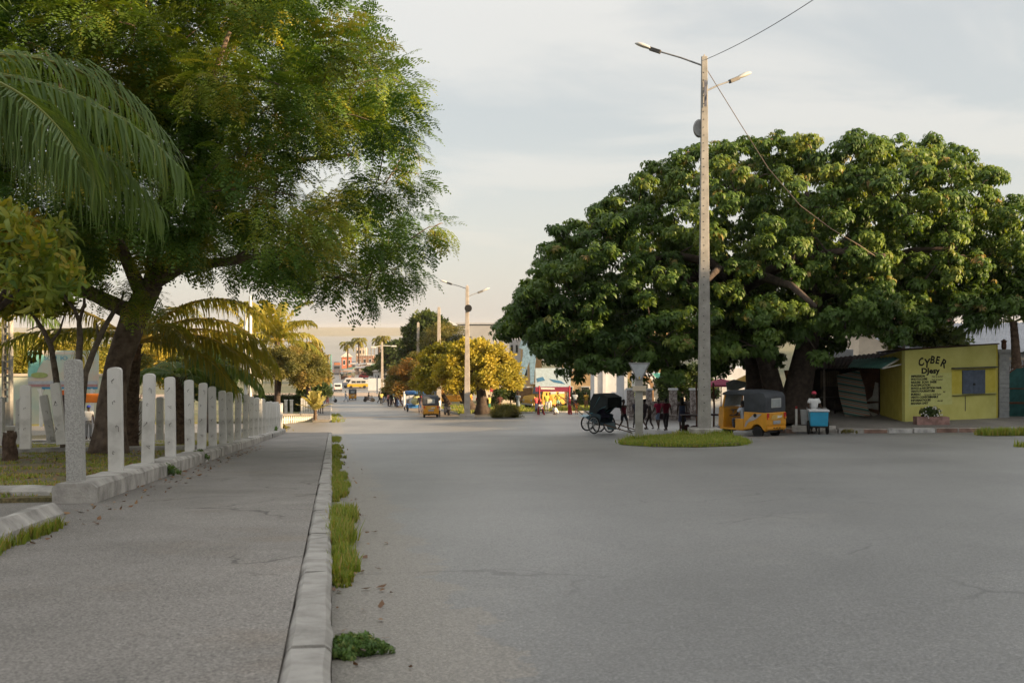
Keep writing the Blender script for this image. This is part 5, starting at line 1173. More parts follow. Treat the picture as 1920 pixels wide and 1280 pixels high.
def tuktuk(label, loc, rz, detail=True, group=None):
    t = thing('auto_rickshaw', label, 'auto rickshaw', loc, rz, group)
    W = .64
    arch = [(-.85+.30*math.cos(a), .24+.30*math.sin(a)) for a in [math.pi-i*math.pi/8 for i in range(9)]]
    b = MB(); xprism(b, [(-1.24, .28)]+[p for p in arch if p[1] >= .27]+[(-.22, .28), (-.24, 1.0), (-1.29, 1.0), (-1.31, .55)], -W, W); b.build('body', M_taxi, t, bevel=.03)
    b = MB(); xprism(b, [(-.215, .28), (.18, .28), (.18, .72), (-.215, .72)], -W+.01, -W+.06); xprism(b, [(-.215, .28), (.18, .28), (.18, .72), (-.215, .72)], W-.06, W-.01); xprism(b, [(-.215, .26), (.95, .26), (.95, .33), (-.215, .33)], -W+.02, W-.02); b.build('door_sill', M_taxi, t, bevel=.01)
    b = MB(); b.prism([(-.60, .80, .3), (.60, .80, .3), (.46, 1.16, .34), (-.46, 1.16, .34)], (0, -.04, .80)); b.build('front_cowl', M_taxi, t, bevel=.05)
    b = MB(); b.tube([(-.60, .82, 1.1), (-.56, .70, 1.72)], .035, 6); b.tube([(.60, .82, 1.1), (.56, .70, 1.72)], .035, 6); b.tube([(-.56, .70, 1.70), (.56, .70, 1.70)], .03, 6); b.build('windscreen_frame', M_taxi, t)
    b = MB(); b.prism([(-.55, .815, 1.15), (.55, .815, 1.15), (.52, .71, 1.66), (-.52, .71, 1.66)], (0, .008, 0)); b.build('windscreen', M_dglass if not detail else M_glass, t)
    b = MB(); xprism(b, [(-1.285, .995), (-1.27, 1.60), (-1.16, 1.75), (-.9, 1.80), (-.2, 1.83), (.5, 1.80), (.80, 1.70), (.84, 1.60), (.7, 1.615), (-.22, 1.625), (-.25, .995)], -W-.005, W+.005); b.build('canopy', M_canopy, t, smooth=True, bevel=.06)
    b = MB(); b.box((0, -1.292, 1.36), (.62, .03, .36)); fr = b.build('window_frame', mat('window_frame', (.34, .35, .34), .6, .1, 5), t, bevel=.012); b = MB(); b.box((0, -1.302, 1.36), (.52, .03, .28)); b.build('rear_window', M_glass, fr, bevel=.01)
    b = MB(); b.box((0, -.42, .62), (1.1, .4, .1)); b.box((0, .25, .62), (.5, .34, .14)); b.build('seat', M_black, t, bevel=.03)
    b = MB(); b.tube([(-.32, .62, 1.02), (0, .74, 1.0), (.32, .62, 1.02)], .018, 6); b.tube([(0, .74, 1.0), (0, .95, .35)], .025, 6); b.build('handlebar', M_galv, t)
    for sx in (-1, 1):
        wheel(t, (sx*.53, -.85, .24), .235, .15)
        q = MB(); q.box((sx*.545, -1.31, .86), (.11, .05, .24)); l = q.build('tail_light', M_redl, t, bevel=.012); q = MB(); q.box((sx*.545, -1.318, .78), (.10, .05, .07)); q.build('indicator', M_ambl, l)
    wheel(t, (0, .98, .22), .22, .13)
    b = MB(); b.lathe([(.02, -.02), (.085, -.02), (.10, .03), (.02, .05)], 14, (-.3, 1.15, .80), axis='y'); b.lathe([(.02, -.02), (.085, -.02), (.10, .03), (.02, .05)], 14, (.3, 1.15, .80), axis='y'); b.build('headlight', M_ambl, t)['kind'] = 'stuff'
    b = MB(); b.box((0, -1.325, .62), (.46, .02, .13)); b.build('number_plate', cm((.33, .34, .36)), t)
    b = MB(); b.prism([(-.36, -1.322, .74), (.36, -1.322, .74), (.36, -1.322, .92), (-.30, -1.322, .90)], (0, -.008, 0)); b.build('rear_panel', cm((.56, .36, .10)), t)
    b = MB(); b.prism([(.02, -1.332, .78), (.30, -1.332, .80), (.34, -1.332, .87), (.20, -1.332, .85), (.05, -1.332, .88)], (0, -.004, 0)); b.build('white_decal', M_white, t)
    b = MB(); b.box((0, -1.30, .40), (1.2, .06, .1)); b.build('bumper', M_taxi, t, bevel=.02); b = MB(); [b.box((x, -1.335, .40), (.09, .02, .035)) for x in (-.18, 0, .18)]; b.build('vent', M_black, t)['kind'] = 'stuff'
    b = MB(); b.box((0, -1.0, .27), (1.0, .5, .08)); b.tube([(.2, -1.25, .28), (.2, -1.42, .27)], .03, 6); b.build('undercarriage', M_black, t)
    for sx in (-1, 1):
        b = MB(); x = sx*(W+.004); pts = [(-1.1, .95), (-.72, .93), (-.35, .62), (-.28, .42), (-.34, .42), (-.46, .60), (-.82, .74)]; b.prism([(x, y, z) for y, z in pts], (sx*.006, 0, 0)); b.build('side_decal', cm((.40, .37, .36)), t)
        b = MB(); b.lathe([(.01, -.01), (.075, -.01), (.075, .012), (.01, .012)], 14, (sx*(W+.012), -.78, .88), axis='x'); b.build('fuel_cap', M_black, t)
    return t
def auto_rickshaws():
    p = PG(1404, 47.5, 0); tuktuk('yellow auto rickshaw with a charcoal canopy turning by the grass island, its driver in view', p, rz_of(-.66, .75))
    for px, k, lab in [(806, 22.5, 'yellow auto rickshaw seen from behind, parked at the street edge under the rusty trees'), (661, 11.2, 'small yellow auto rickshaw driving away down the middle of the street')]: tuktuk(lab, PG(px, k, .01), rz_of(-.15, .98), False)
auto_rickshaws()
def rickshaw(label, loc, rz, pitch, hood=M_black, frame=(.035, .07, .09), seat=(.05, .06, .11), hooded=True):
    t = thing('hand_rickshaw', label, 'hand rickshaw', loc, rz); o = MB()
    C = Vector((0, 0, .44)); Rm = Matrix.Rotation(pitch, 3, 'X')
    def T(x, y, z): return C + Rm @ Vector((x, y, z-.44))
    for sx in (-1, 1):
        b = MB(); c = Vector((sx*.52, 0, .44)); b2 = MB(); n = 28
        ring = [c+Vector((0, .40*math.cos(a), .40*math.sin(a))) for a in [2*math.pi*i/n for i in range(n+1)]]; b.tube(ring, .036, 6, cap=False); w = b.build('wheel', M_tyre, t, smooth=True)
        for i in range(12): a = math.pi*2*i/12; b2.tube([c, c+Vector((0, .38*math.cos(a), .38*math.sin(a)))], .009, 4)
        b2.tube([c+Vector((-.05, 0, 0)), c+Vector((.05, 0, 0))], .045, 8); ring2 = [c+Vector((0, .365*math.cos(a), .365*math.sin(a))) for a in [2*math.pi*i/n for i in range(n+1)]]; b2.tube(ring2, .022, 5, cap=False); b2.build('spokes', cm((.42, .42, .42), .5), w)
    b = MB(); b.tube([(-.52, 0, .44), (.52, 0, .44)], .025, 6); b.build('axle', M_iron, t)
    R3 = Rm
    b = MB(); b.box(T(0, .05, .62), (.84, 1.0, .08), rot=R3); b.box(T(0, -.35, .80), (.86, .12, .36), rot=R3); b.box(T(-.40, -.05, .82), (.05, .7, .38), rot=R3); b.box(T(.40, -.05, .82), (.05, .7, .38), rot=R3); b.build('body', cm(frame, .6), t, bevel=.015)
    b = MB(); b.box(T(0, -.12, .86), (.74, .46, .12), rot=R3); b.box(T(0, -.33, 1.08), (.74, .12, .40), rot=R3); b.build('seat', cm(seat, .7), t, bevel=.03)
    for sx in (-1, 1):
        b = MB(); b.tube([T(sx*.36, -.4, .60), T(sx*.38, .7, .62), T(sx*.36, 2.5, .72)], [.032, .03, .022], 7); b.build('shaft', cm((.16, .10, .06) if hooded else (.42, .33, .22)), t)
    b = MB(); b.tube([T(-.36, 2.2, .70), T(.36, 2.2, .70)], .02, 6); b.build('cross_bar', M_iron, t)
    if hooded:
        prof = [(-.52, .95), (-.54, 1.55), (-.40, 1.92), (.12, 2.04), (.66, 1.98), (.76, 1.52), (.70, 1.52), (.60, 1.92), (.10, 1.97), (-.36, 1.85), (-.48, 1.5), (-.46, .95)]
        b = MB(); pts0 = [T(-.46, y, z) for y, z in prof]; pts1 = [T(.46, y, z) for y, z in prof]; n = len(prof)
        b.add(pts0+pts1, [(i, (i+1) % n, n+(i+1) % n, n+i) for i in range(n)])
        for sx in (-.462, .462): b.prism([T(sx, y, z) for y, z in [(-.50, .98), (-.53, 1.54), (-.39, 1.91), (.12, 2.03), (.65, 1.97), (.74, 1.42), (.30, 1.36), (.0, 1.0)]], R3 @ Vector((.012*(1 if sx > 0 else -1), 0, 0)))
        b.build('hood', hood, t)
        for sx in (-1, 1): b = MB(); b.tube([T(sx*.45, -.40, .9), T(sx*.465, .62, 1.55)], .018, 5); b.tube([T(sx*.45, -.40, .9), T(sx*.47, .1, 1.90)], .018, 5); b.build('hood_frame', cm((.10, .30, .36), .6), t)
    b = MB(); b.prism([T(-.30, .55, .66), T(.30, .55, .66), T(.30, .80, .40), T(-.30, .80, .40)], R3 @ Vector((0, .02, .0))); b.build('foot_board', cm((.30, .42, .48), .7), t)
    return t
def rickshaws():
    rickshaw('black-hooded hand rickshaw with its long shafts resting on the road to the right', PG(1128, 38, 0), rz_of(.62, -.78), -.20, hood=mat('hood_tarp', (.022, .03, .032), .8, .25, 4), seat=(.07, .07, .13))
    rickshaw('blue-framed hand rickshaw tipped back with its pale shafts pointing up to the left', PG(1112, 35.2, 0), rz_of(-.75, -.45), .56, hood=mat('dark_tarp', (.03, .04, .045), .8, .25, 4), frame=(.05, .16, .22), hooded=False)
    # blue covered rickshaw by the rusty trees
    p = PG(778, 19.6, 0); t = thing('hand_rickshaw', 'blue rickshaw with a blue canopy loaded with pale yellow sacks at the street edge', 'hand rickshaw', p, rz_of(-.3, .95))
    for sx in (-1, 1): wheel(t, (sx*.72, 0, .36), .36, .08)
    b = MB(); b.box((0, 0, .58), (1.5, 1.7, .34)); b.build('body', cm((.03, .14, .36), .5), t, bevel=.03); b = MB(); xprism(b, [(-.9, 1.8), (-.6, 2.0), (.6, 2.0), (.95, 1.78), (.95, 1.68), (-.9, 1.68)], -.82, .82); b.build('canopy', cm((.03, .11, .28), .6), t, bevel=.05)
    b = MB(); [b.tube([(sx*.72, sy*.75, .7), (sx*.74, sy*.8, 1.72)], .03, 5) for sx in (-1, 1) for sy in (-1, 1)]; b.build('canopy_frame', M_galv, t)
    b = MB(); b.ball((-.05, -.7, 1.02), (.5, .32, .36), 10); b.ball((.1, -.3, 1.35), (.42, .3, .3), 10); tag(b.build('sack', cm((.48, .47, .25)), loc=p, rz=rz_of(-.3, .95)), 'pale yellow sacks on the back of the blue rickshaw', 'sack')
rickshaws()
def vendor_cart():
    p = PG(1534, 47.6, 0); t = thing('ice_cart', 'bright blue cooler-box cart with two wheels pushed by the vendor in a pink cap', 'cart', p, R(-8))
    for sx in (-1, 1): wheel(t, (sx*.36, .1, .27), .27, .09)
    b = MB(); b.prism([(-.33, -.32, .34), (.33, -.32, .34), (.36, -.36, .90), (-.36, -.36, .90)], (0, .60, 0)); b.build('cooler_box', mat('cyan_plastic', (.02, .28, .48), .45, .08, 3, spec=.5), t, bevel=.03)
    b = MB(); b.box((0, -.04, .945), (.78, .70, .07)); b.build('lid', cm((.58, .60, .62), .5), t, bevel=.02)
    b = MB(); b.tube([(-.36, .35, .55), (-.38, .55, 1.0), (.38, .55, 1.0), (.36, .35, .55)], .022, 7); b.build('handle', M_galv, t); b = MB(); b.box((0, -.05, .31), (.62, .5, .06)); b.tube([(0, -.3, .3), (0, -.32, .02)], .03, 6); b.build('chassis', M_black, t)
    p = PG(1517, 47.2, 0); b = MB(); b.lathe([(.02, 0), (.15, 0), (.19, .55), (.20, .58), (.02, .58)], 14); tag(b.build('bucket', cm((.42, .43, .43)), loc=(p.x-.02, p.y+.55, p.z+.35), smooth=True), 'pale tub at the left of the blue cart', 'tub')
vendor_cart()
def bike(label, px, k, dx, dy, col, moto=True):
    t = thing('motor_scooter', label, 'scooter', PG(px, k, 0), rz_of(dx, dy))
    for y in (-.6, .62):
        q = MB(); q.lathe([(.14, -.05), (.27, -.05), (.29, 0), (.27, .05), (.14, .05)], 16, (0, y, .29), axis='x'); w = q.build('wheel', M_tyre, t, smooth=True); q = MB(); q.lathe([(.02, -.04), (.14, -.04), (.14, .04), (.02, .04)], 12, (0, y, .29), axis='x'); q.build('rim', M_galv, w)
    b = MB(); xprism(b, [(-.75, .55), (-.7, .78), (-.1, .74), (.05, .42), (.32, .40), (.42, .95), (.50, .95), (.52, .34), (.2, .24), (-.3, .25)], -.15, .15); b.build('body', cm(col, .4), t, bevel=.03)
    b = MB(); b.box((0, -.38, .83), (.26, .75, .10)); b.build('seat', M_black, t, bevel=.03); b = MB(); b.tube([(-.33, .36, 1.05), (0, .44, 1.0), (.33, .36, 1.05)], .018, 6); b.tube([(0, .44, 1.0), (0, .6, .32)], .03, 6); b.build('handlebar', M_iron, t); b = MB(); b.ball((0, .52, .92), (.09, .07, .09), 8); b.build('headlight', M_glass, t); return t
bike('dark scooter ridden across the street beyond the crossing', 692, 12.2, .95, .2, (.03, .03, .035)); bike('dark motor scooter parked right of the rear-facing auto rickshaw', 838, 22, -.3, .95, (.03, .03, .04)); bike('pale grey scooter crossing at the left of the street beyond the pavement', 621, 12.5, .9, .3, (.35, .38, .40))
def van(label, loc, rz, L_, W, H_, low, up, cat='van', name='minibus', boxy=.85):
    t = thing(name, label, cat, loc, rz); w = W/2
    b = MB(); xprism(b, [(-L_/2, .3), (-L_/2, H_*.52), (L_/2-.05, H_*.52), (L_/2, H_*.42), (L_/2, .3)], -w, w); b.build('body', cm(low, .4), t, bevel=.05)
    b = MB(); xprism(b, [(-L_/2+.02, H_*.521), (-L_/2+.1, H_), (L_/2*boxy-.55, H_), (L_/2-.1, H_*.521)], -w+.03, w-.03); b.build('upper_body', cm(up, .4), t, bevel=.06)
    for sx in (-1, 1):
        for i in range(3): y0 = -L_/2+.45+i*(L_-1.3)/3; q = MB(); q.box((sx*(w-.025), y0+(L_-1.3)/6, H_*.74), (.02, (L_-1.3)/3-.15, H_*.26)); q.build('window', M_dglass, t)
        for y in (-L_/2+.75, L_/2-.8): wheel(t, (sx*(w-.1), y, .33), .33, .2)
        q = MB(); q.box((sx*(w-.2), L_/2-.01, H_*.38), (.22, .06, .14)); q.build('headlight', M_glass, t); q = MB(); q.box((sx*(w-.15), -L_/2-.01, H_*.40), (.14, .05, .22)); q.build('tail_light', M_redl, t)
    q = MB(); yb, yt = L_/2-.1, L_/2*boxy-.55; q.prism([(-w+.14, yb-.02, H_*.56), (w-.14, yb-.02, H_*.56), (w-.2, yt+.08, H_*.95), (-w+.2, yt+.08, H_*.95)], (0, .03, .012)); q.build('windscreen', M_dglass, t)
    q = MB(); q.box((0, -L_/2+.03, H_*.75), (W*.7, .06, H_*.28)); q.build('rear_window', M_dglass, t); q = MB(); q.box((0, L_/2, .36), (W, .1, .18)); q.box((0, -L_/2, .36), (W, .1, .18)); q.build('bumper', M_black, t)['kind'] = 'stuff'
    return t
def vans():
    van('yellow and white minibus parked across the far crossing', PG(670, 8.8, 0), rz_of(-.97, -.2), 4.4, 1.7, 1.85, (.42, .27, .03), (.40, .40, .40))
    van('white minibus half hidden behind the yellow and white one', PG(661, 8.7, 0), rz_of(-.97, -.2), 4.7, 1.8, 2.1, (.38, .38, .40), (.38, .38, .40))
    van('small white car driving down the far street', PG(633.5, 9.3, 0), rz_of(-.15, .98), 3.9, 1.6, 1.55, (.60, .60, .60), (.60, .60, .60), 'car', 'car', .75)
    t = van('dark truck with a rust-red load further down the street', PG(632, 6.2, 0), rz_of(-.15, .98), 6, 2.2, 2.9, (.10, .10, .12), (.12, .12, .14), 'truck', 'truck'); b = MB(); b.box((0, -1.2, 3.1), (2.0, 3, .9)); b.build('load', cm((.30, .12, .06)), t, bevel=.2)
    van('dark van beyond the truck on the far street', PG(631, 5.0, 0), rz_of(-.15, .98), 5, 2, 2.4, (.06, .06, .08), (.08, .08, .10))
    rr = random.Random(2); cols = [(.5, .5, .5), (.35, .05, .05), (.06, .08, .12), (.5, .5, .48), (.10, .16, .3), (.3, .3, .3)]; words = ['pale', 'dark red', 'navy', 'off-white', 'blue', 'grey']
    for i, (px, k) in enumerate([(706, 7.2), (688, 7.0), (716, 6.6), (697, 6.2), (726, 7.0), (736, 7.6)]): van(f'{words[i]} car parked in the far market among the stalls', PG(px, k, 0), rz_of(-.9, .3), 4.1, 1.65, 1.5, cols[i], cols[i], 'car', 'car', .7)
    # boxy yellow bush taxi standing on the park grass
    p = PG(1018, 19.6, .1); t = thing('bush_taxi', 'boxy yellow bush taxi standing on the park grass behind the red frames', 'van', p, rz_of(-.80, -.60)); Y = cm((.42, .24, .03), .6)
    b = MB(); xprism(b, [(-2.0, .4), (-2.0, 2.25), (.55, 2.3), (.72, 1.35), (1.7, 1.22), (1.85, .9), (1.85, .4)], -.85, .85); b.build('body', Y, t, bevel=.06)
    for sx in (-1, 1):
        for y in (-1.3, 1.2): wheel(t, (sx*.76, y, .36), .36, .2)
        for y0 in (-1.6, -.55): q = MB(); q.box((sx*.855, y0, 1.72), (.03, .72, .62)); q.build('window', M_glass, t, bevel=.01)
    q = MB(); q.prism([(-.7, .73, 1.42), (.7, .73, 1.42), (.66, .60, 2.08), (-.66, .60, 2.08)], (0, .02, .004)); q.build('windscreen', M_dglass, t); q = MB(); q.box((0, .3, 2.36), (1.5, .9, .12)); q.build('roof_rack', cm((.5, .45, .36)), t); q = MB(); q.box((0, 1.9, .5), (1.7, .12, .16)); q.build('bumper', M_galv, t)
    for sx in (-1, 1): q = MB(); q.lathe([(.02, 0), (.11, 0), (.11, .04), (.02, .05)], 10, (sx*.6, 1.85, .85), axis='y'); q.build('headlight', M_glass, t)
    van('orange minibus parked on grass seen between the golden tree trunks', PG(850, 14.5, .1), rz_of(-.9, .3), 4.6, 1.8, 2.0, (.50, .22, .02), (.45, .30, .10))
vans()
# ------------------------------------------------------------------ people
SKINS = [(.050, .028, .018), (.075, .042, .026), (.10, .058, .036)]
def skin_obj(name, par, verts, edges, rad, m, lev=1):
    me = bpy.data.meshes.new(name); me.from_pydata([tuple(v) for v in verts], edges, []); o = put(name, me, par); me.materials.append(m)
    bm = bmesh.new(); bm.from_mesh(me); ly = bm.verts.layers.skin.verify()
    for i, v in enumerate(bm.verts): v[ly].radius = rad[i] if hasattr(rad[i], '__len__') else (rad[i], rad[i]); v[ly].use_root = (i == 0)
    bm.to_mesh(me); bm.free()
    s = o.modifiers.new('skin', 'SKIN'); s.use_smooth_shade = True
    d = o.modifiers.new('sub', 'SUBSURF'); d.levels = lev; d.render_levels = lev
    return o
def person(label, loc, face, shirt, bottom, pose='stand', h=1.68, top='tshirt', low='trousers', hair='short', cap=None, skin=0, seed=0, carry=None, group=None, barefoot=False, arms=None, fingers=False):
    r = random.Random(seed*7+len(label)); t = thing('person', label, 'person', loc, rz_of(*face), group, h/1.7)
    V = Vector; J = {}
    ph = 1 if seed % 2 else -1
    J['pel'] = V((0, 0, .93)); J['bel'] = V((0, .01, 1.08)); J['che'] = V((0, 0, 1.28)); J['nek'] = V((0, -.01, 1.45)); J['hd0'] = V((0, .01, 1.50)); J['hd1'] = V((0, .02, 1.59)); J['hd2'] = V((0, .0, 1.66))
    for s, n in ((-1, 'L'), (1, 'R')):
        J['hip'+n] = V((s*.095, 0, .88)); J['kne'+n] = V((s*.10, .02, .50)); J['ank'+n] = V((s*.10, -.01, .09)); J['toe'+n] = V((s*.12, .14, .035))
        J['sho'+n] = V((s*.18, 0, 1.39)); J['elb'+n] = V((s*.235, -.03, 1.12)); J['wri'+n] = V((s*.25, .04, .89)); J['han'+n] = V((s*.245, .07, .80))
    if pose == 'walk':
        for s, n in ((ph, 'L'), (-ph, 'R')):
            if s > 0: J['kne'+n] += V((0, .20, .02)); J['ank'+n] += V((0, .30, .01)); J['toe'+n] += V((0, .32, .04)); J['elb'+n] += V((0, -.10, .01)); J['wri'+n] += V((0, -.16, .03)); J['han'+n] += V((0, -.18, .04))
            else: J['kne'+n] += V((0, -.02, 0)); J['ank'+n] += V((0, -.30, .06)); J['toe'+n] += V((0, -.30, .0)); J['elb'+n] += V((0, .10, .02)); J['wri'+n] += V((0, .22, .06)); J['han'+n] += V((0, .26, .08))
    if pose in ('sit', 'crouch', 'ride'):
        z0 = {'sit': .48, 'crouch': .22, 'ride': .66}[pose]; dz = z0-.93
        for q in J:
            if q[:3] not in ('kne', 'ank', 'toe'): J[q] = J[q]+V((0, -.12, dz))
        ln = .30 if pose == 'crouch' else .06
        for q in ('che', 'nek', 'hd0', 'hd1', 'hd2', 'shoL', 'shoR'): J[q] = J[q]+V((0, ln*(1 if q != 'che' else .5), -ln*.25))
        for n, s in (('L', -1), ('R', 1)):
            kz = .50 if pose != 'ride' else .55
            J['kne'+n] = V((s*.15, .34, kz)); J['ank'+n] = V((s*.14, .26 if pose != 'crouch' else .08, .09)); J['toe'+n] = J['ank'+n]+V((0, .15, -.05)); J['elb'+n] = J['sho'+n]+V((s*.06, .14, -.24)); J['wri'+n] = J['sho'+n]+V((-s*.02, .38, -.30 if pose != 'ride' else -.24)); J['han'+n] = J['wri'+n]+V((-s*.01, .08, .0))
    if arms == 'push':
        for n, s in (('L', -1), ('R', 1)): J['elb'+n] = J['sho'+n]+V((s*.08, .06, -.27)); J['wri'+n] = V((s*.27, .33, 1.03)); J['han'+n] = V((s*.25, .42, 1.01))
    if arms == 'hips':
        for n, s in (('L', -1), ('R', 1)): J['elb'+n] = V((s*.36, -.06, 1.15)); J['wri'+n] = V((s*.20, .06, 1.0)); J['han'+n] = V((s*.15, .10, .97))
    names = list(J); ix = {n: i for i, n in enumerate(names)}
    E = [('pel', 'bel'), ('bel', 'che'), ('che', 'nek'), ('nek', 'hd0'), ('hd0', 'hd1'), ('hd1', 'hd2')]
    for n in 'LR': E += [('pel', 'hip'+n), ('hip'+n, 'kne'+n), ('kne'+n, 'ank'+n), ('ank'+n, 'toe'+n), ('che', 'sho'+n), ('sho'+n, 'elb'+n), ('elb'+n, 'wri'+n), ('wri'+n, 'han'+n)]
    RD = {'pel': (.115, .085), 'bel': (.10, .075), 'che': (.11, .08), 'nek': .050, 'hd0': .066, 'hd1': (.082, .095), 'hd2': (.065, .075), 'hip': .085, 'kne': .055, 'ank': .038, 'toe': .034, 'sho': .058, 'elb': .042, 'wri': .030, 'han': (.034, .022)}
    rd = lambda q: RD.get(q, RD.get(q[:3]))
    vs = [J[n] for n in names]; es = [(ix[a], ix[b]) for a, b in E]; rs = [rd(n) for n in names]
    vs.append(J['hd1']+V((0, .105, -.02))); es.append((ix['hd1'], len(vs)-1)); rs.append(.014)
    if fingers:
        for n, s in (('L', -1), ('R', 1)):
            d = (J['han'+n]-J['wri'+n]).normalized(); side = d.cross(V((s, 0, .2))).normalized(); inn = side.cross(d)
            for i, ln in enumerate((.055, .065, .06, .048)):
                a = J['han'+n]+d*.035+side*(.019*(i-1.5)); m_ = a+d*ln*.6; e_ = m_+d*ln*.3+inn*ln*.5
                for q in (a, m_, e_): vs.append(q); rs.append(.009)
                k = len(vs); es += [(ix['han'+n], k-3), (k-3, k-2), (k-2, k-1)]
            q = J['han'+n]+side*.045; vs.append(q); vs.append(q+d*.03+inn*.02); rs += [.011, .009]; k = len(vs); es += [(ix['han'+n], k-2), (k-2, k-1)]
    sk = cm(SKINS[skin % 3], .6, .1)
    skin_obj('body', t, vs, es, rs, sk)
    def garment(name, js, ed, m, infl, over={}):
        jx = list(js); vv = [js[j] for j in jx]; ii = {n: i for i, n in enumerate(jx)}; rr = []
        for j in jx:
            q = over.get(j, rd(j) if rd(j) else .06); rr.append((q[0]+infl, q[1]+infl) if hasattr(q, '__len__') else q+infl)
        skin_obj(name, t, vv, [(ii[a], ii[b]) for a, b in ed], rr, m)
    c = cm(shirt, .85, .15); js = {'bel': J['bel'], 'wst': J['pel']+V((0, 0, .03)), 'che': J['che'], 'nk2': J['che'].lerp(J['nek'], .75)}; ed = [('bel', 'wst'), ('bel', 'che'), ('che', 'nk2')]; ov = {'wst': (.14, .10), 'nk2': .075, 'bel': (.14, .10), 'che': (.165, .115)}
    if top != 'sleeveless':
        f = {'tshirt': .62, 'long': 1.0}[top]
        for n in 'LR':
            js['sho'+n] = J['sho'+n]; js['slv'+n] = J['sho'+n].lerp(J['elb'+n], f); ov['slv'+n] = .055; ov['sho'+n] = .068; ed += [('che', 'sho'+n), ('sho'+n, 'slv'+n)]
            if top == 'long': js['cuf'+n] = J['elb'+n].lerp(J['wri'+n], .9); ov['cuf'+n] = .034; ed += [('slv'+n, 'cuf'+n)]
    else:
        for n in 'LR': js['sho'+n] = J['sho'+n].lerp(J['che'], .35)+V((0, 0, .02)); ov['sho'+n] = .05; ed.append(('che', 'sho'+n))
    garment('shirt', js, ed, c, .018, ov)
    c2 = cm(bottom, .85, .15)
    if low in ('skirt', 'dress'):
        b = MB(); q = J['pel']; n = 14; end = .48 if pose not in ('sit', 'crouch') else q.z-.2
        b.lathe([(.13, q.z+.12), (.16, q.z), (.185, q.z-.2), (.205, max(end, .2))], n, (q.x, q.y, 0), sq=.8); b.build('skirt', c2, t, smooth=True)
    else:
        f = .92 if low == 'shorts' else 1.0; js = {'pel': J['pel'], 'wst': J['pel']+V((0, 0, .09))}; ed = [('pel', 'wst')]; ov = {'wst': (.122, .09), 'pel': (.135, .10)}
        for n in 'LR':
            js['hip'+n] = J['hip'+n]; js['kne'+n] = J['hip'+n].lerp(J['kne'+n], f); ov['kne'+n] = .064 if low == 'shorts' else .058; ed += [('pel', 'hip'+n), ('hip'+n, 'kne'+n)]
            if low != 'shorts': js['cuf'+n] = J['kne'+n].lerp(J['ank'+n], .88); ov['cuf'+n] = .046; ed.append(('kne'+n, 'cuf'+n))
        garment('trousers' if low != 'shorts' else 'shorts', js, ed, c2, .016, ov)
    hc = J['hd1']+V((0, -.012, .03)); b = MB()
    hm = cm((.012, .010, .009), .8)
    if hair == 'short': b.ball(hc+V((0, -.01, .012)), (.092, .105, .092), 10)
    elif hair == 'bun': b.ball(hc+V((0, -.01, .012)), (.094, .107, .094), 10); b.ball(hc+V((0, -.09, .07)), .055, 8)
    else: b.ball(hc+V((0, -.012, .012)), (.10, .112, .10), 10); b.ball(hc+V((0, -.075, -.12)), (.095, .06, .17), 10)
    # the face stays free of hair
    b.v = [(x, min(y, hc.y+.055), z) for x, y, z in b.v]; b.build('hair', hm, t, smooth='all')
    if cap: b = MB(); b.ball(hc+V((0, .0, .045)), (.105, .118, .085), 12); b.prism([hc+V((-.075, .09, .04)), hc+V((.075, .09, .04)), hc+V((.05, .19, .03)), hc+V((-.05, .19, .03))], (0, 0, .015)); b.build('cap', cm(cap, .8), t, smooth=True)
    if not barefoot:
        for n in 'LR': b = MB(); d = J['toe'+n]-J['ank'+n]; d.z = 0; d = d.normalized(); a = math.atan2(-d.x, d.y); c0 = J['ank'+n]+d*.06; b.box((c0.x, c0.y, c0.z-.055), (.095, .25, .06), rz=a); b.build('shoe', cm((.05, .04, .035) if r.random() < .6 else (.4, .4, .38), .7), t, bevel=.02)
    return t
def bag(label, loc, col, d=(.32, .16, .28)):
    t = thing('bag', label, 'bag', loc); b = MB(); b.box((0, 0, d[2]/2), d, taper=.8); b.build('pouch', cm(col, .7), t, bevel=.03); b = MB(); b.tube([(-d[0]*.3, 0, d[2]*.95), (-d[0]*.2, 0, d[2]*1.5), (d[0]*.2, 0, d[2]*1.5), (d[0]*.3, 0, d[2]*.95)], .012, 5); b.build('strap', cm(col, .7), t)
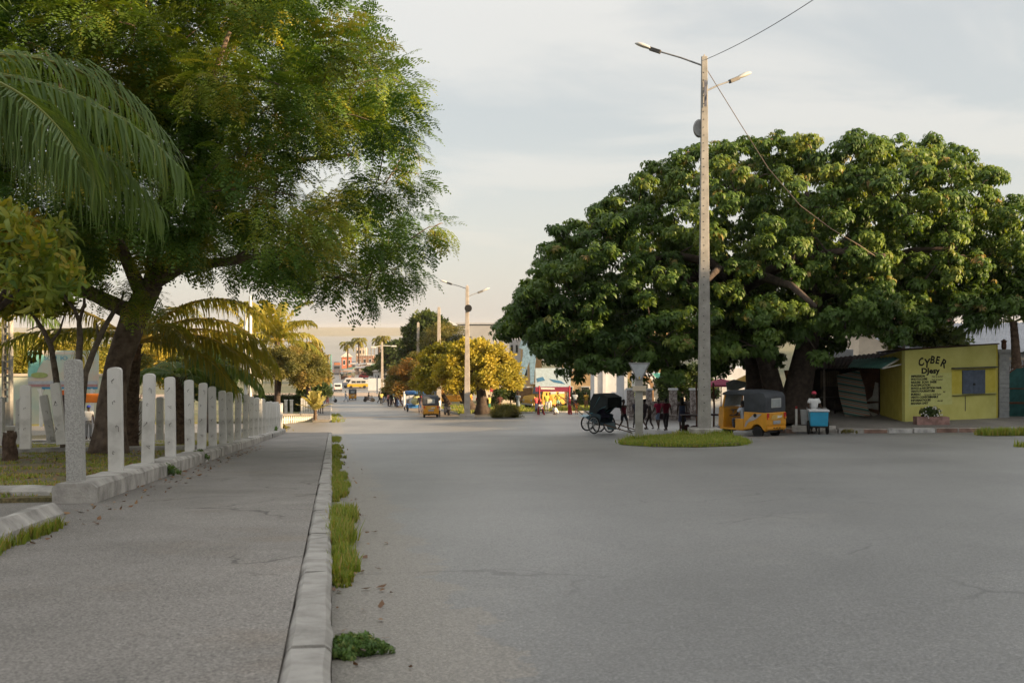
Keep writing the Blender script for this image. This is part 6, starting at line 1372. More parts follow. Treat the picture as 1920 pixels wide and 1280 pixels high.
def people():
    S = Vector((-.156, .988, 0))
    p = PG(1534, 47.6, 0); person('vendor in a white T-shirt and pink cap pushing the blue cooler cart', p+Vector((0, .62, 0)), (0, -1), (.62, .63, .64), (.05, .05, .07), 'stand', 1.62, cap=(.50, .06, .10), arms='push', fingers=True, seed=1)
    p = PG(1379, 47.6, 0); a = rz_of(-.66, .75); person('driver in a pale blue shirt sitting in the yellow auto rickshaw by the island', p+Vector((.22, -.12, .22)), (-.66, .75), (.40, .44, .52), (.06, .06, .08), 'sit', 1.62, fingers=True, seed=2)
    W = 'people walking across the square'
    def wk(px, k, lab, *a, **kw): return person(lab, PG(px, k, kw.pop('dz', 0)), kw.pop('face', (1, 0)), *a, **kw)
    wk(1169, 35, 'walker in a dark red sleeveless top and black shorts beside the rickshaw shafts', (.16, .015, .03), (.02, .02, .025), 'walk', 1.68, 'sleeveless', 'shorts', face=(.5, -.8), group=W, seed=1)
    wk(1208, 34, 'walker in dark clothes with a hair bun right of the sign post', (.035, .025, .03), (.03, .025, .03), 'walk', 1.68, 'tshirt', 'shorts', 'bun', face=(-.6, .7), group=W, seed=2)
    wk(1218, 33, 'short-statured walker in black with a pale round emblem area, behind the sign post' if False else 'small child in black walking behind the sign post', (.03, .02, .02), (.025, .02, .02), 'walk', 1.32, 'sleeveless', 'trousers', 'long', face=(-.5, .8), group=W, seed=3)
    wk(1235, 35, 'walker in a crimson T-shirt and light blue shorts', (.26, .012, .05), (.16, .22, .33), 'walk', 1.68, 'tshirt', 'shorts', face=(-.2, .97), group=W, seed=4)
    wk(1249, 36.5, 'walker in a dark red shirt and black trousers carrying a dark bag', (.17, .012, .03), (.025, .02, .022), 'walk', 1.66, 'tshirt', 'trousers', face=(-.1, .98), group=W, seed=6)
    bag('dark shoulder bag at the side of the walker in the dark red shirt', PG(1242, 36.3, .62), (.03, .015, .02))
    wk(1279, 37, 'long-haired woman in a dark blue dress left of the lamp pole', (.05, .07, .13), (.045, .05, .09), 'stand', 1.68, 'sleeveless', 'dress', 'long', face=(.1, .98), group=W, seed=7)
    bag('dark handbag hanging from the arm of the woman in the blue dress', PG(1289, 37, .66), (.05, .015, .02))
    wk(1193, 31, 'dark figure mostly hidden behind the sign post', (.02, .02, .03), (.02, .02, .02), 'walk', 1.7, face=(.3, .9), group=W, seed=8)
    K = 'people gathered in the park'
    def pk(px, py, k, lab, *a, **kw):
        q = P(px, py, k); face = kw.pop('face', (0, -1)); gz = max(g(q.x, q.y)+.10, q.z); return person(lab, (q.x, q.y, gz), face, *a, group=K, **kw)
    pk(917, 781, 22, 'park visitor in a yellow shirt and green shorts leaning by the golden tree trunk', (.42, .36, .10), (.03, .14, .09), 'stand', 1.6, low='shorts', face=(.8, -.5), seed=1)
    pk(937, 776, 21, 'park visitor in a brown T-shirt seen from behind near the scrubby bush', (.09, .035, .03), (.20, .12, .08), 'stand', 1.5, face=(-.2, 1), seed=2, arms='hips')
    pk(971, 773, 21, 'park visitor in a long grey-blue top standing right of the scrubby bush', (.15, .19, .24), (.14, .18, .23), 'stand', 1.65, low='dress', face=(.3, .9), seed=3)
    pk(897, 775, 21, 'park visitor in red half hidden by the golden tree trunk', (.40, .02, .04), (.1, .1, .1), 'stand', 1.5, seed=4)
    pk(1005, 778, 22, 'park visitor in a coral red shirt and navy trousers beside the first red frame', (.50, .06, .07), (.04, .05, .10), 'stand', 1.5, face=(.7, -.6), seed=5)
    pk(1014, 780, 22.5, 'child in a white shirt crouching at the foot of the first red frame', (.50, .48, .48), (.05, .04, .06), 'sit', 1.35, seed=6)
    pk(1025, 776, 21.5, 'park visitor in a belted lime shirt in front of the yellow bush taxi', (.45, .48, .08), (.30, .32, .34), 'stand', 1.62, face=(.2, -1), seed=7)
    pk(1031, 776, 21, 'park visitor in an orange shirt and white trousers in front of the yellow bush taxi', (.55, .18, .02), (.58, .57, .55), 'stand', 1.6, face=(.4, -.9), seed=8)
    pk(1046, 768, 20, 'child in a yellow shirt and mint shorts with hands on hips by the green shrub', (.50, .42, .06), (.28, .48, .40), 'stand', 1.55, low='shorts', arms='hips', seed=9)
    pk(1043, 782, 23, 'person in white squatting at the kerb with an orange head wrap', (.58, .58, .60), (.45, .45, .46), 'crouch', 1.5, cap=(.45, .17, .06), face=(-.8, -.3), seed=10)
    pk(1067, 777, 22, 'park visitor in white and purple behind the second red frame', (.52, .50, .54), (.10, .04, .07), 'stand', 1.55, face=(.7, .4), seed=11)
    pk(1078, 772, 21, 'park visitor in a pale grey shirt right of the second red frame', (.34, .37, .40), (.08, .04, .05), 'stand', 1.65, seed=12)
    pk(1081, 781, 23, 'small child in an orange top at the kerb right of the second red frame', (.60, .16, .04), (.5, .14, .05), 'stand', 1.05, seed=13)
    pk(1099, 770, 21, 'person in a mustard top half hidden behind the tipped rickshaw', (.30, .19, .03), (.2, .1, .05), 'stand', 1.6, seed=14)
    # pavement walkers on the left
    def fw(px, k, lab, *a, dz=.12, **kw): return person(lab, PG(px, k, dz), kw.pop('face', (S.x, S.y)), *a, **kw)
    fw(603, 21, 'pavement walker in a pale blue T-shirt and dark shorts', (.45, .50, .60), (.035, .04, .06), 'walk', 1.72, low='shorts', seed=3)
    fw(595.5, 20.5, 'pavement walker in a navy top and grey skirt ahead of the pale blue T-shirt', (.04, .04, .07), (.25, .26, .30), 'walk', 1.68, low='skirt', hair='bun', seed=4)
    fw(591, 20.3, 'pavement walker in dark trousers behind the fan palm', (.03, .035, .05), (.12, .12, .14), 'walk', 1.6, seed=5)
    fw(583, 20.2, 'child in a green shirt on the pavement near the fan palm', (.05, .22, .12), (.35, .35, .36), 'walk', 1.4, seed=6)
    fw(577, 20.2, 'pavement walker in dark red half hidden behind the white parapet', (.10, .02, .03), (.05, .04, .05), 'stand', 1.6, seed=7)
    fw(614, 14.2, 'distant pavement walker in a bright red top', (.48, .02, .05), (.10, .04, .05), 'walk', 1.7, dz=.1, seed=8)
    fw(648, 12, 'pedestrian in white crossing the street left of the far auto rickshaw', (.50, .52, .54), (.30, .33, .40), 'walk', 1.7, dz=0, face=(1, .1), seed=9)
    # crowd at the right street edge
    cr = [(711, 13.2, (.02, .02, .03), (.02, .02, .03), 'person in black first at the left of the street-edge crowd'), (715, 14.2, (.50, .42, .12), (.02, .02, .02), 'person in a yellow top in the street-edge crowd'), (719, 12.6, (.35, .06, .08), (.10, .12, .2), 'person in a dark red top in the street-edge crowd'), (723.5, 12.4, (.16, .16, .30), (.06, .06, .10), 'person in a violet shirt in the street-edge crowd'), (728, 15.4, (.55, .22, .16), (.04, .03, .04), 'person in a salmon shirt in the street-edge crowd'), (733.5, 15.6, (.02, .03, .03), (.03, .02, .03), 'tall dark-clothed person in the middle of the street-edge crowd'), (736.5, 15.3, (.25, .42, .42), (.03, .03, .04), 'person with a mint top in the street-edge crowd'), (742, 15.8, (.05, .07, .25), (.10, .05, .05), 'person in a deep blue shirt in the street-edge crowd'), (746, 16.2, (.12, .10, .22), (.10, .16, .3), 'person in a purple shirt and blue trousers in the street-edge crowd'), (751, 16.0, (.42, .09, .06), (.20, .05, .05), 'person in a brick red dress at the right end of the street-edge crowd')]
    for i, (px, k, a, b, lab) in enumerate(cr): fw(px, k, lab, a, b, 'stand' if i % 3 else 'walk', 1.62+.03*(i % 4), dz=0, face=(math.cos(i*1.7), math.sin(i*1.7)), group='crowd standing at the street edge', seed=i)
    fw(764, 18.6, 'person in black sitting at the kerb left of the blue rickshaw', (.03, .02, .03), (.03, .03, .05), 'sit', 1.6, dz=-.1, face=(-.9, -.2), seed=21); fw(788, 20.6, 'person in a checked grey shirt standing between the blue rickshaw and the auto rickshaw', (.12, .10, .14), (.10, .09, .12), 'stand', 1.7, dz=0, seed=22); fw(792, 19, 'person in red and white behind the parked auto rickshaw', (.42, .05, .06), (.4, .38, .25), 'stand', 1.75, dz=0, seed=23)
    fw(824, 22.6, 'person in white leaning on the right side of the parked auto rickshaw', (.60, .60, .60), (.5, .5, .5), 'stand', 1.6, dz=0, low='shorts', face=(-.8, .3), seed=24); fw(692, 12.2, 'rider in black on the scooter beyond the crossing', (.02, .02, .025), (.03, .03, .04), 'ride', 1.65, dz=.06, face=(.95, .2), cap=(.03, .03, .03), seed=25)
    # left side
    fw(255, 43, 'person in a pale blue T-shirt and navy trousers seen between the second and third posts', (.42, .50, .60), (.03, .03, .06), 'stand', 1.62, dz=.2, face=(.2, 1), seed=26); fw(166, 42, 'person with a blue hat half hidden beside the tree trunk', (.5, .5, .5), (.2, .2, .2), 'stand', 1.5, dz=.2, cap=(.02, .04, .28), seed=27)
    fw(5, 42, 'person in dark red sitting by the utility pole at the far left', (.16, .04, .05), (.14, .03, .05), 'sit', 1.5, dz=.2, face=(.8, -.4), seed=28) if False else None
people()
# ------------------------------------------------------------------ buildings and street furniture further off
def block(name, label, cat, px0, px1, top, bot, k, depth, wallm, rz=0., windows=None, roof=None, roofm=None, overhang=.25, winm=None, rows=None, dgl=None):
    """box building whose front runs from px0 to px1 at scale k; windows = (columns, rows)"""
    w = (px1-px0)/k; a = P((px0+px1)/2, bot, k); zt = (HY-top)/k; gz = min(a.z, g(a.x, a.y)-.0); h = zt-gz
    t = thing(name, label, cat, (a.x, a.y, gz), rz)
    b = MB(); b.box((0, depth/2, h/2-.4), (w, depth, h+.8)); b.build('wall', wallm, t)
    if roof == 'flat': b = MB(); b.box((0, depth/2, h+.12), (w+overhang*2, depth+overhang*2, .22)); b.build('roof', roofm, t)
    elif roof == 'gable':
        b = MB(); b.prism([(-w/2-overhang, -overhang, h), (-w/2-overhang, depth+overhang, h), (-w/2-overhang, depth/2, h+depth*.32)], (w+2*overhang, 0, 0)); b.build('roof', roofm, t)
    elif roof == 'front':
        b = MB(); b.prism([(-w/2-overhang, -overhang, h), (w/2+overhang, -overhang, h), (0, -overhang, h+w*(.55 if overhang > .4 else .28))], (0, depth+2*overhang, 0)); b.build('roof', roofm, t)
    elif roof == 'shed':
        b = MB(); ridge_sheet(b, (-w/2-overhang, depth+.2, h+.7), (w/2+overhang, depth+.2, h+.7), (w/2+overhang, -.5, h+.05), (-w/2-overhang, -.5, h+.05), max(6, int(w*2)), .04); b.build('roof', roofm, t)
    if windows:
        nc, nr = windows
        for i in range(nc):
            for j in range(nr):
                b = MB(); b.box((-w/2+w*(i+.5)/nc, -.02, h*(j+.55)/nr), (w/nc*.5, .08, h/nr*.42)); fr = b.build('window', M_plaster if wallm is not M_plaster else M_pill, t); b = MB(); b.box((-w/2+w*(i+.5)/nc, -.035, h*(j+.55)/nr), (w/nc*.42, .08, h/nr*.34)); b.build('pane', winm or M_dglass, fr)
    return t
def far_buildings():
    M_hall = mat('grey_cladding', (.33, .33, .34), .8, .06, .4); M_ter = mat('orange_wall', (.42, .15, .09), .85, .15, 1); M_rfw = mat('pale_roof', (.55, .50, .46), .7, .1, 1); M_warm = mat('warm_wall', (.52, .36, .20), .9, .1, 1)
    block('hall', 'large flat grey hall rising behind the golden trees', 'building', 858, 985, 608, 700, 12.5, 26, M_hall, roof='flat', roofm=M_greyroof)
    block('hall', 'pale grey hall with a low gable behind the tan poles', 'building', 770, 862, 616, 690, 11.5, 14, M_greyroof, roof='front', roofm=M_hall, overhang=.1)
    t = block('tower', 'slim tan tower block with one sunlit side at the left of the dome tree', 'building', 975, 995, 606, 720, 14, 3.5, M_warm, R(-28), (1, 4)); 
    block('house', 'low white house with small windows below the tan tower', 'building', 955, 992, 636, 720, 13.5, 8, M_plaster, R(0), (4, 3))
    block('apartment_block', 'warm tan apartment block glimpsed through the dome tree', 'building', 1050, 1240, 572, 760, 15, 12, M_warm, R(-12), (6, 4), 'flat', M_plaster_w)
    block('house', 'sunlit cream wall house with a dark red canopy behind the golden tree', 'building', 905, 968, 712, 745, 16, 6, M_plaster_w, 0, None, None)
    q = P(936, 734, 17.5); t = thing('canopy', 'small dark red sloping canopy in front of the sunlit cream house', 'canopy', q); b = MB(); b.prism([(-1, 0, .0), (1.3, 0, -.25), (1.3, 1.2, -.1), (-1, 1.2, .35)], (0, 0, .06)); b.build('sheet', cm((.26, .02, .03)), t); b = MB(); b.tube([(1.2, .1, -.25), (1.2, .1, -1.6)], .04, 5); b.tube([(-.9, .1, .0), (-.9, .1, -1.6)], .04, 5); b.build('post', M_wood, t)
    def pan(name, lab, cat, pts, k, m, th=.08, posts=(), pm=None):
        q = P(sum(p[0] for p in pts)/len(pts), max(p[1] for p in pts), k); t = thing(name, lab, cat, q); b = MB(); b.prism([P(px, py, k)-q for px, py in pts], (0, th, 0)); b.build('panel', m, t)
        for px, y0, y1 in posts: b = MB(); b.tube([P(px, y0, k)-q+Vector((0, th+.05, 0)), P(px, y1, k)-q+Vector((0, th+.05, 0))], .06, 6); b.build('post', pm or M_galv, t)
        return t, q
    pan('board_fence', 'brown board fence left of the yellow bush taxi', 'fence', [(968, 728), (1000, 727), (1000, 752), (968, 751)], 19.5, M_tan); pan('board_fence', 'tan vertical-board fence right of the yellow bush taxi', 'fence', [(1034, 722), (1062, 725), (1062, 756), (1034, 756)], 19, M_tan)
    t, q = pan('billboard', 'pale blue billboard with a crimson lower band hanging below the dome tree', 'billboard', [(1004, 690), (1070, 690), (1070, 734), (1004, 734)], 20, cm((.42, .52, .60)), .15, [(1012, 734, 775), (1064, 734, 775)])
    def sub(pts, k, m, name, o): b = MB(); b.prism([P(px, py, k)-q+Vector((0, -o, 0)) for px, py in pts], (0, .02, 0)); b.build(name, m, t)
    sub([(1004, 725), (1070, 725), (1070, 734), (1004, 734)], 20, cm((.22, .03, .065)), 'band', .022); sub([(1014, 726), (1040, 727), (1040, 730), (1014, 729.5)], 20, M_white, 'white_line', .045); sub([(1006, 709), (1018, 706), (1022, 713), (1008, 716)], 20, cm((.06, .18, .34)), 'blue_mark', .022); sub([(1030, 710), (1052, 714), (1060, 720), (1038, 716)], 20, cm((.06, .18, .34)), 'blue_mark', .022)
    # giant cut-out of a figure in jeans
    k = 19.4; q = P(985, 727, k); t = thing('advertising_figure', 'giant advertising cut-out of legs in light jeans and trainers beside the dome tree', 'billboard', q); J = cm((.16, .26, .36), .8, .3)
    def fig(name, pts, m, y=0, th=.12): b = MB(); b.prism([P(px, py, k)-q+Vector((0, y, 0)) for px, py in pts], (0, th, 0)); b.build(name, m, t, bevel=.02)
    fig('jeans', [(981, 642), (1004, 642), (1006, 665), (1003, 690), (1001, 720), (994, 720), (993, 690), (992, 678), (986, 696), (980, 712), (970, 710), (976, 690), (980, 668)], J)
    fig('jacket', [(972, 652), (977, 638), (985, 628), (1004, 626), (1008, 645), (990, 648), (980, 655)], cm((.15, .24, .33), .8, .3), -.06); fig('shoe', [(968, 713), (979, 713), (978, 723), (966, 724)], cm((.30, .36, .42), .8, .3), -.05); fig('shoe', [(974, 718), (983, 714), (986, 724), (974, 725)], cm((.10, .14, .20), .8, .3), -.09); fig('base_strip', [(966, 724.5), (1004, 724.5), (1004, 727), (966, 727)], M_white, -.02)
    b = MB(); [b.tube([P(px, 724, k)-q+Vector((0, .2, 0)), P(px, 775, k)-q+Vector((0, .2, 0))], .07, 6) for px in (973, 999)]; b.build('support', M_galv, t)
    # red frames in the park
    for px, px2, lab in [(1011, 1022, 'red painted metal frame with a slanted leg, left one in the park'), (1067.5, 1072, 'red painted metal frame, right one in the park')]:
        k = 22.4; q = P(px, 780, k); t = thing('swing_frame', lab, 'frame', q); h = (780-723)/k; b = MB(); b.tube([(0, 0, -.1), (0, 0, h)], .065, 8); b.build('post', cm((.30, .025, .03), .5), t); b = MB(); b.tube([((px2-px)/k, -.1, -.1), (0, 0, h*.62)], .075, 8); b.tube([((px-px2)/k*.2, .8, -.1), (0, 0, h*.66)], .07, 8); b.build('leg', cm((.30, .02, .03), .5), t)
    # white building with columns, stone fence, roofs
    t = block('gatehouse', 'white columned gatehouse behind the hooded rickshaw', 'building', 1114, 1176, 676, 768, 25, 4, M_plaster); w = 62/25
    for x in (-w/2+.12, -w/2+.75, w/2-.12): b = MB(); b.box((x, -.1, 1.9), (.24, .2, 5.0)); b.build('column', M_plaster, t)
    M_stone = mat('rubble_stone', (.09, .07, .065), .95, .0, 4, .8, 8, col2=(.24, .22, .21), mix=(.42, .58))
    for i, (px, w_) in enumerate([(1182, 13), (1217, 11), (1262, 14), (1300, 12)]):
        ws = ['first from the left, beside the slim tree', 'second, just right of the sign post', 'third, behind the walkers in red', 'last, near the lamp pole'][i]; q = P(px, 768, 26); t = thing('stone_pillar', f'rubble stone fence pillar, {ws}', 'pillar', q); h = (768-731)/26; b = MB(); b.box((0, 0, h/2-.2), (w_/26, .45, h+.4)); b.build('shaft', M_stone, t, bevel=.03); b = MB(); b.box((0, 0, h+.06), (w_/26+.12, .55, .12)); b.build('cap', M_pill, t)
    t = block('wall', 'low pinkish stone wall between the fence pillars', 'wall', 1180, 1310, 752, 770, 25.2, .3, M_stone); b = MB()
    for i in range(40): x = -2.5+i*.125; b.tube([(x, .15, .5), (x, .15, 1.55)], .012, 4)
    b.tube([(-2.5, .15, 1.5), (2.5, .15, 1.5)], .02, 5); b.build('railing', M_iron, t)
    block('house', 'white house with a rounded tan gable behind the stone fence', 'building', 1196, 1248, 702, 765, 19, 6, M_plaster, 0, (2, 1)); q = P(1209, 738, 19.2); t = thing('archway', 'tan archway at the left of the white house behind the fence', 'archway', q); b = MB(); pr = [(-.9, 0, -1.5), (-.9, 0, .6)]+[(-.9*math.cos(a), 0, .6+1.1*math.sin(a)) for a in [i*math.pi/8 for i in range(1, 8)]]+[(.9, 0, .6), (.9, 0, -1.5), (.6, 0, -1.5), (.6, 0, .5)]+[(.6*math.cos(a), 0, .5+.7*math.sin(a)) for a in [i*math.pi/8 for i in range(1, 8)]]+[(-.6, 0, .5), (-.6, 0, -1.5)]; b.prism(pr, (0, .3, 0)); b.build('arch', M_tan, t)
    block('kiosk', 'low house with a bright green roof behind the fence left of the lamp pole', 'building', 1242, 1312, 719, 768, 22, 5, M_plaster_w, 0, (3, 1), 'shed', mat('green_roof', (.05, .26, .18), .6, .15, 2))
    block('wall', 'plain pale wall continuing right of the teal gate', 'wall', 1932, 2300, 690, 790, 43, .3, M_pill)
    # under the dome tree
    block('house', 'white-walled house seen under the dome tree between pole and trunks', 'building', 1325, 1425, 690, 775, 24, 5, M_plaster, 0, (3, 1)); 
    t, q = pan('market_tarp', 'grey tarpaulin slung under the dome tree above the auto rickshaw', 'tarpaulin', [(1361, 717), (1376, 711), (1404, 717), (1404, 723), (1382, 731), (1363, 730)], 38, cm((.34, .38, .40), .8, .2), .03)
    q = P(1352, 720, 34); t = thing('parasol', 'crimson market parasol left of the grey tarpaulin', 'parasol', q); b = MB(); b.lathe([(1.1, -.1), (1.05, 0), (.02, .32)], 14); b.build('cloth', cm((.24, .03, .07)), t); b = MB(); b.tube([(0, 0, -1.9), (0, 0, .3)], .03, 6); b.build('pole', M_wood, t)
    q = P(1398, 717, 34); t = thing('parasol', 'ochre market parasol beside the left trunk of the dome tree', 'parasol', q); b = MB(); b.lathe([(.9, -.1), (.85, 0), (.02, .42)], 14); b.build('cloth', cm((.34, .20, .03)), t); b = MB(); b.tube([(0, 0, -2.1), (0, 0, .4)], .03, 6); b.build('pole', M_wood, t)
    t, q = pan('hanging_board', 'orange-brown board hanging between the two right trunks of the dome tree', 'board', [(1470, 694), (1492, 694), (1492, 706), (1484, 710), (1474, 710)], 40, cm((.30, .13, .05)), .05)
    for px, lab, c in [(1338, 'dark market table with goods left of the auto rickshaw windscreen', (.06, .03, .03)), (1300, 'dark wooden market stand at the left foot of the lamp pole', (.05, .025, .025))]:
        q = PG(px, 39, .0); t = thing('market_table', lab, 'table', q); b = MB(); b.box((0, 0, .8), (1.2, .6, .06)); b.build('top', cm(c), t); [MB().box((sx*.5, sy*.22, .39), (.06, .06, .78)).build('leg', M_dark, t) for sx in (-1, 1) for sy in (-1, 1)]
    q = PG(1303, 38, .0); t = thing('rubble_heap', 'dark reddish heap of cloth and stones beside the lamp pole', 'heap', q); b = MB(); rr = random.Random(1); [b.ball((rr.uniform(-.6, .5), rr.uniform(-.25, .25), rr.uniform(.05, .22)), (rr.uniform(.12, .26), .16, .13), 8) for _ in range(14)]; b.build('pile', cm((.07, .025, .025), .9, .4), t)
    for i, px in enumerate((1306, 1338, 1330)): q = PG(px, (36, 37, 41)[i], .0); t = thing('wooden_post', ['rust-brown post left of the lamp pole', 'rust-brown post right of the lamp pole', 'thin dark post under the dome tree behind the lamp pole'][i], 'post', q); b = MB(); b.tube([(0, 0, -.1), (.03, 0, 1.2), (-.02, 0, 2.4)], .05, 6); b.tube([(0, 0, 1.5), (.25, 0, 2.0)], .03, 5); b.build('shaft', M_rustm, t)
    # behind the shop
    block('warehouse', 'long pale grey-roofed warehouse behind the lime yellow shop', 'building', 1720, 1990, 662, 700, 38, 6, M_greyroof, 0, None, 'shed', M_greyroof); q = P(1850, 663, 36); t = thing('roof_sheet', 'broad pale roof slope behind the palm trunk at the right', 'roof', q); b = MB(); ridge_sheet(b, P(1790, 606, 33)-q, P(1990, 604, 33)-q, P(1990, 664, 36.5)-q, P(1752, 664, 36.5)-q, 30, .03); b.build('sheet', M_greyroof, t)
    q = P(1700, 625, 30); t = thing('house', 'red-roofed house glimpsed above the shop through the dome tree', 'building', q); b = MB(); b.box((0, 2, -1.6), (6, 4, 3.4)); b.build('wall', M_plaster_w, t); b = MB(); b.prism([(-3.3, -.3, .1), (-3.3, 4.3, .1), (-3.3, 2, 1.5)], (6.6, 0, 0)); b.build('roof', cm((.22, .09, .07)), t)
    block('house', 'pale blue-grey house seen right of the dome tree trunk', 'building', 1536, 1600, 655, 760, 34, 4, M_plaster, 0, (2, 1))
    # far market and shore
    t = block('pavilion', 'bright orange pavilion with a white gabled roof at the end of the street', 'building', 641, 659, 669, 682, 5.2, 5, M_ter, R(10), (2, 1), 'front', M_rfw, .5); 
    block('shed', 'low red shed with a pale roof right of the orange pavilion', 'building', 668, 700, 667, 680, 5.0, 5, cm((.30, .17, .13)), 0, (3, 1), 'flat', M_rfw); block('house', 'sunlit cream block among the masts by the shore', 'building', 667, 685, 652, 668, 4.4, 6, M_plaster_w, 0, (3, 2))
    block('wall', 'long white wall with a dark foot right of the minibuses', 'wall', 690, 760, 709, 727, 9.2, .4, M_plaster); block('wall', 'low blue-grey wall behind the street-edge crowd', 'wall', 738, 800, 741, 764, 15, .4, M_plaster)
    block('stall_row', 'white flat-roofed stall row behind the white wall', 'building', 700, 760, 697, 712, 8, 5, M_plaster, 0, (4, 1), 'flat', M_rfw)
    rr = random.Random(12)
    for i in range(26):
        px = rr.uniform(640, 735); k = rr.uniform(4.6, 7.2); k = max(k, 4.6+(700-px)*0) ; q = PG(px if px > 646 else 646+rr.random()*6, k, 0)
        c = rr.choice([(.30, .30, .32), (.22, .25, .30), (.42, .40, .38), (.30, .20, .14), (.12, .20, .16), (.24, .24, .26)]); t = thing('market_stall', 'small makeshift stall in the crowded far market', 'market stall', q, rr.uniform(-.5, .5), 'far market stalls'); w = rr.uniform(2, 3.4)
        b = MB(); b.prism([(-w/2, -1.3, 2.0), (w/2, -1.3, 2.0), (w/2, 1.3, 2.0+rr.uniform(.2, .7)), (-w/2, 1.3, 2.0+rr.uniform(.2, .7))], (0, 0, .07)); b.build('roof', cm(c, .8), t); [MB().tube([(sx*w*.45, sy*1.1, 0), (sx*w*.45, sy*1.1, 2.1)], .05, 4).build('post', M_wood, t) for sx in (-1, 1) for sy in (-1, 1)]; b = MB(); b.box((0, 0, .5), (w*.85, 1.4, .9)); b.build('counter', cm((c[0]*.5, c[1]*.4, c[2]*.35)), t)
    for i, (px, top) in enumerate([(668, 650), (672, 644), (677, 640), (681, 648), (686, 645), (690, 652), (696, 650), (702, 648)]): k = 5.4; q = P(px, 690, k); gz = g(q.x, q.y); h = (HY-top)/k-gz; t = thing('mast', 'thin dark mast standing in the far market', 'mast', (q.x, q.y, gz), 0, 'thin masts by the shore'); b = MB(); b.tube([(0, 0, 0), (0, 0, h)], .13, 5); b.build('shaft', M_wood, t)
    # poles along the far street
    for px, top, bot, k, lab, m in [(620.5, 665, 727, 9.5, 'pale green post at the left side of the far street', M_teal), (707, 704, 735, 11, 'sunlit white post beside the far white wall', M_white), (783 if False else 758, 735, 772, 17, 'short pale post behind the street-edge crowd', M_plaster)]: q = P(px, bot, k); t = thing('street_post', lab, 'post', q); b = MB(); b.tube([(0, 0, -.3), (0, 0, (bot-top)/k)], .12, 7); b.build('shaft', m, t); b = MB(); b.ball((0, 0, (bot-top)/k), (.15, .15, .1), 8); b.build('cap', m, t)
far_buildings()
def left_background():
    # painted garden wall and billboard
    M_mint = mat('mint_mural', (.42, .50, .42), .85, .0, .5, col2=(.60, .56, .42)); k = 31.
    q = P(90, 778, k); t = thing('garden_wall', 'pale mint and cream painted wall behind the park path at the left', 'wall', q); b = MB(); w = 230/k; b.box((0, .2, .9), (w+3, .25, 2.9)); b.build('wall', M_mint, t); b = MB(); b.box((0, .2, 2.42), (w+3, .4, .14)); b.build('coping', M_plaster_w, t)
    b = MB(); b.prism([P(97, 741, k)-q+Vector((0, .04, 0)), P(121, 740, k)-q+Vector((0, .04, 0)), P(123, 784, k)-q+Vector((0, .04, 0)), P(100, 784, k)-q+Vector((0, .04, 0))], (0, .02, 0)); b.build('dark_mural', cm((.045, .03, .03)), t)
    for pts, c, nm in [([(100, 732), (112, 730), (114, 740), (102, 741)], (.06, .22, .05), 'green_patch'), ([(106, 766), (114, 760), (119, 772), (112, 780)], (.42, .18, .02), 'orange_patch'), ([(101, 770), (108, 764), (109, 780), (103, 783)], (.22, .03, .03), 'red_patch'), ([(114, 732), (120, 731), (120, 740), (114, 740)], (.52, .12, .03), 'orange_patch')]: b = MB(); b.prism([P(px, py, k)-q+Vector((0, .03, 0)) for px, py in pts], (0, .006, 0)); b.build(nm, cm(c), t)
    k = 35.; q = P(78, 785, k); t = thing('billboard', 'pastel billboard with blue lettering and a painted island on two white legs', 'billboard', q); W = lambda px, py, y=0.: P(px, py, k)-q+Vector((0, y, 0))
    b = MB(); b.prism([W(52, 657), (W(184, 657)), W(184, 728), W(52, 728)], (0, .12, 0)); b.build('panel', mat('pastel_board', (.55, .44, .36), .8, .0, .7, col2=(.42, .56, .50)), t)
    for pts, c, nm in [([(53, 658), (78, 658), (84, 672), (72, 690), (66, 705), (53, 706)], (.22, .50, .44), 'sky_patch'), ([(62, 660), (150, 659), (150, 664), (64, 665)], (.60, .54, .47), 'cloud'), ([(53, 714), (183, 714), (183, 720), (53, 720)], (.40, .42, .46), 'grey_band'), ([(53, 720.2), (183, 720.2), (183, 725), (53, 725)], (.38, .22, .22), 'rose_band'), ([(77, 725.5), (183, 725.5), (183, 729), (80, 729)], (.05, .24, .42), 'blue_band'), ([(54, 672), (66, 668), (70, 678), (58, 682)], (.60, .52, .46), 'cloud')]: b = MB(); b.prism([W(px, py, -.012) for px, py in pts], (0, .008, 0)); b.build(nm, cm(c), t)
    b = MB(); b.lathe([(.02, -.004), (.46, -.004), (.46, .004), (.02, .004)], 24, W(74, 703, -.02), axis='y', sq=.32); b.build('island_painting', cm((.30, .36, .13)), t)
    fm = Matrix.Translation(W(83, 674.5, -.02)) @ Matrix.Rotation(R(90), 4, 'X'); text_part('lettering', 'SOM', .30, cm((.03, .26, .40)), t, fm, .004, font_sx=1.1); fm = Matrix.Translation(W(113, 674.5, -.02)) @ Matrix.Rotation(R(90), 4, 'X'); text_part('lettering', 'IO', .30, cm((.03, .26, .40)), t, fm, .004, font_sx=1.3)
    for px in (76, 172): b = MB(); b.tube([W(px, 728, .06), W(px, 800, .06)], .10, 6); b.build('leg', M_white, t); b = MB(); b.prism([W(px-8, 728, .02), W(px+8, 728, .02), W(px, 742, .02)], (0, .08, 0)); b.build('brace', M_white, t)
    # orange stall behind the tree trunk
    q = PG(172, 38, .2); t = thing('drinks_stall', 'bright orange stall parasol glimpsed between the corner post and the tree trunk', 'stall', q); b = MB(); b.box((0, 0, 1.95), (1.0, .8, .42)); b.build('awning', cm((.62, .17, .02)), t, bevel=.05); b = MB(); b.box((0, 0, .5), (.9, .6, 1.0)); b.build('counter', cm((.40, .40, .42)), t); b = MB(); [b.tube([(sx*.42, 0, 1.0), (sx*.42, 0, 1.8)], .03, 5) for sx in (-1, 1)]; b.build('support', M_galv, t)
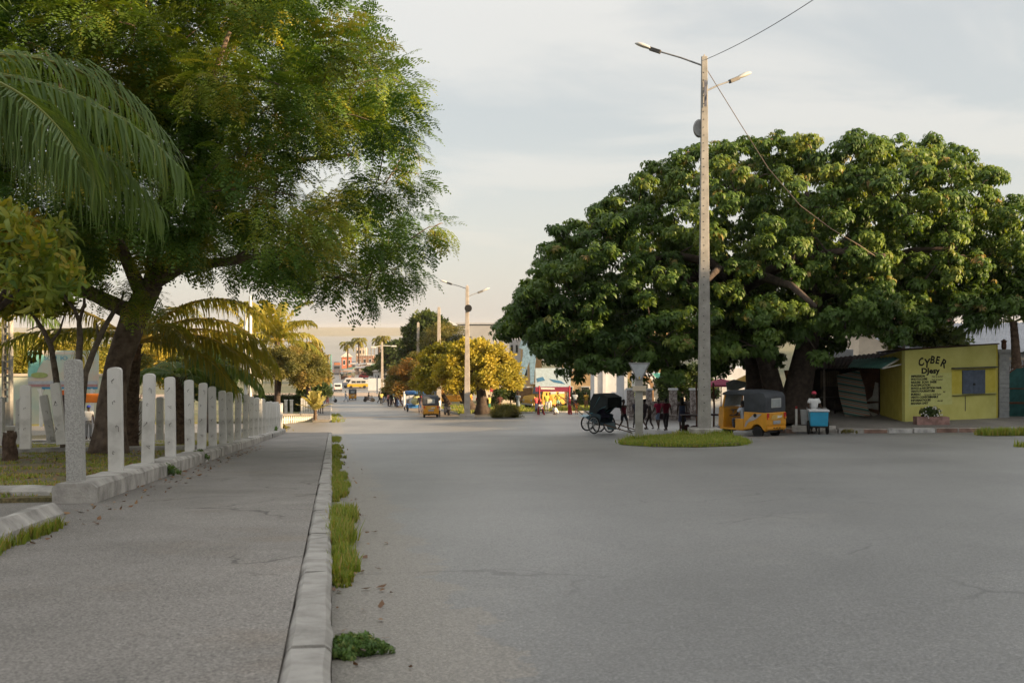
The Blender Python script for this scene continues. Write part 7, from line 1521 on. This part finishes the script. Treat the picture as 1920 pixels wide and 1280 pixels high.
    # flagpoles, disc monument, hedge, parapet, gateposts
    for px, top, bot, k, lab in [(461, 588, 738, 31, 'front white flagpole rising behind the posts near the round monument'), (469.5, 555, 705, 29, 'rear white flagpole right of the front one')]: q = PG(px, k, .15); t = thing('flagpole', lab, 'flagpole', q); b = MB(); b.tube([(0, 0, 0), (0, 0, (HY-top)/k-q.z)], .105, 8); b.build('shaft', M_white, t, smooth=True); b = MB(); b.box((0, 0, .1), (.5, .5, .3)); b.build('base', M_conc, t)
    k = 27.; q = PG(476, k, .15); t = thing('monument', 'round mosaic stone disc monument behind the flagpoles', 'monument', q); b = MB(); b.lathe([(.02, -.15), (.60, -.15), (.62, 0), (.60, .15), (.02, .15)], 28, (0, 0, (HY-723)/k-q.z), axis='y'); b.build('disc', mat('mosaic', (.12, .13, .10), .9, .0, 7, col2=(.34, .33, .28)), t); b = MB(); b.box((0, 0, .9), (.5, .4, 1.9)); b.build('pedestal', M_conc, t)
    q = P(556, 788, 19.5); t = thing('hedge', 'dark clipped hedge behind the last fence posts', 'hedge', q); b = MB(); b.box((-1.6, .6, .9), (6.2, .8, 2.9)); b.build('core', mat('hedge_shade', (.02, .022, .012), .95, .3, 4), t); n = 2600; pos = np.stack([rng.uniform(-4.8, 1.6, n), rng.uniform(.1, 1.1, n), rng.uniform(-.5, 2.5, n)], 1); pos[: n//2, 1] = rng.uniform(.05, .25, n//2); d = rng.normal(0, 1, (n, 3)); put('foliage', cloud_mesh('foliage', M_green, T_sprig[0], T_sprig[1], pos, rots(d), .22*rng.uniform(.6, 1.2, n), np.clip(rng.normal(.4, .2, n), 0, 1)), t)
    for px, lab in [(536, 'left white gatepost in front of the hedge'), (546.5, 'right white gatepost in front of the hedge')]: q = PG(px, 21, .15); t = thing('gatepost', lab, 'post', q); b = MB(); b.box((0, 0, .55), (.24, .24, 1.25)); b.build('shaft', M_post, t, bevel=.02); b = MB(); b.box((0, 0, 1.2), (.3, .3, .08)); b.build('cap', M_post, t)
    q = P(570, 774, 22); t = thing('picket_fence', 'white picket panel behind the parapet by the pavement walkers', 'fence', (q.x, q.y+2, q.z-.6)); b = MB(); [b.box((-.55+.22*i, 0, .9), (.17, .08, 1.7)) for i in range(6)]; b.build('pickets', M_post, t)
    # parapet with a grey deck
    A = P(525, 799, 25.4); B_ = P(592, 796, 22.6); t = thing('parapet', 'low white balustrade with a wide grey top beyond the fence posts', 'parapet', A); f = (B_-A); L_ = math.hypot(f.x, f.y); fx = Vector((f.x, f.y, 0)).normalized(); nx = Vector((-fx.y, fx.x, 0)); sl = f.z/L_; h = .78
    def S_(s, o, z): return fx*s+nx*o+Vector((0, 0, z+sl*s))
    b = MB(); b.add([S_(-.2, -.1, h), S_(L_+.2, -.1, h), S_(L_+.2, 3.2, h+.03), S_(-.2, 3.2, h+.03), S_(-.2, -.1, h+.13), S_(L_+.2, -.1, h+.13), S_(L_+.2, 3.2, h+.16), S_(-.2, 3.2, h+.16)], [(0, 1, 2, 3), (4, 5, 6, 7), (0, 1, 5, 4), (1, 2, 6, 5), (2, 3, 7, 6), (3, 0, 4, 7)]); b.build('deck', M_walk, t)
    b = MB(); b.prism([S_(-.1, 0, -.4), S_(L_+.1, 0, -.4), S_(L_+.1, 0, .15), S_(-.1, 0, .15)], nx*.3); b.build('plinth', M_white, t); b = MB(); b.prism([S_(-.1, .35, .0), S_(L_+.1, .35, .0), S_(L_+.1, .35, h-.01), S_(-.1, .35, h-.01)], nx*.2); b.build('back_wall', M_conc, t)
    n = 17; pro = [(.05, 0), (.10, .05), (.05, .14), (.11, .34), (.05, .52), (.09, .58), (.09, .63)]
    bm_ = MB().lathe(pro, 8).mesh('baluster', M_white, smooth=True)
    for i in range(n): o = put('baluster', bm_, t); o.location = S_((i+.5)*L_/n, .12, .15)
left_background()
# ------------------------------------------------------------------ air between the camera and the far shore
def haze():
    b = MB(); b.box((0, 3000, -5), (15000, 8600, 70)); o = b.build('haze', None); o.data.materials.clear(); tag(o, kind='stuff'); o['label'] = 'pale warm evening haze over the town and bay'
    m = bpy.data.materials.new('haze'); m.use_nodes = True; nt = m.node_tree; nt.nodes.clear(); out = nt.nodes.new('ShaderNodeOutputMaterial'); v = nt.nodes.new('ShaderNodeVolumePrincipled'); v.inputs['Color'].default_value = (.93, .90, .87, 1); v.inputs['Density'].default_value = .00009; v.inputs['Anisotropy'].default_value = .2; nt.links.new(v.outputs[0], out.inputs['Volume']); o.data.materials.append(m)
haze()
